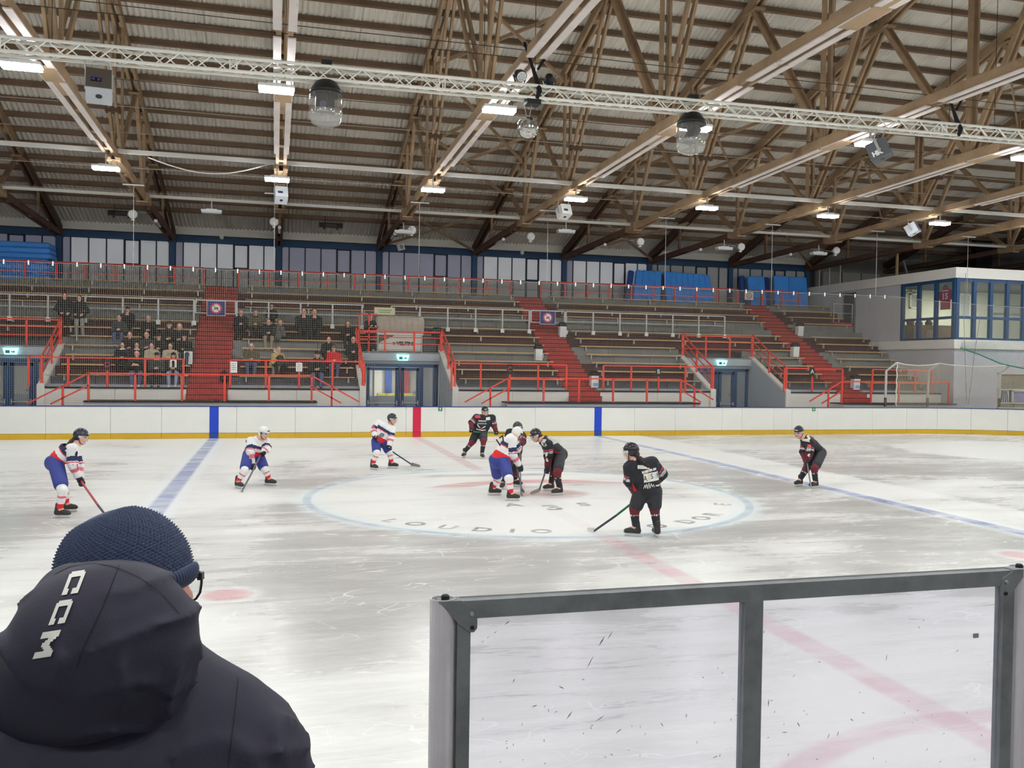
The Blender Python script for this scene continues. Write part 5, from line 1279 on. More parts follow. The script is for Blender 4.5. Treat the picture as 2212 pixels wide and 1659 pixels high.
# cable trays and tension wires running lengthwise under the trusses
TRAY = M('cable_tray_white', (206, 204, 196), .5)
def long_bar(name, label, xp, yp, z, mat, r=None, wh=None, x0=-20, x1=36, cat='tray', sag=0):
    q = pxz(xp, yp, z); y = q[1]
    mb = MB()
    if wh: mb.bar((x0, y, z), (x1, y, z), wh[0], wh[1])
    else: mb.tube([(x0+(x1-x0)*i/24, y, z+.012*math.sin(i*1.7)) for i in range(25)], r, 5)
    return tag(mb.build(name, mat), label, cat)
long_bar('cable_tray', 'white cable tray running across all trusses, nearer of two', 600, 351, 9.12, TRAY, wh=(.09, .13))
long_bar('cable_tray', 'white cable tray running across all trusses, farther of two', 600, 440, 8.95, TRAY, wh=(.08, .11))
WD = M('wire_dark', (56, 50, 46), .6); WL = M('wire_pale', (150, 140, 128), .6)
for i, (yp, z, m) in enumerate(((50, 9.5, WD), (70, 9.4, WD), (203, 9.3, WD), (258, 9.25, WL), (312, 9.2, WL), (384, 9.0, WL), (434, 8.85, WL), (470, 8.8, WD))):
    long_bar('tension_wire', 'thin lengthwise wire under the trusses, %s counted upward from the far wall' % ORD[7-i], 600, yp, z, m, r=.009, cat='wire')
mb = MB(); q0, q1 = pxz(320, 340, 9.05), pxz(590, 352, 9.05)
mb.tube([q0+(q1-q0)*s-vec((0, 0, .42*math.sin(PI*s))) for s in np.linspace(0, 1, 14)], .022, 6); tag(mb.build('sagging_cable', TRAY), 'white cable sagging below the nearer cable tray left of the camera truss', 'cable')
# ------------------------------------------------------------------ figures: signed-distance bodies meshed with surface nets
def seg_d(P, a, b):
    a, b = vec(a), vec(b); d = b-a; L = d@d
    t = np.clip(((P-a)@d)/max(L, 1e-9), 0, 1)
    return np.linalg.norm(P-(a+t[..., None]*d), axis=-1), t
def prim_d(P, pr):
    k = pr[0]
    if k == 'c':                                   # tapered capsule a, b, ra, rb
        d, t = seg_d(P, pr[1], pr[2]); return d-(pr[3]+(pr[4]-pr[3])*t)
    if k == 'e':                                   # ellipsoid centre, radii, rotation (columns = axes)
        q = P-vec(pr[1]); R = pr[3] if len(pr) > 3 and pr[3] is not None else None
        if R is not None: q = q@np.asarray(R)
        r = vec(pr[2]); kk = np.linalg.norm(q/r, axis=-1); return (kk-1.0)*float(r.min())
    if k == 'b':                                   # rounded box centre, half sizes, rotation, radius
        q = (P-vec(pr[1]))@np.asarray(pr[3]); q = np.abs(q)-(vec(pr[2])-pr[4])
        return np.linalg.norm(np.maximum(q, 0), axis=-1)+np.minimum(q.max(-1), 0)-pr[4]
def bounds(prims):
    lo, hi = [], []
    for p in prims:
        if p[0] == 'c':
            r = max(p[3], p[4]); lo += [vec(p[1])-r, vec(p[2])-r]; hi += [vec(p[1])+r, vec(p[2])+r]
        else:
            r = float(np.max(p[2]))*1.0 if p[0] == 'e' else float(np.linalg.norm(p[2])); lo.append(vec(p[1])-r); hi.append(vec(p[1])+r)
    return np.min(lo, 0), np.max(hi, 0)
def surface_nets(F, lo, h):
    nx, ny, nz = F.shape; S = F < 0
    c = np.zeros((nx-1, ny-1, nz-1, 3)); cnt = np.zeros((nx-1, ny-1, nz-1))
    corner = [(i, j, k) for i in (0, 1) for j in (0, 1) for k in (0, 1)]
    def sub(A, o): return A[o[0]:o[0]+nx-1, o[1]:o[1]+ny-1, o[2]:o[2]+nz-1]
    act = np.zeros((nx-1, ny-1, nz-1), bool); s0 = sub(S, (0, 0, 0))
    for o in corner[1:]: act |= sub(S, o) != s0
    for o in corner:
        for ax in range(3):
            if o[ax]: continue
            e = list(o); e[ax] = 1
            a, b = sub(F, o), sub(F, tuple(e)); m = ((a < 0) != (b < 0)) & act
            t = np.where(m, a/np.where(np.abs(a-b) < 1e-12, 1e-12, a-b), 0)
            for q in range(3):
                v = (o[q] + t) if q == ax else o[q]
                c[..., q] += np.where(m, v, 0)
            cnt += m
    idx = -np.ones(act.shape, int); I = np.argwhere(act); idx[act] = np.arange(len(I))
    V = lo+h*(I+c[act]/np.maximum(cnt[act], 1)[:, None])
    Q = []
    for ax in range(3):
        a = [slice(None)]*3; b = [slice(None)]*3; a[ax] = slice(0, -1); b[ax] = slice(1, None)
        A, B = S[tuple(a)], S[tuple(b)]; E = np.argwhere(A != B)
        u, w = [(1, 2), (2, 0), (0, 1)][ax]
        E = E[(E[:, u] > 0) & (E[:, w] > 0) & (E[:, u] < F.shape[u]-1) & (E[:, w] < F.shape[w]-1)]
        inside = A[tuple(E.T)]
        def cell(du, dw):
            e = E.copy(); e[:, u] -= du; e[:, w] -= dw; return idx[tuple(e.T)]
        q = np.stack([cell(1, 1), cell(0, 1), cell(0, 0), cell(1, 0)], 1)
        q[~inside] = q[~inside][:, ::-1]; Q.append(q)
    Q = np.concatenate(Q); return V, Q[(Q >= 0).all(1)]
def sdf_mesh(name, prims, h, mats, parent, k=0.04, cut=(), paint=None, warp=None, smooth_it=1):
    """smooth union of prims (k), minus the cut functions, as ONE mesh; paint(P) gives a material index per face"""
    lo, hi = bounds(prims); pad = 3*h+k*.5+(.02 if warp else 0); lo = lo-pad; hi = hi+pad
    n = np.maximum(np.ceil((hi-lo)/h).astype(int)+1, 4)
    ax = [lo[i]+h*np.arange(n[i]) for i in range(3)]
    F = np.full(tuple(n), 1.0)
    for pr in prims:
        a, b = bounds([pr]); mg = k*1.5+2*h+(.03 if warp else 0)
        i0 = np.maximum(((a-mg-lo)/h).astype(int), 0); i1 = np.minimum(((b+mg-lo)/h).astype(int)+2, n)
        sl_ = tuple(slice(i0[j], i1[j]) for j in range(3))
        G = np.stack(np.meshgrid(*[ax[j][sl_[j]] for j in range(3)], indexing='ij'), -1)
        d = prim_d(G, pr); f = F[sl_]; hh = np.clip(.5+.5*(f-d)/k, 0, 1)
        F[sl_] = f*(1-hh)+d*hh-k*hh*(1-hh)
    if cut or warp:
        G = np.stack(np.meshgrid(*ax, indexing='ij'), -1)
        if warp: F = F+warp(G)
        for c in cut: F = np.maximum(F, c(G))
    V, Q = surface_nets(F, lo, h)
    for _ in range(smooth_it):
        acc = np.zeros_like(V); cn = np.zeros(len(V))
        for i in range(4):
            a, b = Q[:, i], Q[:, (i+1) % 4]; np.add.at(acc, a, V[b]); np.add.at(cn, a, 1); np.add.at(acc, b, V[a]); np.add.at(cn, b, 1)
        V = .5*V+.5*acc/np.maximum(cn, 1)[:, None]
    origin = WO[parent.name]
    me = bpy.data.meshes.new(name); me.vertices.add(len(V)); me.vertices.foreach_set('co', (V-origin).ravel())
    me.loops.add(len(Q)*4); me.loops.foreach_set('vertex_index', Q.ravel())
    me.polygons.add(len(Q)); me.polygons.foreach_set('loop_start', np.arange(0, len(Q)*4, 4)); me.polygons.foreach_set('loop_total', np.full(len(Q), 4))
    ml = mats if isinstance(mats, (list, tuple)) else [mats]
    for m in ml: me.materials.append(m)
    if paint is not None and len(ml) > 1: me.polygons.foreach_set('material_index', paint(V[Q].mean(1)).astype(np.int32))
    me.polygons.foreach_set('use_smooth', np.ones(len(Q), bool)); me.update(); me.validate()
    o = place(name, me, parent, origin); return o
from mathutils.bvhtree import BVHTree
def bvh_of(objs):
    V = []; Fc = []
    for o in objs:
        w = WO[o.name]; b = len(V); V += [tuple(vec(v.co)+w) for v in o.data.vertices]; Fc += [[b+i for i in p.vertices] for p in o.data.polygons]
    return BVHTree.FromPolygons(V, Fc)
def conform(o, bvh, d, lift=.006):
    """lay a flat print onto the cloth: every vertex is pushed along d until it meets the surface"""
    w = WO[o.name]; d = norm(d)
    for v in o.data.vertices:
        p = vec(v.co)+w; hit = bvh.ray_cast(Vector(p-d*1.0), Vector(d), 2.5)
        if hit[0] is not None: v.co = (vec(hit[0])-d*lift-w).tolist()
    o.data.update(); return o
def quad_print(name, c, xd, yd, w, h, mat, parent, n=6):
    """a flat rectangle of n x n faces"""
    xd, yd = norm(xd), norm(yd); mb = MB(); vs = [vec(c)+xd*w*(i/n-.5)+yd*h*(j/n-.5) for j in range(n+1) for i in range(n+1)]
    mb.add(vs, [(j*(n+1)+i, j*(n+1)+i+1, (j+1)*(n+1)+i+1, (j+1)*(n+1)+i) for j in range(n) for i in range(n)])
    return mb.build(name, mat, parent, origin=c)
SKIN = M('skin_fair', (226, 172, 150), .55, var=.05, scale=20); SKIN2 = M('skin_rosy', (214, 156, 136), .55, var=.05, scale=20)
EYE = M('eye_dark', (40, 30, 28), .3); LIP = M('lip', (176, 96, 90), .5)
HAIRB = M('hair_brown', (66, 44, 32), .6, var=.2, scale=60); HAIRD = M('hair_dark', (36, 28, 26), .6, var=.2, scale=60); HAIRL = M('hair_blond', (196, 160, 108), .6, var=.2, scale=60); HAIRG = M('hair_grey', (150, 146, 140), .6, var=.1, scale=60)
def frame_of(fwd, up=(0, 0, 1)):
    f = norm(fwd); r = norm(np.cross(f, vec(up))); u = np.cross(r, f); return r, f, u   # right, forward, up
def head_prims(c, fwd, s=1.0):
    r, f, u = frame_of(fwd); c = vec(c); R = np.stack([r, f, u], 1)
    P = [('e', c+u*.02*s, (.078*s, .098*s, .112*s), R), ('e', c+f*.025*s-u*.065*s, (.056*s, .062*s, .062*s), R),
         ('c', c+f*.098*s+u*.012*s, c+f*.112*s-u*.022*s, .011*s, .017*s), ('e', c+f*.082*s-u*.1*s, (.026*s, .02*s, .018*s), R)]
    for sd in (-1, 1): P.append(('e', c+r*sd*.08*s-u*.01*s-f*.005*s, (.012*s, .022*s, .032*s), R))
    return P
def face_paint(c, fwd, s=1.0):
    r, f, u = frame_of(fwd); c = vec(c)
    def fn(P):
        q = P-c; x, y, z = q@r, q@f, q@u; m = np.zeros(len(P), int)
        for sd in (-1, 1): m[(np.abs(x-sd*.033*s) < .019*s) & (np.abs(z-.012*s) < .011*s) & (y > .04*s)] = 1
        m[(np.abs(x) < .028*s) & (np.abs(z+.068*s) < .010*s) & (y > .05*s)] = 2
        return m
    return fn
def hand_prims(w, d, side, s=1.0, curl=.6):
    """palm and five fingers: w wrist, d direction of the hand, side = direction of the thumb"""
    w, d = vec(w), norm(d); t = vec(side); t = norm(t-d*(t@d)); n = np.cross(d, t)
    P = [('c', w, w+d*.075*s, .028*s, .036*s)]
    for i, (off, L) in enumerate(((.028, .075), (.010, .085), (-.009, .078), (-.027, .06))):
        b = w+d*.08*s+t*off*s; m = b+(d*.8+n*curl*.6)*L*.55*s; e = m+(d*(.5-curl*.5)+n*curl)*L*.5*s
        P += [('c', b, m, .0105*s, .0095*s), ('c', m, e, .0095*s, .008*s)]
    b = w+d*.03*s+t*.026*s; m = b+(d*.6+t*.7)*.045*s; P += [('c', b, m, .012*s, .011*s), ('c', m, m+(d*.8+n*.3)*.035*s, .011*s, .009*s)]
    return P
# ------------------------------------------------------------------ hockey players
J_WHITE = M('jersey_white', (236, 234, 232), .75, var=.03, scale=8, bump=.25, bscale=16); J_NAVY = M('jersey_navy', (42, 50, 86), .75, bump=.2, bscale=16); J_RED = M('jersey_red_trim', (214, 66, 84), .7)
J_PINK = M('jersey_pale_red', (222, 120, 130), .7); J_REDB = M('jersey_bright_red', (222, 40, 46), .7)
J_BLACK = M('jersey_black', (40, 42, 48), .75, var=.1, scale=8, bump=.25, bscale=16); J_MAROON = M('jersey_maroon', (110, 38, 48), .75, var=.1, scale=10, bump=.2, bscale=18)
P_BLUE = M('pants_blue', (50, 64, 140), .6, var=.05, scale=6, bump=.2, bscale=12); P_BLACK = M('pants_black', (46, 48, 54), .6, var=.08, scale=6, bump=.2, bscale=12)
H_NAVY = M('helmet_navy', (34, 40, 56), .25, spec=.6); H_BLACK = M('helmet_black', (28, 29, 32), .25, spec=.6); H_WHITE = M('helmet_white', (234, 234, 228), .3)
GLV = M('glove_black', (34, 36, 42), .55, var=.15, scale=30); GLVW = M('glove_white', (214, 214, 212), .6)
SKB = M('skate_boot_dark', (52, 50, 50), .45, var=.2, scale=20); SKW = M('skate_holder', (224, 222, 216), .4); STEEL = M('skate_steel', (190, 194, 198), .25, .9)
VIS = glass_mat('visor_clear', (.93, .95, .96), .10, (225, 228, 230), .07)
ST_GREY = M('stick_grey', (104, 104, 110), .4); ST_RED = M('stick_red', (168, 56, 70), .4); ST_GREEN = M('stick_green', (58, 120, 88), .4); ST_DARK = M('stick_dark', (52, 54, 66), .4); ST_BLADE = M('stick_blade', (150, 146, 138), .6); ST_TAPE = M('stick_tape_white', (220, 220, 214), .7)
def stick(label, top, heel, toe, mats, r=.014):
    """hockey stick: shaft, lower shaft, grip and blade; heel and toe lie on the ice"""
    top, heel, toe = vec(top), vec(heel), vec(toe); d = norm(heel-top)
    t = thing('hockey_stick', label, 'hockey stick', (heel[0], heel[1], 0))
    m1 = top+(heel-top)*.12; m2 = top+(heel-top)*.55
    mb = MB(); mb.bar(top, m1, r*2.1, r*2.4); mb.build('grip', mats[0], t)
    mb = MB(); mb.bar(m1, m2, r*1.7, r*2.2); mb.build('shaft', mats[1], t)
    mb = MB(); mb.bar(m2, heel+vec((0, 0, .03)), r*1.7, r*2.2); mb.build('lower_shaft', mats[2], t)
    b = norm(toe-heel); n = norm(np.cross(b, (0, 0, 1)))*.007; L = np.linalg.norm(toe-heel); out = []
    for s, lo_, hi_, bend in ((0, .0, .085, 0), (.35, .0, .075, .008), (.7, .0, .072, .02), (.95, .004, .06, .035), (1, .02, .045, .04)):
        out.append((heel+b*L*s+norm(n)*bend, lo_, hi_))
    vs = []; fs = []
    for p, lo_, hi_ in out:
        for sg in (-1, 1): vs += [p+n*sg+vec((0, 0, lo_+.003)), p+n*sg+vec((0, 0, hi_))]
    k = len(out)
    for i in range(k-1):
        a = 4*i; fs += [(a, a+4, a+5, a+1), (a+2, a+3, a+7, a+6), (a+1, a+5, a+7, a+3), (a, a+2, a+6, a+4)]
    fs += [(0, 1, 3, 2), (4*k-4, 4*k-2, 4*k-1, 4*k-3)]
    mb = MB(); mb.add(vs, fs); mb.build('blade', mats[3], t); return t
def glove(t, hand, elbow, axis, mat=GLV, cuff=GLVW):
    """padded glove closed round a shaft that runs along axis"""
    hand, elbow = vec(hand), vec(elbow); f = norm(hand-elbow); a = norm(axis); n = norm(f-a*(f@a)+1e-6); m = np.cross(a, n)
    P = [('c', hand-f*.20, hand-f*.09, .066, .060), ('e', hand-n*.045, (.048, .055, .05), np.stack([m, a, n], 1)), ('c', hand-f*.09, hand-n*.04, .05, .045)]
    for i in range(4):
        o = hand+a*(i-1.5)*.030; P += [('c', o-n*.03+m*.042, o+n*.026+m*.034, .019, .018), ('c', o+n*.026+m*.034, o+n*.03-m*.02, .018, .016)]
    P += [('c', hand-n*.04-m*.03+a*.05, hand+n*.012-m*.038+a*.035, .019, .017)]
    def paint(Q):
        s = (Q-hand)@f; return ((s < -.125) & (s > -.165)).astype(int)
    return sdf_mesh('glove', P, .0135, [mat, cuff], t, k=.014, paint=paint)
def player(label, group, Y0, hd, face, nk, sh, el, ha, pel, kn, ft, toes, kit, stickpts, hair=None, size=1.0, helmet=None, head_dy=0, nk_dy=0, pel_dy=0, fullcage=False, hemo=.03, hemr=-1.0):
    """joints are photograph pixels with a depth offset; every point becomes a place in the hall at the depth of the player"""
    def W3(p, dflt=0.0): return px(p[0], p[1], Y0+(p[2] if len(p) > 2 else dflt))
    FT = [pxz(f[0], f[1], 0.0) for f in ft]
    H, N, PE = W3(hd, head_dy), W3(nk, nk_dy), W3(pel, pel_dy)
    SH = [W3(p) for p in sh]; EL = [W3(p) for p in el]; HA = [W3(p) for p in ha]
    TO = [norm(vec((a[0], a[1], 0))) for a in toes]
    AN = [FT[i]+vec((0, 0, .16)) - TO[i]*.035 for i in (0, 1)]
    KN = [W3((kn[i][0], kn[i][1], (kn[i][2] if len(kn[i]) > 2 else (FT[i][1]-Y0)))) for i in (0, 1)]
    hv = SH[1]-SH[0]; hv = norm(hv*vec((1, 1, 0))+1e-6); kd = norm((KN[1]-KN[0])*vec((1, 1, 0))+1e-6)
    hx = norm(hv*.6+kd*.8); HP = [PE-hx*.11, PE+hx*.11]
    c = (FT[0]+FT[1])/2; c[2] = 0
    t = thing('person', label, 'person', c, group)
    sp = N-PE; L = np.linalg.norm(sp); sd = sp/L; mid = PE+sp*.5
    shc = (SH[0]+SH[1])/2; s = size
    white = kit == 'white'
    # continuous body under the clothes
    B = head_prims(H, face, 1.0) + [('c', H-vec((0, 0, .06)), N, .055, .06), ('c', N, PE, .10, .12)]
    for i in (0, 1):
        B += [('c', SH[i], EL[i], .05, .042), ('c', EL[i], HA[i], .042, .032), ('c', N, SH[i], .06, .055), ('c', HP[i], KN[i], .085, .06), ('c', KN[i], AN[i], .055, .042), ('c', AN[i], FT[i]+TO[i]*.10+vec((0, 0, .085)), .04, .032), ('c', PE, HP[i], .1, .09)]
    sdf_mesh('body', B, .016, [SKIN, EYE, LIP], t, k=.03, paint=face_paint(H, face), smooth_it=0)
    # jersey
    hem = PE+sd*hemo
    TR = []
    for i in (0, 1):
        TR += [('c', SH[i]+(shc-SH[i])*.30-sd*.05, hem+(HP[i]-PE)*.85, .115*s, .125*s)]
    TR += [('c', N-sd*.04, mid, .125*s, .15*s), ('c', SH[0], SH[1], .095*s, .095*s), ('c', mid, hem, .15*s, .15*s)]
    AR = []
    for i in (0, 1):
        wr = HA[i]+(EL[i]-HA[i])*.30
        AR += [('c', SH[i], EL[i], .098*s, .086*s), ('c', EL[i], wr, .084*s, .068*s)]
    def paint(Q):
        n = len(Q); dT = np.min([prim_d(Q, p) for p in TR], 0); dA = np.stack([prim_d(Q, p) for p in AR], 0)
        arm = dA.min(0) < dT-.012; wh = dA.argmin(0)
        tt = ((Q-PE)@sp)/(L*L); out = np.zeros(n, int)
        ts = np.zeros(n)
        for i in (0, 1):
            _, a = seg_d(Q, SH[i], EL[i]); _, b = seg_d(Q, EL[i], HA[i])
            m = (wh//2) == i; ts = np.where(m, np.where(wh % 2 == 0, a, 1+b), ts)
        if white:                                  # 0 white 1 navy 2 red line 3 pale red 4 red hem
            tb = (tt > .56) & (tt < .70); out[~arm & tb] = 1; out[~arm & (tt > .52) & (tt <= .56)] = 2; out[~arm & ((Q-PE)@sd < hemr)] = 4
            out[arm & (ts > .52) & (ts < .84)] = 1; out[arm & (ts >= .90) & (ts < .98)] = 2; out[arm & (ts > 1.22) & (ts < 1.42)] = 3
        else:                                      # 0 black 1 maroon 2 white 3 bright red
            side = (Q-mid)@hv
            out[arm & (ts > 1.15)] = 1
            out[arm & (ts > .50) & (ts < .58)] = 4; out[arm & (ts > .66) & (ts < .86) & ((np.round(ts*40) % 3) > 0)] = 2; out[arm & (ts < .14)] = 2
        return out
    mats = [J_WHITE, J_NAVY, J_RED, J_PINK, J_REDB] if white else [J_BLACK, J_MAROON, GLVW, J_REDB, J_RED]
    def folds(G):
        return .006*np.sin(34*(G@sd)+9*np.sin(7*G[..., 0])+4*G[..., 2])*np.sin(13*G[..., 0]+5*G[..., 2]+3)
    top_cut = lambda G: -(np.linalg.norm(G-(N+norm(H-N)*.10), axis=-1)-.085)
    jersey = sdf_mesh('jersey', TR+AR, .0145, mats, t, k=.05, paint=paint, cut=(top_cut,), warp=folds)
    # pants, socks, skates
    PT = [('c', PE, PE-sd*.04, .140*s, .15*s)]
    for i in (0, 1): PT += [('c', HP[i], HP[i]+(KN[i]-HP[i])*.80, .126*s, .114*s)]
    pants = sdf_mesh('pants', PT, .0155, P_BLUE if white else P_BLACK, t, k=.04)
    for i in (0, 1):
        sh_ = norm(KN[i]-AN[i]); SK = [('c', KN[i]+(HP[i]-KN[i])*.22, KN[i], .082, .084), ('c', KN[i]+TO[i]*.02, AN[i]+sh_*.03, .082, .058)]
        def sp_(Q, i=i):
            _, a = seg_d(Q, KN[i], AN[i]); up_ = seg_d(Q, HP[i], KN[i])[1]; o = np.zeros(len(Q), int)
            if white: o[(a > .27) & (a < .40)] = 1; o[a > .70] = 2
            else: o[(a < .32)] = 1; o[(a > .32) & (a < .40) & (np.round((Q@hv)*60) % 2 == 0)] = 2
            return o
        sdf_mesh('sock', SK, .0135, [J_WHITE, J_PINK, J_REDB] if white else [J_BLACK, J_MAROON, GLVW], t, k=.03, paint=sp_)
        f = TO[i]; ri = vec((f[1], -f[0], 0)); b0 = FT[i]
        BT = [('c', AN[i]+vec((0, 0, .075))-f*.012, b0-f*.07+vec((0, 0, .10)), .052, .05), ('c', b0-f*.075+vec((0, 0, .088)), b0+f*.10+vec((0, 0, .082)), .040, .042), ('c', b0+f*.02+vec((0, 0, .115)), b0+f*.12+vec((0, 0, .084)), .046, .036)]
        sk = sdf_mesh('skate', BT, .0125, SKB, t, k=.03, cut=(lambda G: .055-G[..., 2],))
        R = np.stack([ri, f, (0, 0, 1)], 1)
        mb = MB(); mb.obox(b0+vec((0, 0, .048)), (.022, .27, .020), R); mb.obox(b0-f*.085+vec((0, 0, .034)), (.02, .055, .03), R); mb.obox(b0+f*.085+vec((0, 0, .034)), (.02, .055, .03), R); mb.obox(b0+vec((0, 0, .022)), (.014, .275, .014), R); mb.build('blade_holder', SKW, sk)
        mb = MB(); mb.obox(b0+vec((0, 0, .009)), (.005, .285, .017), R); mb.build('blade', STEEL, sk)
    # helmet with visor
    r, f, u = frame_of(face); R = np.stack([r, f, u], 1); hm = helmet or (H_NAVY if white else H_BLACK)
    hp = [('e', H+u*.035-f*.008, (.108, .132, .128), R), ('c', H+u*.13-f*.05, H+u*.12+f*.05, .02, .02)]
    def hcut(G):
        q = G-H; z, y, x = q@u, q@f, q@r
        return np.maximum(-np.maximum(.005-y, z-.035), -(z+.075))
    he = sdf_mesh('helmet', hp, .0125, hm, t, k=.02, cut=(hcut,))
    mb = MB()
    for sg in (-1, 1): mb.obox(H+r*sg*.112+u*.02+f*.02, (.012, .05, .03), R)
    mb.obox(H+f*.118+u*.09, (.08, .012, .016), R); mb.build('vent', GLVW if hm is not H_WHITE else BLACK, he)
    mb = MB(); na, nz_ = 12, 5; vs = []
    for j in range(nz_+1):
        for i in range(na+1):
            a = math.radians(-78+156*i/na); z = .055-(.155 if fullcage else .125)*j/nz_; rr = .128-.012*(j/nz_)**2
            vs.append(H+r*rr*math.sin(a)*.92+f*(rr*math.cos(a)+.012)+u*z)
    mb.add(vs, [(j*(na+1)+i, j*(na+1)+i+1, (j+1)*(na+1)+i+1, (j+1)*(na+1)+i) for j in range(nz_) for i in range(na)]); mb.build('visor', VIS, he, smooth=True)
    mb = MB(); mb.tube([H+r*.1-u*.02, H+r*.07-u*.1+f*.03, H-u*.125+f*.06, H-r*.07-u*.1+f*.03, H-r*.1-u*.02], .008, 6); mb.build('chin_strap', BLACK, he)
    if hair is not None:
        hmt, tail = hair; T_ = [W3(p) for p in tail]
        pr = [('e', H-f*.075-u*.04, (.07, .055, .06), R), ('c', H-f*.10-u*.05, T_[0], .036, .034)]
        for a, b in zip(T_[:-1], T_[1:]): pr.append(('c', a, b, .034, .022))
        sdf_mesh('ponytail', pr, .012, hmt, t, k=.02, warp=lambda G: .004*np.sin(160*G[..., 0]+40*G[..., 2]))
    # gloves and stick
    if stickpts:
        top, heel, toe = stickpts['top'], stickpts['heel'], stickpts['toe']
        tp_ = W3(top); hp_ = pxz(heel[0], heel[1], .0) if not stickpts.get('air') else W3(heel)
        te_ = pxz(toe[0], toe[1], .0) if not stickpts.get('air') else W3(toe)
        ax_ = norm(hp_-tp_)
        stick(stickpts['label'], tp_, hp_, te_, stickpts['mats'])
    else: ax_ = norm(vec((0, .3, -1)))
    for i in (0, 1): glove(t, HA[i], EL[i], ax_)
    bv = bvh_of([jersey, pants]); t['_n'] = 0; del t['_n']
    return dict(t=t, jersey=jersey, bvh=bv, N=N, PE=PE, sp=sp, SH=SH, H=H, r=r, f=f, u=u, W3=W3, EL=EL, HA=HA)
def print_text(pl, txt, size, mat, c, xd, yd, d=(0, 1, 0), **kw):
    o = lettering(txt, size, mat, pl['jersey'], vec(c), xd, yd, depth=0, **kw); return conform(o, pl['bvh'], d)
def print_quad(pl, name, c, xd, yd, w, h, mat, d=(0, 1, 0), lift=.004):
    return conform(quad_print(name, c, xd, yd, w, h, mat, pl['jersey']), pl['bvh'], d, lift)
WG, BG = 'players in white jerseys', 'players in black jerseys'
def C(o, s, *pts): return [(o[0]+p[0]/s, o[1]+p[1]/s)+tuple(p[2:]) for p in pts]
def spec(o, s, **k):
    out = {}
    for a, v in k.items():
        if isinstance(v, list): out[a] = C(o, s, *v)
        else: out[a] = C(o, s, v)[0]
    return out
GREYS = (ST_RED, ST_RED, ST_DARK, ST_BLADE)
s1 = spec((70, 910), 4.33, hd=(453, 148), nk=(395, 222), sh=[(372, 262, -.19), (395, 255, .19)], el=[(378, 400, -.26), (430, 410, .15)], ha=[(440, 548, -.16), (455, 580, -.02)], pel=(215, 375), kn=[(278, 648), (285, 640)], ft=[(272, 905), (335, 850)])
p1 = player('player in white jersey and blue pants with black helmet at the far left, red stick', WG, -.55, face=(.97, -.12, -.2), toes=((.95, -.2), (.9, .1)), kit='white', hemo=.08, hemr=.14, hair=(HAIRB, C((70, 910), 4.33, (360, 190, -.1), (310, 240, -.2))), stickpts=dict(top=(172.5, 1036, -.14), heel=(246, 1140), toe=(270, 1146), mats=GREYS, label='red and dark hockey stick of the white player at the far left'), **s1)
s2 = spec((490, 910), 5.767, hd=(458, 152), nk=(405, 225), sh=[(300, 250, -.05), (478, 262, -.05)], el=[(292, 380, -.22), (500, 345, -.2)], ha=[(325, 575, -.28), (440, 400, -.26)], pel=(328, 410), kn=[(218, 615), (468, 600)], ft=[(150, 838), (538, 800)])
p2 = player('player in white jersey with white helmet, bent over the stick near the left blue line', WG, 2.6, face=(.78, -.6, -.25), toes=((.55, -.75), (.85, -.4)), kit='white', helmet=H_WHITE, hemr=.12, stickpts=dict(top=(564.5, 980, -.26), heel=(522, 1065), toe=(520, 1060), mats=(ST_RED, ST_GREY, ST_GREY, ST_TAPE), label='grey hockey stick of the player with the white helmet'), nk_dy=-.08, head_dy=-.22, **s2)
s3 = spec((780, 880), 6.566, hd=(440, 170), nk=(405, 250), sh=[(250, 232, -.02), (440, 310, -.08)], el=[(178, 320, -.08), (425, 425, -.16)], ha=[(200, 425, -.24), (395, 568, -.26)], pel=(268, 475), kn=[(218, 640), (392, 632)], ft=[(180, 885), (448, 863)])
p3 = player('player in white jersey with navy chest stripe just left of the red board mark', WG, 5.3, face=(.78, -.6, -.1), toes=((.5, -.7), (.85, -.3)), kit='white', hemr=.10, stickpts=dict(top=(813, 950, -.24), heel=(889.5, 1006), toe=(910, 1009.5), mats=(ST_RED, ST_DARK, ST_DARK, ST_BLADE), label='dark hockey stick reaching right from the white player by the red mark'), head_dy=-.1, **s3)
s4 = spec((985, 870), 7.325, hd=(458, 140), nk=(455, 218), sh=[(318, 232, 0), (575, 240, 0)], el=[(245, 315, -.02), (600, 352, -.02)], ha=[(245, 440, -.22), (640, 475, -.2)], pel=(378, 478), kn=[(250, 635), (435, 605)], ft=[(125, 868), (416, 885)])
p4 = player('player in black jersey facing the camera in front of the far boards, stick held level', BG, 7.95, face=(-.05, -1, -.08), toes=((-.45, -.8), (0, -1)), kit='black', stickpts=dict(top=(1021, 932.5, -.23), heel=(1110, 938, -.18), toe=(1122, 940, -.16), air=True, mats=(ST_GREEN, ST_GREEN, ST_DARK, ST_BLADE), label='green hockey stick held level by the black player at the boards'), **s4)
s5 = spec((1040, 905), 5.146, hd=(394, 170, .06), nk=(340, 208), sh=[(335, 240, -.12), (352, 215, .25)], el=[(345, 390, -.14), (395, 330, .3)], ha=[(440, 545, -.02), (425, 300, .34)], pel=(198, 455), kn=[(178, 655), (300, 665)], ft=[(142, 848), (343, 910)])
p5 = player('player in white jersey bent over at the centre circle, seen from behind', WG, -.1, face=(.75, .45, -.45), toes=((.95, -.05), (.95, -.15)), kit='white', helmet=H_WHITE, hemo=.04, hemr=.15, pel_dy=-.02, stickpts=dict(top=(1111, 985, .02), heel=(1128, 1064), toe=(1136, 1066), mats=(ST_GREY, ST_GREY, ST_GREY, ST_BLADE), label='grey hockey stick of the bent white player at the centre'), **s5)
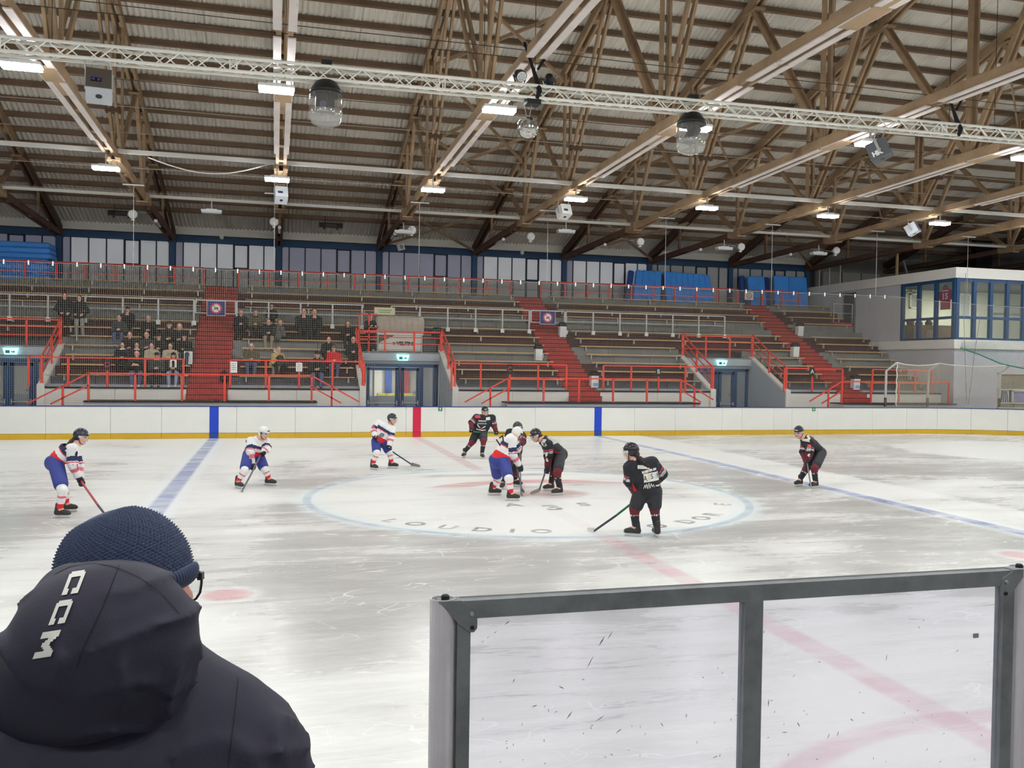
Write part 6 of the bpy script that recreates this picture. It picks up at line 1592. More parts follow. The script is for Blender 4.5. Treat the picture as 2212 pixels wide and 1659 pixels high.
s6 = spec((1040, 905), 5.146, hd=(402, 108, -.12), nk=(388, 172), sh=[(318, 158, 0), (448, 195, 0)], el=[(290, 260, 0), (452, 250, -.12)], ha=[(400, 330, -.3), (430, 285, -.3)], pel=(345, 430), kn=[(262, 620), (372, 605)], ft=[(232, 782), (388, 752)])
p6 = player('player in black jersey mostly hidden behind the bent white player at the centre', BG, 1.4, face=(.1, -.95, -.3), toes=((-.4, -.9), (.6, -.6)), kit='black', stickpts=dict(top=(1122.3, 952, -.3), heel=(1125.5, 1071), toe=(1133, 1073), mats=(ST_GREY, ST_GREY, ST_GREY, ST_BLADE), label='pale hockey stick held upright by the half hidden black player'), **s6)
s7 = spec((1130, 915), 5.77, hd=(160, 150), nk=(250, 205), sh=[(312, 262, -.16), (285, 245, .18)], el=[(325, 395, -.2), (310, 400, .12)], ha=[(310, 562, -.1), (302, 590, .0)], pel=(455, 370), kn=[(432, 605), (388, 612)], ft=[(432, 893), (325, 838)])
p7 = player('player in black jersey bent forward facing left at the centre spot', BG, .5, face=(-.88, -.2, -.42), toes=((-.95, -.2), (-.95, -.15)), kit='black', hair=(HAIRB, C((1130, 915), 5.77, (290, 180, -.02), (340, 205, -.05))), stickpts=dict(top=(1188, 985, -.06), heel=(1164.5, 1063), toe=(1150, 1069), mats=(ST_GREY, ST_GREY, ST_GREY, ST_BLADE), label='grey hockey stick of the bent black player at the centre spot'), **s7)
s8 = spec((1250, 945), 4.231, hd=(480, 135), nk=(530, 215), sh=[(465, 275, .05), (668, 232, -.02)], el=[(462, 400, .12), (762, 335, .12)], ha=[(540, 540, .42), (640, 480, .42)], pel=(632, 490), kn=[(518, 650), (695, 645)], ft=[(500, 905), (708, 905)])
p8 = player('player in black jersey with a long dark ponytail seen from behind, closest to the camera', BG, -4.6, face=(-.62, .72, -.22), toes=((-.8, .45), (.15, .95)), kit='black', hair=(HAIRD, C((1250, 945), 4.231, (545, 190, -.12), (600, 240, -.22), (640, 268, -.24))), head_dy=.05, hemo=-.03, stickpts=dict(top=(1388, 1069, .42), heel=(1283, 1151), toe=(1266, 1148), mats=(ST_DARK, ST_GREEN, ST_DARK, ST_TAPE), label='blue green hockey stick of the black player with the long ponytail'), **s8)
s9 = spec((1690, 910), 5.767, hd=(205, 140), nk=(272, 212), sh=[(345, 275, -.12), (285, 268, .16)], el=[(345, 395, -.2), (262, 385, .1)], ha=[(312, 520, -.22), (322, 568, -.2)], pel=(455, 385), kn=[(405, 585), (300, 595)], ft=[(395, 835), (205, 810)])
p9 = player('player in black jersey with number 11 on the sleeve at the right blue line', BG, .47, face=(-.82, -.48, -.25), toes=((-.9, -.2), (-.85, -.3)), kit='black', hair=(HAIRL, C((1690, 910), 5.767, (310, 175, -.05), (390, 200, -.05))), stickpts=dict(top=(1743, 996, -.2), heel=(1753.5, 1064), toe=(1740, 1064), mats=(ST_GREY, ST_GREY, ST_GREY, ST_TAPE), label='grey hockey stick of the player at the right blue line'), **s9)
# prints on the jerseys
PW = M('print_white', (232, 230, 224), .7); PBL = M('print_blue', (40, 54, 120), .7); PYE = M('print_yellow', (226, 214, 110), .7); PRD = M('print_red_soft', (226, 96, 96), .7); PGY = M('print_soft_grey', (176, 176, 176), .7)
def at8(x, y): return px(1250+x/4.231, 945+y/4.231, -4.75)
xd8 = norm(at8(720, 285)-at8(570, 325)); yd8 = norm(vec((-.12, 0, 1)))
print_text(p8, 'SOESTER EG', .047, PW, at8(648, 305), xd8, yd8, bold=.004)
xd8b = norm(at8(752, 385)-at8(585, 412))
print_quad(p8, 'print_plate', at8(667, 362), xd8b, yd8, .28, .14, PW)
print_quad(p8, 'print_bar', at8(643, 360), xd8b, yd8, .026, .10, PYE, lift=.007)
print_text(p8, 'A', .11, PBL, at8(606, 378), xd8b, yd8, bold=.002); print_text(p8, 'S', .11, PBL, at8(672, 358), xd8b, yd8, bold=.002)
for dz in (0, 1, 2): print_quad(p8, 'print_line', at8(717, 338+dz*16), xd8b, yd8, .07, .010, PGY, lift=.007)
print_text(p8, 'SOEST', .03, PW, at8(728, 440), xd8b, yd8, bold=.003)
zz_ = MB(); pts = [(600, 470), (607, 432), (614, 466), (622, 425), (631, 470), (641, 415), (650, 465), (662, 420), (672, 452), (684, 430), (694, 455)]
for a, b in zip(pts[:-1], pts[1:]):
    A_, B_ = at8(*a), at8(*b); n_ = norm(np.cross(B_-A_, (0, 1, 0)))*.0045; zz_.add([A_-n_, B_-n_, B_+n_, A_+n_], [(0, 1, 2, 3)])
conform(zz_.build('print_zigzag', PW, p8['jersey']), p8['bvh'], (0, 1, 0))
print_quad(p8, 'print_number', at8(600, 272), norm(at8(680, 262)-at8(520, 262)), yd8, .20, .06, PW)
mb = MB(); mb.obox(p8['H']-p8['f']*.112+p8['u']*.035+p8['r']*.03, (.085, .012, .05), np.stack([p8['r'], p8['f'], p8['u']], 1)); mb.build('helmet_sticker', PRD, p8['t'])
def at4(x, y): return px(985+x/7.325, 870+y/7.325, 7.7)
print_quad(p4, 'print_patch', at4(362, 224), (1, 0, 0), (0, 0, 1), .16, .085, J_RED); print_quad(p4, 'print_badge', at4(523, 256), (1, 0, .1), (0, 0, 1), .13, .09, PW)
print_text(p4, 'Stadtwerke', .05, PW, at4(430, 292), (1, 0, -.03), (0, 0, 1), bold=.003); print_text(p4, 'SOESTER EG', .05, PGY, at4(425, 335), (1, 0, 0), (0, 0, 1), bold=.003)
for pts in (((315, 410), (350, 425), (420, 440), (480, 435)), ((355, 350), (385, 395), (420, 410)), ((430, 405), (460, 385), (475, 375))):
    m_ = MB()
    for a, b in zip(pts[:-1], pts[1:]):
        A_, B_ = at4(*a), at4(*b); n_ = norm(np.cross(B_-A_, (0, 1, 0)))*.014; m_.add([A_-n_, B_-n_, B_+n_, A_+n_], [(0, 1, 2, 3)])
    conform(m_.build('print_emblem', PW, p4['jersey']), p4['bvh'], (0, 1, 0))
print_quad(p4, 'print_emblem_red', at4(412, 410), (1, 0, 0), (0, 0, 1), .06, .03, J_REDB)
def at1(x, y): return px(70+x/4.33, 910+y/4.33, -.9)
print_text(p1, '8', .10, J_NAVY, at1(408, 308), (1, 0, -.2), (.2, 0, 1), bold=.006); print_text(p1, '11', .13, J_PINK, at1(402, 432), (1, 0, .1), (0, 0, 1), bold=.008)
print_quad(p1, 'print_number', at1(272, 250), (.8, 0, .5), (-.5, 0, .8), .09, .12, J_NAVY)
def at2(x, y): return px(490+x/5.767, 910+y/5.767, 2.2)
print_text(p2, '11', .13, J_PINK, at2(305, 445), (1, 0, .08), (0, 0, 1), bold=.008); print_text(p2, '6', .09, J_NAVY, at2(310, 312), (1, 0, 0), (0, 0, 1), bold=.006)
def at3(x, y): return px(780+x/6.566, 880+y/6.566, 4.9)
m_ = MB(); P_ = [at3(*q) for q in ((245, 420), (300, 372), (350, 385), (335, 430), (290, 432))]; m_.add(P_, [tuple(range(5))]); conform(m_.build('print_emblem', M('print_eagle', (120, 126, 140), .7), p3['jersey']), p3['bvh'], (0, 1, 0))
print_text(p3, '17', .10, J_PINK, at3(180, 290), (1, 0, 0), (0, 0, 1), bold=.008)
def at5(x, y): return px(1040+x/5.146, 905+y/5.146, -.6)
print_text(p5, '17', .22, M('print_dark', (44, 44, 56), .7), at5(215, 250), (.75, 0, .5), (-.35, 0, .9), bold=.004); 
def at9(x, y): return px(1690+x/5.767, 910+y/5.767, .1)
print_text(p9, '11', .10, PW, at9(330, 352), (1, 0, 0), (0, 0, 1), bold=.008); print_quad(p9, 'print_patch', at9(336, 306), (1, 0, 0), (0, 0, 1), .10, .05, PRD)
print_quad(p9, 'print_yoke', at9(335, 215), (.6, 0, -.9), (.9, 0, .6), .17, .06, PW); print_text(p9, 'O', .09, PW, at9(335, 425), (1, 0, 0), (0, 0, 1), bold=.006)
def at7(x, y): return px(1130+x/5.77, 915+y/5.77, .1)
print_quad(p7, 'print_yoke', at7(292, 245), (.35, 0, -1), (1, 0, .35), .16, .06, PW); print_text(p7, 'M', .10, PW, at7(300, 390), (1, 0, .1), (0, 0, 1), bold=.006); print_text(p7, 'O', .09, PW, at7(305, 455), (1, 0, .1), (0, 0, 1), bold=.006)
m_ = MB(); m_.add([at7(410, 335), at7(505, 395), at7(415, 435)], [(0, 1, 2)]); conform(m_.build('print_triangle', J_REDB, p7['jersey']), p7['bvh'], (0, 1, 0), .012)
m_ = MB(); m_.add([at7(345, 175), at7(470, 225), at7(405, 270)], [(0, 1, 2)]); conform(m_.build('print_back', PW, p7['jersey']), p7['bvh'], (0, 1, 0), .012)
m_ = MB(); m_.add([at8(518, 420), at8(554, 495), at8(503, 492)], [(0, 1, 2)]); conform(m_.build('print_triangle', J_REDB, p8['jersey']), p8['bvh'], (0, 1, 0), .012)
# ------------------------------------------------------------------ spectators on the far stand
CL = {}
def cloth(n, c, **k): return M('cloth_'+n, c, .85, var=.12, scale=14, bump=.25, bscale=22, **k)
CD = {'black': cloth('black', (34, 34, 36)), 'charcoal': cloth('charcoal', (62, 62, 64)), 'grey': cloth('grey', (92, 92, 92)), 'olive': cloth('olive', (92, 86, 64)), 'beige': cloth('beige', (184, 170, 146)), 'cream': cloth('cream', (222, 214, 196)),
      'red': cloth('red', (200, 40, 46)), 'jeans': cloth('jeans', (76, 92, 130)), 'pale_jeans': cloth('pale_jeans', (138, 156, 186)), 'khaki': cloth('khaki', (150, 136, 112)), 'light_grey': cloth('light_grey', (150, 150, 144)), 'teal': cloth('teal', (58, 78, 92)), 'green': cloth('green', (52, 60, 50)), 'blue': cloth('blue', (70, 96, 150)), 'yellow': cloth('yellow', (206, 176, 70)), 'sand': cloth('sand', (190, 164, 108)), 'white': cloth('white', (230, 226, 216))}
SHOE = M('shoe_dark', (40, 38, 38), .6); SHOEW = M('shoe_white', (222, 220, 216), .6)
def spectator(label, hx, hy, jacket, trousers, hair=None, hat=None, k=None, stand=False, floor=None, yy=None, lean=.12, turn=0.0, scarf=None, shoes=SHOE, hands='lap', skin=SKIN, hood=None, bag=None, bend=0.0):
    if k is None:
        best = None
        for q in range(0, 12):
            y = ry(q)-.12; z = px(hx, hy, y)[2]; e = abs(z-(rz(q)+.075+.72))
            if best is None or e < best[0]: best = (e, q)
        k = best[1]
    y = (ry(k)-.12) if yy is None else yy; Hpos = px(hx, hy, y); x = Hpos[0]
    fz = (FZ+.375*k) if floor is None else floor
    fw = vec((math.sin(turn), -math.cos(turn), 0)); rt = vec((-fw[1], fw[0], 0)); up = vec((0, 0, 1))
    if stand:
        s = (Hpos[2]+.11-fz)/1.75; pel = vec((x, y, fz+.93*s)); nk = vec((x, y, fz+1.47*s))-0*fw
        if bend: nk = pel+(up*math.cos(bend)+fw*math.sin(bend))*.52*s; 
    else:
        sz = rz(k)+.075; s = 1.06*float(np.clip((Hpos[2]-sz)/.72, .92, 1.12)); pel = vec((x, y+.05, sz+.09)); nk = pel+(up*math.cos(lean)+fw*math.sin(lean))*.46*s
        if bend: nk = pel+(up*math.cos(bend)+fw*math.sin(bend))*.46*s
    head = nk+(up*.95+fw*.25)*.20*s if not bend else nk+(up*math.cos(bend*.8)+fw*math.sin(bend*.8))*.19*s
    if not bend: head[0] = x
    face = norm(fw+up*(-.12-.5*math.sin(bend)))
    SHl = [nk-up*.07*s+rt*sg*.185*s for sg in (-1, 1)]
    HPl = [pel+rt*sg*.095*s for sg in (-1, 1)]
    if stand:
        KN = [vec((p[0], p[1], fz+.49*s))+fw*.03+rt*sg*.02 for p, sg in zip(HPl, (-1, 1))]; AN = [vec((p[0], p[1], fz+.09))+rt*sg*.03-fw*.03 for p, sg in zip(HPl, (-1, 1))]
    else:
        KN = [HPl[i]+fw*.40*s+rt*sg*.05-up*.02 for i, sg in enumerate((-1, 1))]; AN = [vec((p[0], p[1], fz+.09))+fw*.03-rt*sg*.03 for p, sg in zip(KN, (-1, 1))]
    if hands == 'lap': HA = [pel+fw*.24*s+up*(.16 if not stand else .05)*s+rt*sg*.05 for sg in (-1, 1)]; EL = [SHl[i]-up*.26*s+rt*sg*.06+fw*.05 for i, sg in enumerate((-1, 1))]
    elif hands == 'rail': HA = [nk+fw*.40*s-up*.20*s+rt*sg*.10 for sg in (-1, 1)]; EL = [SHl[i]-up*.22*s+rt*sg*.10+fw*.14 for i, sg in enumerate((-1, 1))]
    elif hands == 'chin': HA = [nk+fw*.17*s-up*.02+rt*sg*.04 for sg in (-1, 1)]; EL = [SHl[i]-up*.25*s+rt*sg*.04+fw*.14 for i, sg in enumerate((-1, 1))]
    elif hands == 'side': HA = [SHl[i]-up*.52*s+rt*sg*.07+fw*.10 for i, sg in enumerate((-1, 1))]; EL = [SHl[i]-up*.28*s+rt*sg*.09 for i, sg in enumerate((-1, 1))]
    elif hands == 'pocket': HA = [pel+fw*.12*s+rt*sg*.15+up*.06 for sg in (-1, 1)]; EL = [SHl[i]-up*.26*s+rt*sg*.13-fw*.02 for i, sg in enumerate((-1, 1))]
    elif hands == 'device': HA = [nk+fw*.32*s-up*.26*s+rt*sg*.12 for sg in (-1, 1)]; EL = [SHl[i]-up*.26*s+rt*sg*.09+fw*.04 for i, sg in enumerate((-1, 1))]
    base = vec((x, y, fz)); t = thing('person', label, 'person', base, 'spectators on the far stand')
    B = head_prims(head, face, s) + [('c', head-up*.07, nk, .05*s, .055*s), ('c', nk, pel, .09*s, .11*s), ('c', SHl[0], SHl[1], .06, .06)]
    for i, sg in enumerate((-1, 1)):
        B += [('c', SHl[i], EL[i], .045*s, .04*s), ('c', EL[i], HA[i], .04*s, .028*s), ('c', HPl[i], KN[i], .075*s, .055*s), ('c', KN[i], AN[i], .05*s, .038*s), ('c', AN[i], AN[i]+fw*.13-up*.05, .034, .028)]
        B += hand_prims(HA[i], HA[i]-EL[i]+fw*.1, -rt*sg+up*.3, 1.12*s)
    sdf_mesh('body', B, .0205, [skin, EYE, LIP], t, k=.02, paint=face_paint(head, face, s), smooth_it=0)
    JK = [('c', nk-up*.03, pel+up*.02, .15*s, .17*s), ('c', SHl[0], SHl[1], .105*s, .105*s), ('c', pel+rt*.08, pel-rt*.08, .165*s, .165*s)]
    for i in (0, 1): JK += [('c', SHl[i], EL[i], .095*s, .084*s), ('c', EL[i], HA[i]+(EL[i]-HA[i])*.2, .08*s, .06*s)]
    if hood: JK.append(('e', nk+up*.05-fw*.05, (.11*s, .1*s, .09*s)))
    def folds(G): return .008*np.sin(40*G[..., 2]+6*np.sin(9*G[..., 0]))*np.sin(17*G[..., 0]+9*G[..., 1])
    ncut = lambda G: -(np.linalg.norm(G-(nk+(head-nk)*.6+fw*.03), axis=-1)-.085)
    sdf_mesh('jacket', JK, .026, CD[jacket], t, k=.05, cut=(ncut,), warp=folds)
    TRS = [('c', pel+rt*.05, pel-rt*.05, .12*s, .12*s)]
    for i in (0, 1): TRS += [('c', HPl[i], KN[i], .095*s, .078*s), ('c', KN[i], AN[i]+up*.02, .072*s, .06*s)]
    sdf_mesh('trousers', TRS, .026, CD[trousers], t, k=.04)
    for i in (0, 1): sdf_mesh('shoe', [('c', AN[i]-up*.045-fw*.02, AN[i]-up*.05+fw*.15, .045, .04)], .022, shoes, t, k=.01, cut=(lambda G: fz+.004-G[..., 2],))
    r, f, u = frame_of(face); R = np.stack([r, f, u], 1)
    if hair:
        hp = [('e', head+u*.03*s-f*.018*s, (.092*s, .104*s, .112*s), R)]
        if hair[1]: hp += [('c', head+r*.06*s-f*.03-u*.02, head+r*.07*s-f*.03-u*hair[1]*s, .045, .035), ('c', head-r*.06*s-f*.03-u*.02, head-r*.07*s-f*.03-u*hair[1]*s, .045, .035)]
        sdf_mesh('hair', hp, .02, hair[0], t, k=.02, cut=(lambda G: -np.maximum(.028*s-(G-head)@f, (G-head)@u-.068*s),))
    if hat:
        sdf_mesh('hat', [('e', head+u*.05*s-f*.008*s, (.098*s, .112*s, .10*s), R)] + ([('c', head+u*.055*s+f*.08*s, head+u*.05*s+f*.15*s, .03*s, .02*s)] if hat[1] else []), .02, CD[hat[0]], t, k=.02, cut=(lambda G: -((G-head)@u-.032*s),))
    if scarf: 
        ring = [nk+up*.02+(rt*math.cos(a)+fw*math.sin(a))*.085*s for a in np.linspace(0, 2*PI, 9)]
        pr = [('c', a, b, .05*s, .05*s) for a, b in zip(ring[:-1], ring[1:])]
        if scarf[1]: pr += [('c', nk+rt*sg*.08+fw*.10, nk+rt*sg*.09+fw*.14-up*.34, .05, .045) for sg in (-1, 1)]
        sdf_mesh('scarf', pr, .022, CD[scarf[0]], t, k=.03, warp=lambda G: .006*np.sin(90*G[..., 0])*np.sin(90*G[..., 2]))
    return dict(t=t, x=x, y=y, HA=HA, nk=nk, pel=pel, fz=fz)
HB, HD, HL, HG = (HAIRB, 0), (HAIRD, 0), (HAIRL, 0), (HAIRG, 0)
S = spectator
S('standing man in black coat and dark trousers on the upper left rows', 140, 641, 'black', 'black', HD, stand=True, k=5, hands='pocket', turn=.2)
S('standing man in black jacket and pale grey trousers on the upper left rows', 172, 646, 'black', 'light_grey', HB, stand=True, k=5, hands='pocket', turn=-.05)
S('bald seated spectator in dark jacket at the left edge of the crowd', 258, 690, 'charcoal', 'jeans', HD, hands='lap')
S('seated spectator in black coat and black knitted hat, highest in the left crowd', 276, 674, 'black', 'black', None, ('black', 0), hands='chin')
S('seated spectator in black jacket in the upper middle of the left crowd', 321, 691, 'black', 'black', HG)
S('seated spectator in dark jacket with white dots, left in the middle of the crowd', 281, 727, 'black', 'black', HB)
S('seated spectator in dark jacket leaning forward in the middle of the crowd', 318, 726, 'charcoal', 'black', HD, lean=.3)
S('seated spectator in black cap and dark jacket in the middle of the crowd', 343, 733, 'black', 'black', None, ('black', 1))
S('seated man with cap and black jacket, second from the upper right of the left crowd', 366, 705, 'black', 'charcoal', None, ('charcoal', 1))
S('seated spectator with blond hair and dark coat, upper right in the left crowd', 388, 709, 'black', 'black', (HAIRL, .16))
S('seated woman in black hat, dark coat and teal trousers beside the left red stairs', 398, 731, 'black', 'teal', None, ('black', 0), hood=True)
S('seated woman with white fur collar and dark coat, left in the lower crowd', 265, 752, 'black', 'black', (HAIRD, .1), scarf=('white', 0))
S('seated woman with white fur hood and dark coat in the lower crowd', 296, 750, 'black', 'black', (HAIRB, .1), scarf=('white', 0))
S('seated spectator in beige jacket, left of the two beige jackets', 328, 754, 'beige', 'black', HD)
S('seated spectator with dark hair in wide beige jacket, right of the two beige jackets', 368, 752, 'beige', 'black', (HAIRD, .12))
S('front row spectator in dark jacket and jeans with white shoes leaning on the railing', 297, 767, 'black', 'jeans', HB, k=0, lean=.25, hands='rail', shoes=SHOEW)
S('front row spectator in dark grey jacket with yellow scarf', 339, 772, 'charcoal', 'black', None, ('black', 1), k=0, scarf=('yellow', 0), shoes=SHOE)
S('front row woman in white fur vest, black hat and pale jeans', 375, 772, 'black', 'pale_jeans', (HAIRD, .12), ('black', 0), k=0, scarf=('white', 1), shoes=SHOEW)
S('seated spectator in black jacket nearest to the left stairs in the upper right group', 521, 680, 'black', 'black', HG)
S('seated spectator in dark olive jacket with black scarf in the upper right group', 552, 680, 'olive', 'black', HG, scarf=('black', 0))
S('standing man with grey hat and black coat above the upper right group', 587, 665, 'black', 'black', None, ('beige', 0), stand=True, k=6, hands='side')
S('seated spectator in black jacket and khaki trousers below the standing man', 580, 704, 'black', 'khaki', HB)
S('spectator in grey jacket turned away, bending between the rows', 598, 703, 'grey', 'black', HL, turn=2.2, bend=.3)
S('seated spectator with pale blue scarf and black coat in the upper rows', 656, 672, 'black', 'black', HB, scarf=('blue', 0), hands='chin')
S('seated spectator in black coat right of the blue scarf, hands raised', 679, 676, 'black', 'black', HD, hands='chin')
S('bald seated man in olive jacket behind the red railing', 543, 752, 'olive', 'jeans', None, hands='lap')
S('blond spectator in sand coloured jacket leaning over between the rows', 594, 757, 'sand', 'black', (HAIRL, .1), turn=.5, bend=.5, k=1)
S('spectator in dark green jacket with a blue scarf bending down beside the sand coloured jacket', 614, 757, 'green', 'light_grey', HG, turn=-.9, bend=.75, k=1, scarf=('blue', 0))
S('front row man in dark cap, black jacket and jeans beside the red jacket', 685, 762, 'black', 'jeans', None, ('black', 1), k=0, hands='lap', shoes=SHOE)
S('seated spectator in black jacket above the red jacket', 710, 737, 'black', 'black', HB)
S('seated spectator in bright red jacket and grey knitted hat', 721, 756, 'red', 'jeans', None, ('grey', 0), k=1)
S('bald seated man in black jacket beside the passage wall', 763, 737, 'black', 'black', None)
S('seated woman with long black hair in dark coat near the red frame', 751, 705, 'black', 'black', (HAIRD, .26))
p = S('standing camera operator in black on the platform left of the kiosk', 801, 687, 'black', 'black', HG, stand=True, floor=3.235, yy=20.45, k=4, hands='device', shoes=SHOEW, turn=.25)
q = (p['HA'][0]+p['HA'][1])/2
t = thing('tablet', 'dark tablet held by the camera operator on the platform', 'tablet', q)
mb = MB(); mb.obox(q+vec((0, -.03, .05)), (.30, .02, .2), np.array(Matrix.Rotation(.5, 3, 'X'))); mb.build('case', BLACK_METAL, t)
mb = MB(); mb.bar(q+vec((-.2, -.02, -.06)), q+vec((.22, -.02, -.06)), .03, .03); mb.build('grip', RAIL_RED, t)
for i, (xp, k, c, lab) in enumerate(((590-53, 0, 'black', 'black backpack standing on the red stairs by the railing'),)):
    q = px(485, 800, ry(0)-.1); mb = MB(); 
    sdf_t = thing('backpack', lab, 'bag', (q[0], ry(0)-.15, FZ+.19)); sdf_mesh('bag_body', [('e', (q[0], ry(0)-.12, FZ+.42), (.17, .13, .24)), ('c', (q[0]-.08, ry(0)-.26, FZ+.33), (q[0]+.08, ry(0)-.26, FZ+.33), .07, .07)], .02, CD['black'], sdf_t, k=.04)
    mb.tube([(q[0]-.05, ry(0)-.12, FZ+.64), (q[0], ry(0)-.12, FZ+.70), (q[0]+.05, ry(0)-.12, FZ+.64)], .012, 6); mb.build('handle', BLACK, sdf_t)
# ------------------------------------------------------------------ near side: platform, glass panel, man in the hooded jacket
mb = MB(); mb.box(-14, -19.6, .02, 6, -15.5, .74); mb.build('floor_near_platform', CONC, props=STRUCT)
mb = MB(); mb.box(-14, -19.6, .74, 6, -17.35, 1.1); mb.build('floor_near_step', CONC, props=STRUCT)
YP = -15.06
gp = thing('glass_panel', 'clear plexiglass panel in a galvanised steel frame at the near boards', 'glass panel', (-3.5, YP, 1.13))
fx0, fx1 = float(px(985, 1400, YP)[0]), float(px(2180, 1400, YP)[0])
zt = float(px(1600, 1262, YP)[2]); bw = .056
mxa, mxb = float(px(1602, 1400, YP)[0]), float(px(1641, 1400, YP)[0])
def chan(name, x0, z0, x1, z1):                    # a box section with a shallow front groove and a lip
    mb = MB(); mb.box(x0, YP-.018, z0, x1, YP+.022, z1); return mb.build(name, GALV, gp)
chan('top_bar', fx0, zt-bw, fx1, zt); chan('side_bar', fx0, 1.15, fx0+.042, zt-bw); chan('side_bar', fx1-.050, 1.15, fx1, zt-bw); chan('middle_bar', mxa, 1.15, mxb, zt-bw); chan('bottom_bar', fx0, 1.13, fx1, 1.17)
mb = MB(); mb.box(fx0+.01, YP+.0225, zt-.012, fx1-.01, YP+.026, zt+.004); mb.build('top_lip', RAIL_GREY, gp)
PLEXI = glass_mat('plexiglass', (.955, .955, .985), .13, (228, 226, 244), .03, dirt=.0)
for a, b in ((fx0+.042, mxa), (mxb, fx1-.050)):
    mb = MB(); mb.box(a, YP-.002, 1.17, b, YP+.006, zt-bw); mb.build('pane', PLEXI, gp)
# puck and stick scuffs on the panes
SCUFF = M('scuff_mark', (156, 156, 160), .8, var=.3, scale=80)
rng = random.Random(11); mb = MB()
marks = [(1096, 1345, 8, .6), (1070, 1366, 5, .7), (1054, 1377, 5, .7), (1043, 1386, 4, .7), (1260, 1316, 6, -.8), (1300, 1385, 14, 1.0), (1275, 1430, 16, 1.05), (1318, 1372, 12, 1.0), (1155, 1525, 7, .2), (1230, 1545, 12, .9), (1296, 1552, 14, .5), (1335, 1580, 8, .7), (1340, 1577, 5, .7), (1213, 1485, 8, -.5), (1430, 1565, 7, -1.0), (1260, 1468, 5, -.4), (1110, 1470, 6, 1.2), (1650, 1365, 5, 1.4), (1660, 1518, 10, 1.5), (1770, 1430, 5, -.3), (1715, 1460, 5, .6), (1985, 1355, 5, -1.2), (1915, 1420, 10, 1.4), (2068, 1406, 6, .5), (1725, 1565, 8, -1.1), (1695, 1582, 9, -.1), (1790, 1590, 9, 1.2), (1810, 1585, 8, 1.3), (1840, 1555, 7, -.6), (1765, 1640, 5, .2), (1545, 1635, 8, .2), (1555, 1632, 5, 1.4), (2030, 1315, 4, .8), (2120, 1588, 4, -1.2), (1865, 1540, 7, -.4), (1995, 1340, 4, .4)]
for (x, y, L, a) in marks + [(rng.uniform(1030, 2110), rng.gauss(1590, 60), rng.uniform(2, 5), rng.choice((1.5, 1.4, 1.6, .3, -.5))) for _ in range(60)]:
    if y > 1655 or 1596 < x < 1645 or y < 1330: continue
    c = px(x, y, YP-.004); k = 2.72/1910; d = vec((math.cos(a), 0, math.sin(a)))*L*k*1.0; n = vec((-math.sin(a), 0, math.cos(a)))*(.7+.10*L*rng.uniform(.3, 1))*k
    mb.add([c-d, c-n, c+d, c+n], [(0, 1, 2, 3)])
o = mb.build('scuff_marks', SCUFF, gp); o['kind'] = 'stuff'
c = px(2108, 1373, YP-.006); mb = MB(); mb.box(c[0]-.011, c[1]-.002, c[2]-.008, c[0]+.011, c[1]+.002, c[2]+.008); mb.build('tape_scrap', M('tape_grey', (150, 146, 140), .6), gp)
# corner plates with bolts
for s, x in ((1, fx0), (-1, fx1)):
    def Q(u, w): return (x+s*u, YP-.022, zt+w)
    mb = MB(); mb.prism([Q(-.055, -.002), Q(.012, -.002), Q(.062, -.030), Q(.062, -.085), Q(.052, -.098), Q(.038, -.098), Q(.0, -.066)], (0, 0, 0), (0, .004, 0)); mb.build('corner_plate', GALV, gp)
    mb = MB(); mb.box(min(x-s*.06, x+s*.012), YP-.022, zt-.002, max(x-s*.06, x+s*.012), YP+.03, zt+.003); mb.build('corner_plate_top', GALV, gp)
    for u, w in ((.044, -.040), (.046, -.082)):
        mb = MB(); mb.lathe([(0, -.008), (.0055, -.008), (.0065, -.004), (.0065, 0)], Q(u, w), 8, axis='y'); mb.build('bolt', RAIL_GREY if w > -.05 else BLACK, gp)
    mb = MB(); mb.lathe([(.013, 0), (.013, .012), (.009, .016), (0, .016)], (x-s*.036, YP, zt+.003), 10); mb.build('rubber_plug', BLACK, gp)
# white round padded posts beside the frame
for lab, xa, xb, s in (('white half round plastic post cover at the left of the glass panel', 929, 984, 1), ('white half round plastic post cover at the right of the glass panel', 2182, 2222, -1)):
    a, b = float(px(xa, 1400, YP)[0]), float(px(xb, 1400, YP)[0]); cx_ = (a+b)/2; rr = (b-a)/2
    t = thing('post_cover', lab, 'post', (cx_, YP, 1.13))
    mb = MB(); n = 20; vs = []; fs = []
    ring = [(cx_+rr*math.cos(q), YP+.01+rr*.8*math.sin(q)) for q in np.linspace(.1, 2*PI-.1, n)]; ring2 = [(cx_+(rr-.004)*math.cos(q), YP+.01+(rr-.004)*.8*math.sin(q)) for q in np.linspace(.1, 2*PI-.1, n)]
    for z in (1.13, zt+.006): vs += [(p[0], p[1], z) for p in ring]+[(p[0], p[1], z) for p in ring2]
    m2 = 2*n
    for i in range(n-1): fs += [(i, i+1, m2+i+1, m2+i), (n+i+1, n+i, m2+n+i, m2+n+i+1), (m2+i, m2+i+1, m2+n+i+1, m2+n+i)]
    mb.add(vs, fs); mb.build('cover', M('post_cover_white', (206, 202, 204), .5, var=.05, scale=8), t, smooth=False)
    mb = MB(); mb.tube([(cx_, YP+.01, 1.13), (cx_, YP+.01, zt-.015)], rr*.55, 10); mb.build('inner_post', GALV, t)
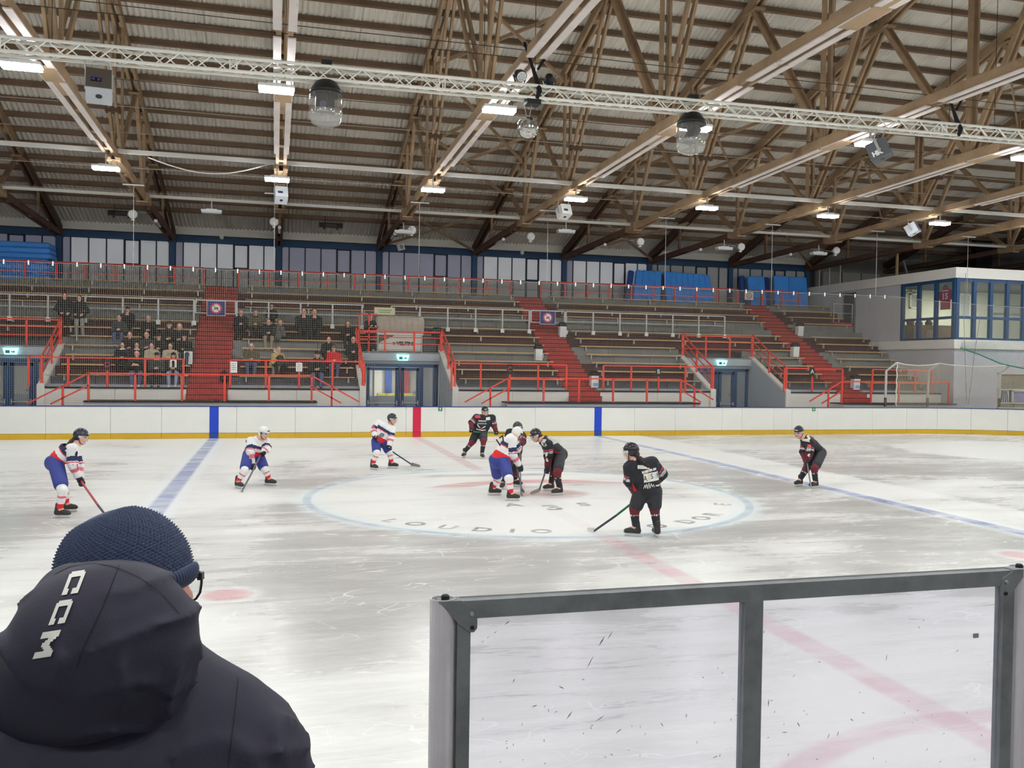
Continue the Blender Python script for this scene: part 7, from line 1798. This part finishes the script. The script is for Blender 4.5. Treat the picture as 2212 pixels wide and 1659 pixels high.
# ------------------------------------------------------------------ the man
def pd(x, y, D): return CAM_LOC + D*(FWD + (x-1106)/F_PX*RGT - (y-829.5)/F_PX*UPV)
DM = 1.35; KM = DM/F_PX
JK_F = M('jacket_navy_black', (46, 45, 60), .62, var=.05, scale=30, bump=.06, bscale=260, spec=.3)
KNIT = M('beanie_knit_navy', (54, 66, 92), .9, var=.12, scale=120, sheen=.2); LOGO = M('print_reflective_grey', (222, 220, 210), .55)
SEAM = M('seam_black', (20, 20, 26), .8)
man = thing('person', 'man with navy knitted beanie and dark hooded jacket watching the game, seen from behind', 'person', (pd(270, 1500, DM)[0], pd(270, 1500, DM)[1], .74))
HC = pd(278, 1268, 1.39); view = norm(HC-CAM_LOC)
mface = norm(RGT*.62 + FWD*.78 - UPV*.05); mr, mf, mu = frame_of(mface, up=norm(UPV-RGT*.28))
neck = pd(265, 1440, 1.34)
SL, SR = pd(-60, 1640, 1.28), pd(440, 1618, 1.36)
wst = (SL+SR)/2*vec((1, 1, 0))+vec((0, .02, 1.55)); pel_m = wst*vec((1, 1, 0))+vec((0, 0, 1.28))
hv_m = norm((SR-SL)*vec((1, 1, 0)))
ELm = [SL-hv_m*.12+vec((0, .02, -.30)), pd(640, 1960, 1.40)]; HAm = [ELm[0]+vec((.08, .22, -.10)), ELm[1]+vec((-.10, .25, -.02))]
KNm = [pel_m+hv_m*sg*.10+vec((0, .02, -.27)) for sg in (-1, 1)]; ANm = [vec((k_[0], k_[1], .80))+hv_m*sg*.02 for k_, sg in zip(KNm, (-1, 1))]
Rm = np.stack([mr, mf, mu], 1)
B = [('e', HC+mu*.01, (.070, .086, .105), Rm), ('e', HC+mf*.025-mu*.065, (.05, .06, .055), Rm), ('c', HC+mf*.082+mu*.005, HC+mf*.098-mu*.03, .010, .014), ('c', HC-mu*.06, neck, .058, .065), ('c', neck, wst, .10, .13), ('c', SL, SR, .06, .06), ('c', wst, pel_m, .12, .12)]
for sg in (-1, 1): B.append(('e', HC+mr*sg*.069-mu*.025, (.010, .022, .03), Rm))
for i in (0, 1): B += [('c', (SL, SR)[i], ELm[i], .05, .045), ('c', ELm[i], HAm[i], .042, .03), ('c', pel_m, KNm[i], .085, .065), ('c', KNm[i], ANm[i], .055, .042), ('c', ANm[i], ANm[i]+vec((.02, .14, -.03)), .035, .03)] + hand_prims(HAm[i], (0, 1, -.1), (0, 0, 1), 1.05)
sdf_mesh('body', B, .012, [SKIN2, EYE, LIP], man, k=.02, paint=face_paint(HC, mface), smooth_it=1)
# beanie: knitted stitches as real relief on a crown with four folded panels
top_dir = norm(pd(222, 1100, 1.37)-pd(296, 1268, 1.37)); 
bf = norm(mface-top_dir*(mface@top_dir)); br_ = np.cross(bf, top_dir); BC = pd(270, 1238, 1.375)
NA, NE = 420, 190
az = np.linspace(0, 2*PI, NA, endpoint=False); el = np.linspace(-.62, PI/2, NE)
A, E_ = np.meshgrid(az, el, indexing='ij')
ra, rf, ru = .091, .101, .094
flat = np.cos(E_); 
rad = 1.0 + .035*np.cos(4*A+.6)*np.clip(np.sin(E_), 0, 1)**2*np.cos(E_) - .10*np.exp(-((A-4.25)/.10)**2)*np.clip(np.sin(E_)+.15, 0, 1)*flat**.5 - .10*np.exp(-((A-5.3)/.10)**2)*np.clip(np.sin(E_)+.15, 0, 1)*flat**.5
X_ = ra*rad*np.cos(A)*np.maximum(flat, .0)**.9; Y_ = rf*rad*np.sin(A)*np.maximum(flat, 0)**.9; Z_ = ru*np.sin(E_)*(1+.06*np.sin(E_))
fam = .0045
ncol = 84; row = (E_+.62)/(PI/2+.62)*46
st = np.abs(np.sin(.5*ncol*A+np.floor(row)*PI/2))*np.abs(np.sin(PI*row))
fade = np.clip((1.35-E_)/.25, 0, 1)
dsp = .0042*st*fade + .0008*np.sin(60*A)*np.sin(40*E_)*fade
nx_, ny_, nz_ = X_/ra**2, Y_/rf**2, Z_/ru**2; nn = np.sqrt(nx_**2+ny_**2+nz_**2)+1e-9
X_ += dsp*nx_/nn; Y_ += dsp*ny_/nn; Z_ += dsp*nz_/nn
V = BC + X_[..., None]*br_ + Y_[..., None]*bf + Z_[..., None]*top_dir
idx = np.arange(NA*NE).reshape(NA, NE); nxt = np.roll(idx, -1, 0)
Q = np.stack([idx[:, :-1], nxt[:, :-1], nxt[:, 1:], idx[:, 1:]], -1).reshape(-1, 4)
def mesh_np(name, V, Q, mat, parent, smooth=True):
    me = bpy.data.meshes.new(name); V = V.reshape(-1, 3); me.vertices.add(len(V)); me.vertices.foreach_set('co', (V-WO[parent.name]).ravel())
    me.loops.add(len(Q)*4); me.loops.foreach_set('vertex_index', Q.ravel()); me.polygons.add(len(Q)); me.polygons.foreach_set('loop_start', np.arange(0, len(Q)*4, 4)); me.polygons.foreach_set('loop_total', np.full(len(Q), 4))
    me.materials.append(mat); me.polygons.foreach_set('use_smooth', np.full(len(Q), smooth)); me.update(); me.validate(); return place(name, me, parent, WO[parent.name])
beanie = mesh_np('beanie', V, Q, KNIT, man)
# folded ribbed brim
NB, NV = 560, 14
a2 = np.linspace(0, 2*PI, NB, endpoint=False); v2 = np.linspace(0, 1, NV); A2, V2 = np.meshgrid(a2, v2, indexing='ij')
bulge = .006*np.sin(PI*V2)**.5 + .0035*np.abs(np.sin(52*A2))*np.sin(PI*V2)**.5
e2 = -.66+.36*V2+.0*A2; rr2 = 1.03
X2 = (ra*rr2*np.cos(e2)**.9+bulge)*np.cos(A2); Y2 = (rf*rr2*np.cos(e2)**.9+bulge)*np.sin(A2); Z2 = ru*np.sin(e2)
Vb = BC + X2[..., None]*br_ + Y2[..., None]*bf + Z2[..., None]*top_dir
i2 = np.arange(NB*NV).reshape(NB, NV); n2 = np.roll(i2, -1, 0)
mesh_np('beanie_brim', Vb, np.stack([i2[:, :-1], n2[:, :-1], n2[:, 1:], i2[:, 1:]], -1).reshape(-1, 4), KNIT, man)
# jacket body
def wrinkles(amp, f, d1, d2):
    """cloth folds: sharp ridges of warped waves that come and go"""
    d1, d2 = norm(d1), norm(d2)
    def fn(G):
        u_, w_, v_ = G@d1, G@d2, G@np.cross(d1, d2)
        a = 1-np.abs(np.sin(.5*f*u_+2.4*np.sin(.33*f*w_+.8)+1.3*np.sin(.21*f*u_+.5*f*v_)))
        b = .5+.5*np.sin(.30*f*w_+1.9*np.sin(.27*f*u_)+.4)
        c_ = 1-np.abs(np.sin(.62*f*(u_*.55+w_*.8)+2.0*np.sin(.4*f*u_-.3*f*w_)))
        e_ = .5+.5*np.sin(.24*f*u_-.31*f*w_+2.1)
        return -amp*(a**3*b**2+.7*c_**4*e_**2)
    return fn
JKP = [('c', SL, SR, .10, .105), ('c', pd(120, 1600, 1.30), pd(370, 1598, 1.36), .10, .10), ('c', pd(486, 1545, 1.37), pd(540, 1650, 1.38), .056, .075), ('c', pd(528, 1640, 1.38), ELm[1], .078, .08), ('c', ELm[1], HAm[1], .08, .055), ('c', SL, ELm[0], .10, .085), ('c', ELm[0], HAm[0], .08, .055),
       ('c', (SL+SR)/2+vec((0, .02, -.05)), wst, .16, .17), ('c', wst-hv_m*.08, wst+hv_m*.08, .15, .15), ('c', pel_m-hv_m*.08, pel_m+hv_m*.08, .15, .15), ('c', neck, pd(330, 1480, 1.37), .085, .085)]
jk = sdf_mesh('jacket', JKP, .0105, JK_F, man, k=.06, warp=wrinkles(.015, 62, UPV+RGT*.5, RGT-UPV*.4))
# hood lying on the back, open towards the head
HP_ = [('e', pd(225, 1385, 1.215), (.128, .092, .108), np.stack([norm(RGT+UPV*.18), FWD, norm(UPV-RGT*.18)], 1)), ('e', pd(118, 1470, 1.235), (.088, .075, .085), np.stack([norm(RGT+UPV*.6), FWD, norm(UPV-RGT*.6)], 1)),
       ('c', pd(150, 1275, 1.255), pd(300, 1275, 1.27), .036, .034), ('c', pd(318, 1330, 1.29), pd(372, 1425, 1.35), .038, .034), ('c', pd(55, 1480, 1.26), pd(0, 1560, 1.28), .045, .06), ('c', pd(300, 1480, 1.25), pd(190, 1500, 1.22), .06, .06)]
def hollow(G):
    q = (G-(BC+top_dir*.015-FWD*.0)); x, y, z = q@br_, q@bf, q@top_dir
    return -((np.sqrt((x/.102)**2+(y/.112)**2+(z/.112)**2)-1)*.1)
hood = sdf_mesh('hood', HP_, .0068, JK_F, man, k=.032, cut=(hollow,), warp=wrinkles(.0135, 54, UPV*.9-RGT*.25, RGT+UPV*.5), smooth_it=2)
bvh_hood = bvh_of([hood, jk])
def strip_on(name, pts, w, mat, lift=.002, n=24, D=1.0):
    """a narrow band laid on the cloth along photograph points"""
    P_ = np.array(pts, float); s = np.linspace(0, len(P_)-1, n); xs = np.interp(s, range(len(P_)), P_[:, 0]); ys = np.interp(s, range(len(P_)), P_[:, 1]); vs = []
    for i in range(n):
        a = vec((xs[max(i-1, 0)], ys[max(i-1, 0)])); b = vec((xs[min(i+1, n-1)], ys[min(i+1, n-1)])); d = norm(b-a); nrm = vec((-d[1], d[0]))
        for sg in (-1, 1): vs.append(on_cloth(xs[i]+nrm[0]*w*sg, ys[i]+nrm[1]*w*sg, lift))
    mb = MB(); mb.add(vs, [(2*i, 2*i+1, 2*i+3, 2*i+2) for i in range(n-1)]); return mb.build(name, mat, hood)
def on_cloth(x, y, lift=.002):
    d = norm(pd(x, y, 1.0)-CAM_LOC); hit = bvh_hood.ray_cast(Vector(CAM_LOC), Vector(d), 3.0)
    return (vec(hit[0])-d*lift) if hit[0] is not None else pd(x, y, 1.25)
strip_on('hood_seam', [(258, 1220), (250, 1240), (238, 1270), (222, 1310), (205, 1345), (185, 1390), (172, 1420), (166, 1445)], .9, SEAM)
strip_on('hood_hem', [(118, 1240), (150, 1224), (200, 1216), (250, 1224), (300, 1246), (350, 1282), (388, 1325)], .7, SEAM)
strip_on('shoulder_seam', [(515, 1465), (512, 1500), (505, 1560), (497, 1620), (493, 1657)], .8, SEAM)
# printed letters running down the hood: blocks of polygons on a fine grid
def hood_glyph(cells, c, xd, yd, w, h):
    """cells: rows of a small bitmap; each filled cell becomes a 2 x 2 patch on the cloth"""
    mb = MB(); R_ = len(cells); C_ = len(cells[0]); c = vec(c); xd, yd = norm(vec(xd)), norm(vec(yd))
    def P2_(u, v): 
        q = c+xd*(u-.5)*w+yd*(.5-v)*h; return on_cloth(q[0], q[1], .0022)
    for r_ in range(R_):
        for k_ in range(C_):
            if cells[r_][k_] != '#': continue
            for i in (0, .5):
                for j in (0, .5):
                    u0, u1, v0, v1 = (k_+i)/C_, (k_+i+.5)/C_, (r_+j)/R_, (r_+j+.5)/R_
                    mb.add([P2_(u0, v1), P2_(u1, v1), P2_(u1, v0), P2_(u0, v0)], [(0, 1, 2, 3)])
    return mb.build('print_letter', LOGO, hood)
GC = ['.###########', '############', '###......###', '###......###', '###.........', '###.........', '###......###', '############', '.###########']
GM = ['###......###', '####....####', '#####..#####', '############', '############', '###.####.###', '###..##..###', '###......###', '###......###']
dn = (-.36, .93); rt_ = (.93, .36)
hood_glyph(GC, (160, 1258), dn, (rt_[0], rt_[1]-.5), 54, 36); hood_glyph(GC, (132, 1322), dn, (rt_[0], rt_[1]-.5), 56, 36); hood_glyph(GM, (101, 1392), dn, (rt_[0], rt_[1]-.5), 62, 40)
# glasses
GF = M('glasses_frame', (40, 40, 44), .35)
def gl(x, y, D): return pd(x, y, D)
hinge = gl(431, 1244, 1.475)
mb = MB(); mb.tube([gl(352, 1262, 1.37), gl(400, 1252, 1.43), hinge], .0028, 6); mb.obox(hinge+RGT*.002, (.008, .012, .012), np.stack([RGT, FWD, UPV], 1)); mb.build('glasses_temple', GF, man)
rim = [hinge+RGT*(.004+.0)*1+UPV*.004, gl(435, 1262, 1.478), gl(432, 1280, 1.482), gl(424, 1293, 1.486), gl(410, 1301, 1.49), gl(404, 1303, 1.50), gl(398, 1296, 1.52), gl(398, 1262, 1.53), gl(410, 1245, 1.51), hinge+UPV*.006]
mb = MB(); mb.tube(rim, .0022, 6, closed=True); mb.build('glasses_rim', GF, man)
mb = MB(); mb.add(rim, [tuple(range(len(rim)))]); mb.build('glasses_lens', glass_mat('lens_clear', (.96, .97, .98), .05, (220, 222, 226), .08), man)
for i in (0, 1):
    sdf_mesh('trouser_leg', [('c', pel_m+hv_m*(-1, 1)[i]*.06, KNm[i], .12, .09), ('c', KNm[i], ANm[i]+vec((0, 0, .03)), .085, .07)], .022, CD['black'], man, k=.03)
    sdf_mesh('shoe', [('c', ANm[i]+vec((0, -.03, -.02)), ANm[i]+vec((.02, .16, -.02)), .05, .045)], .02, SHOE, man, k=.01, cut=(lambda G: .745-G[..., 2],))
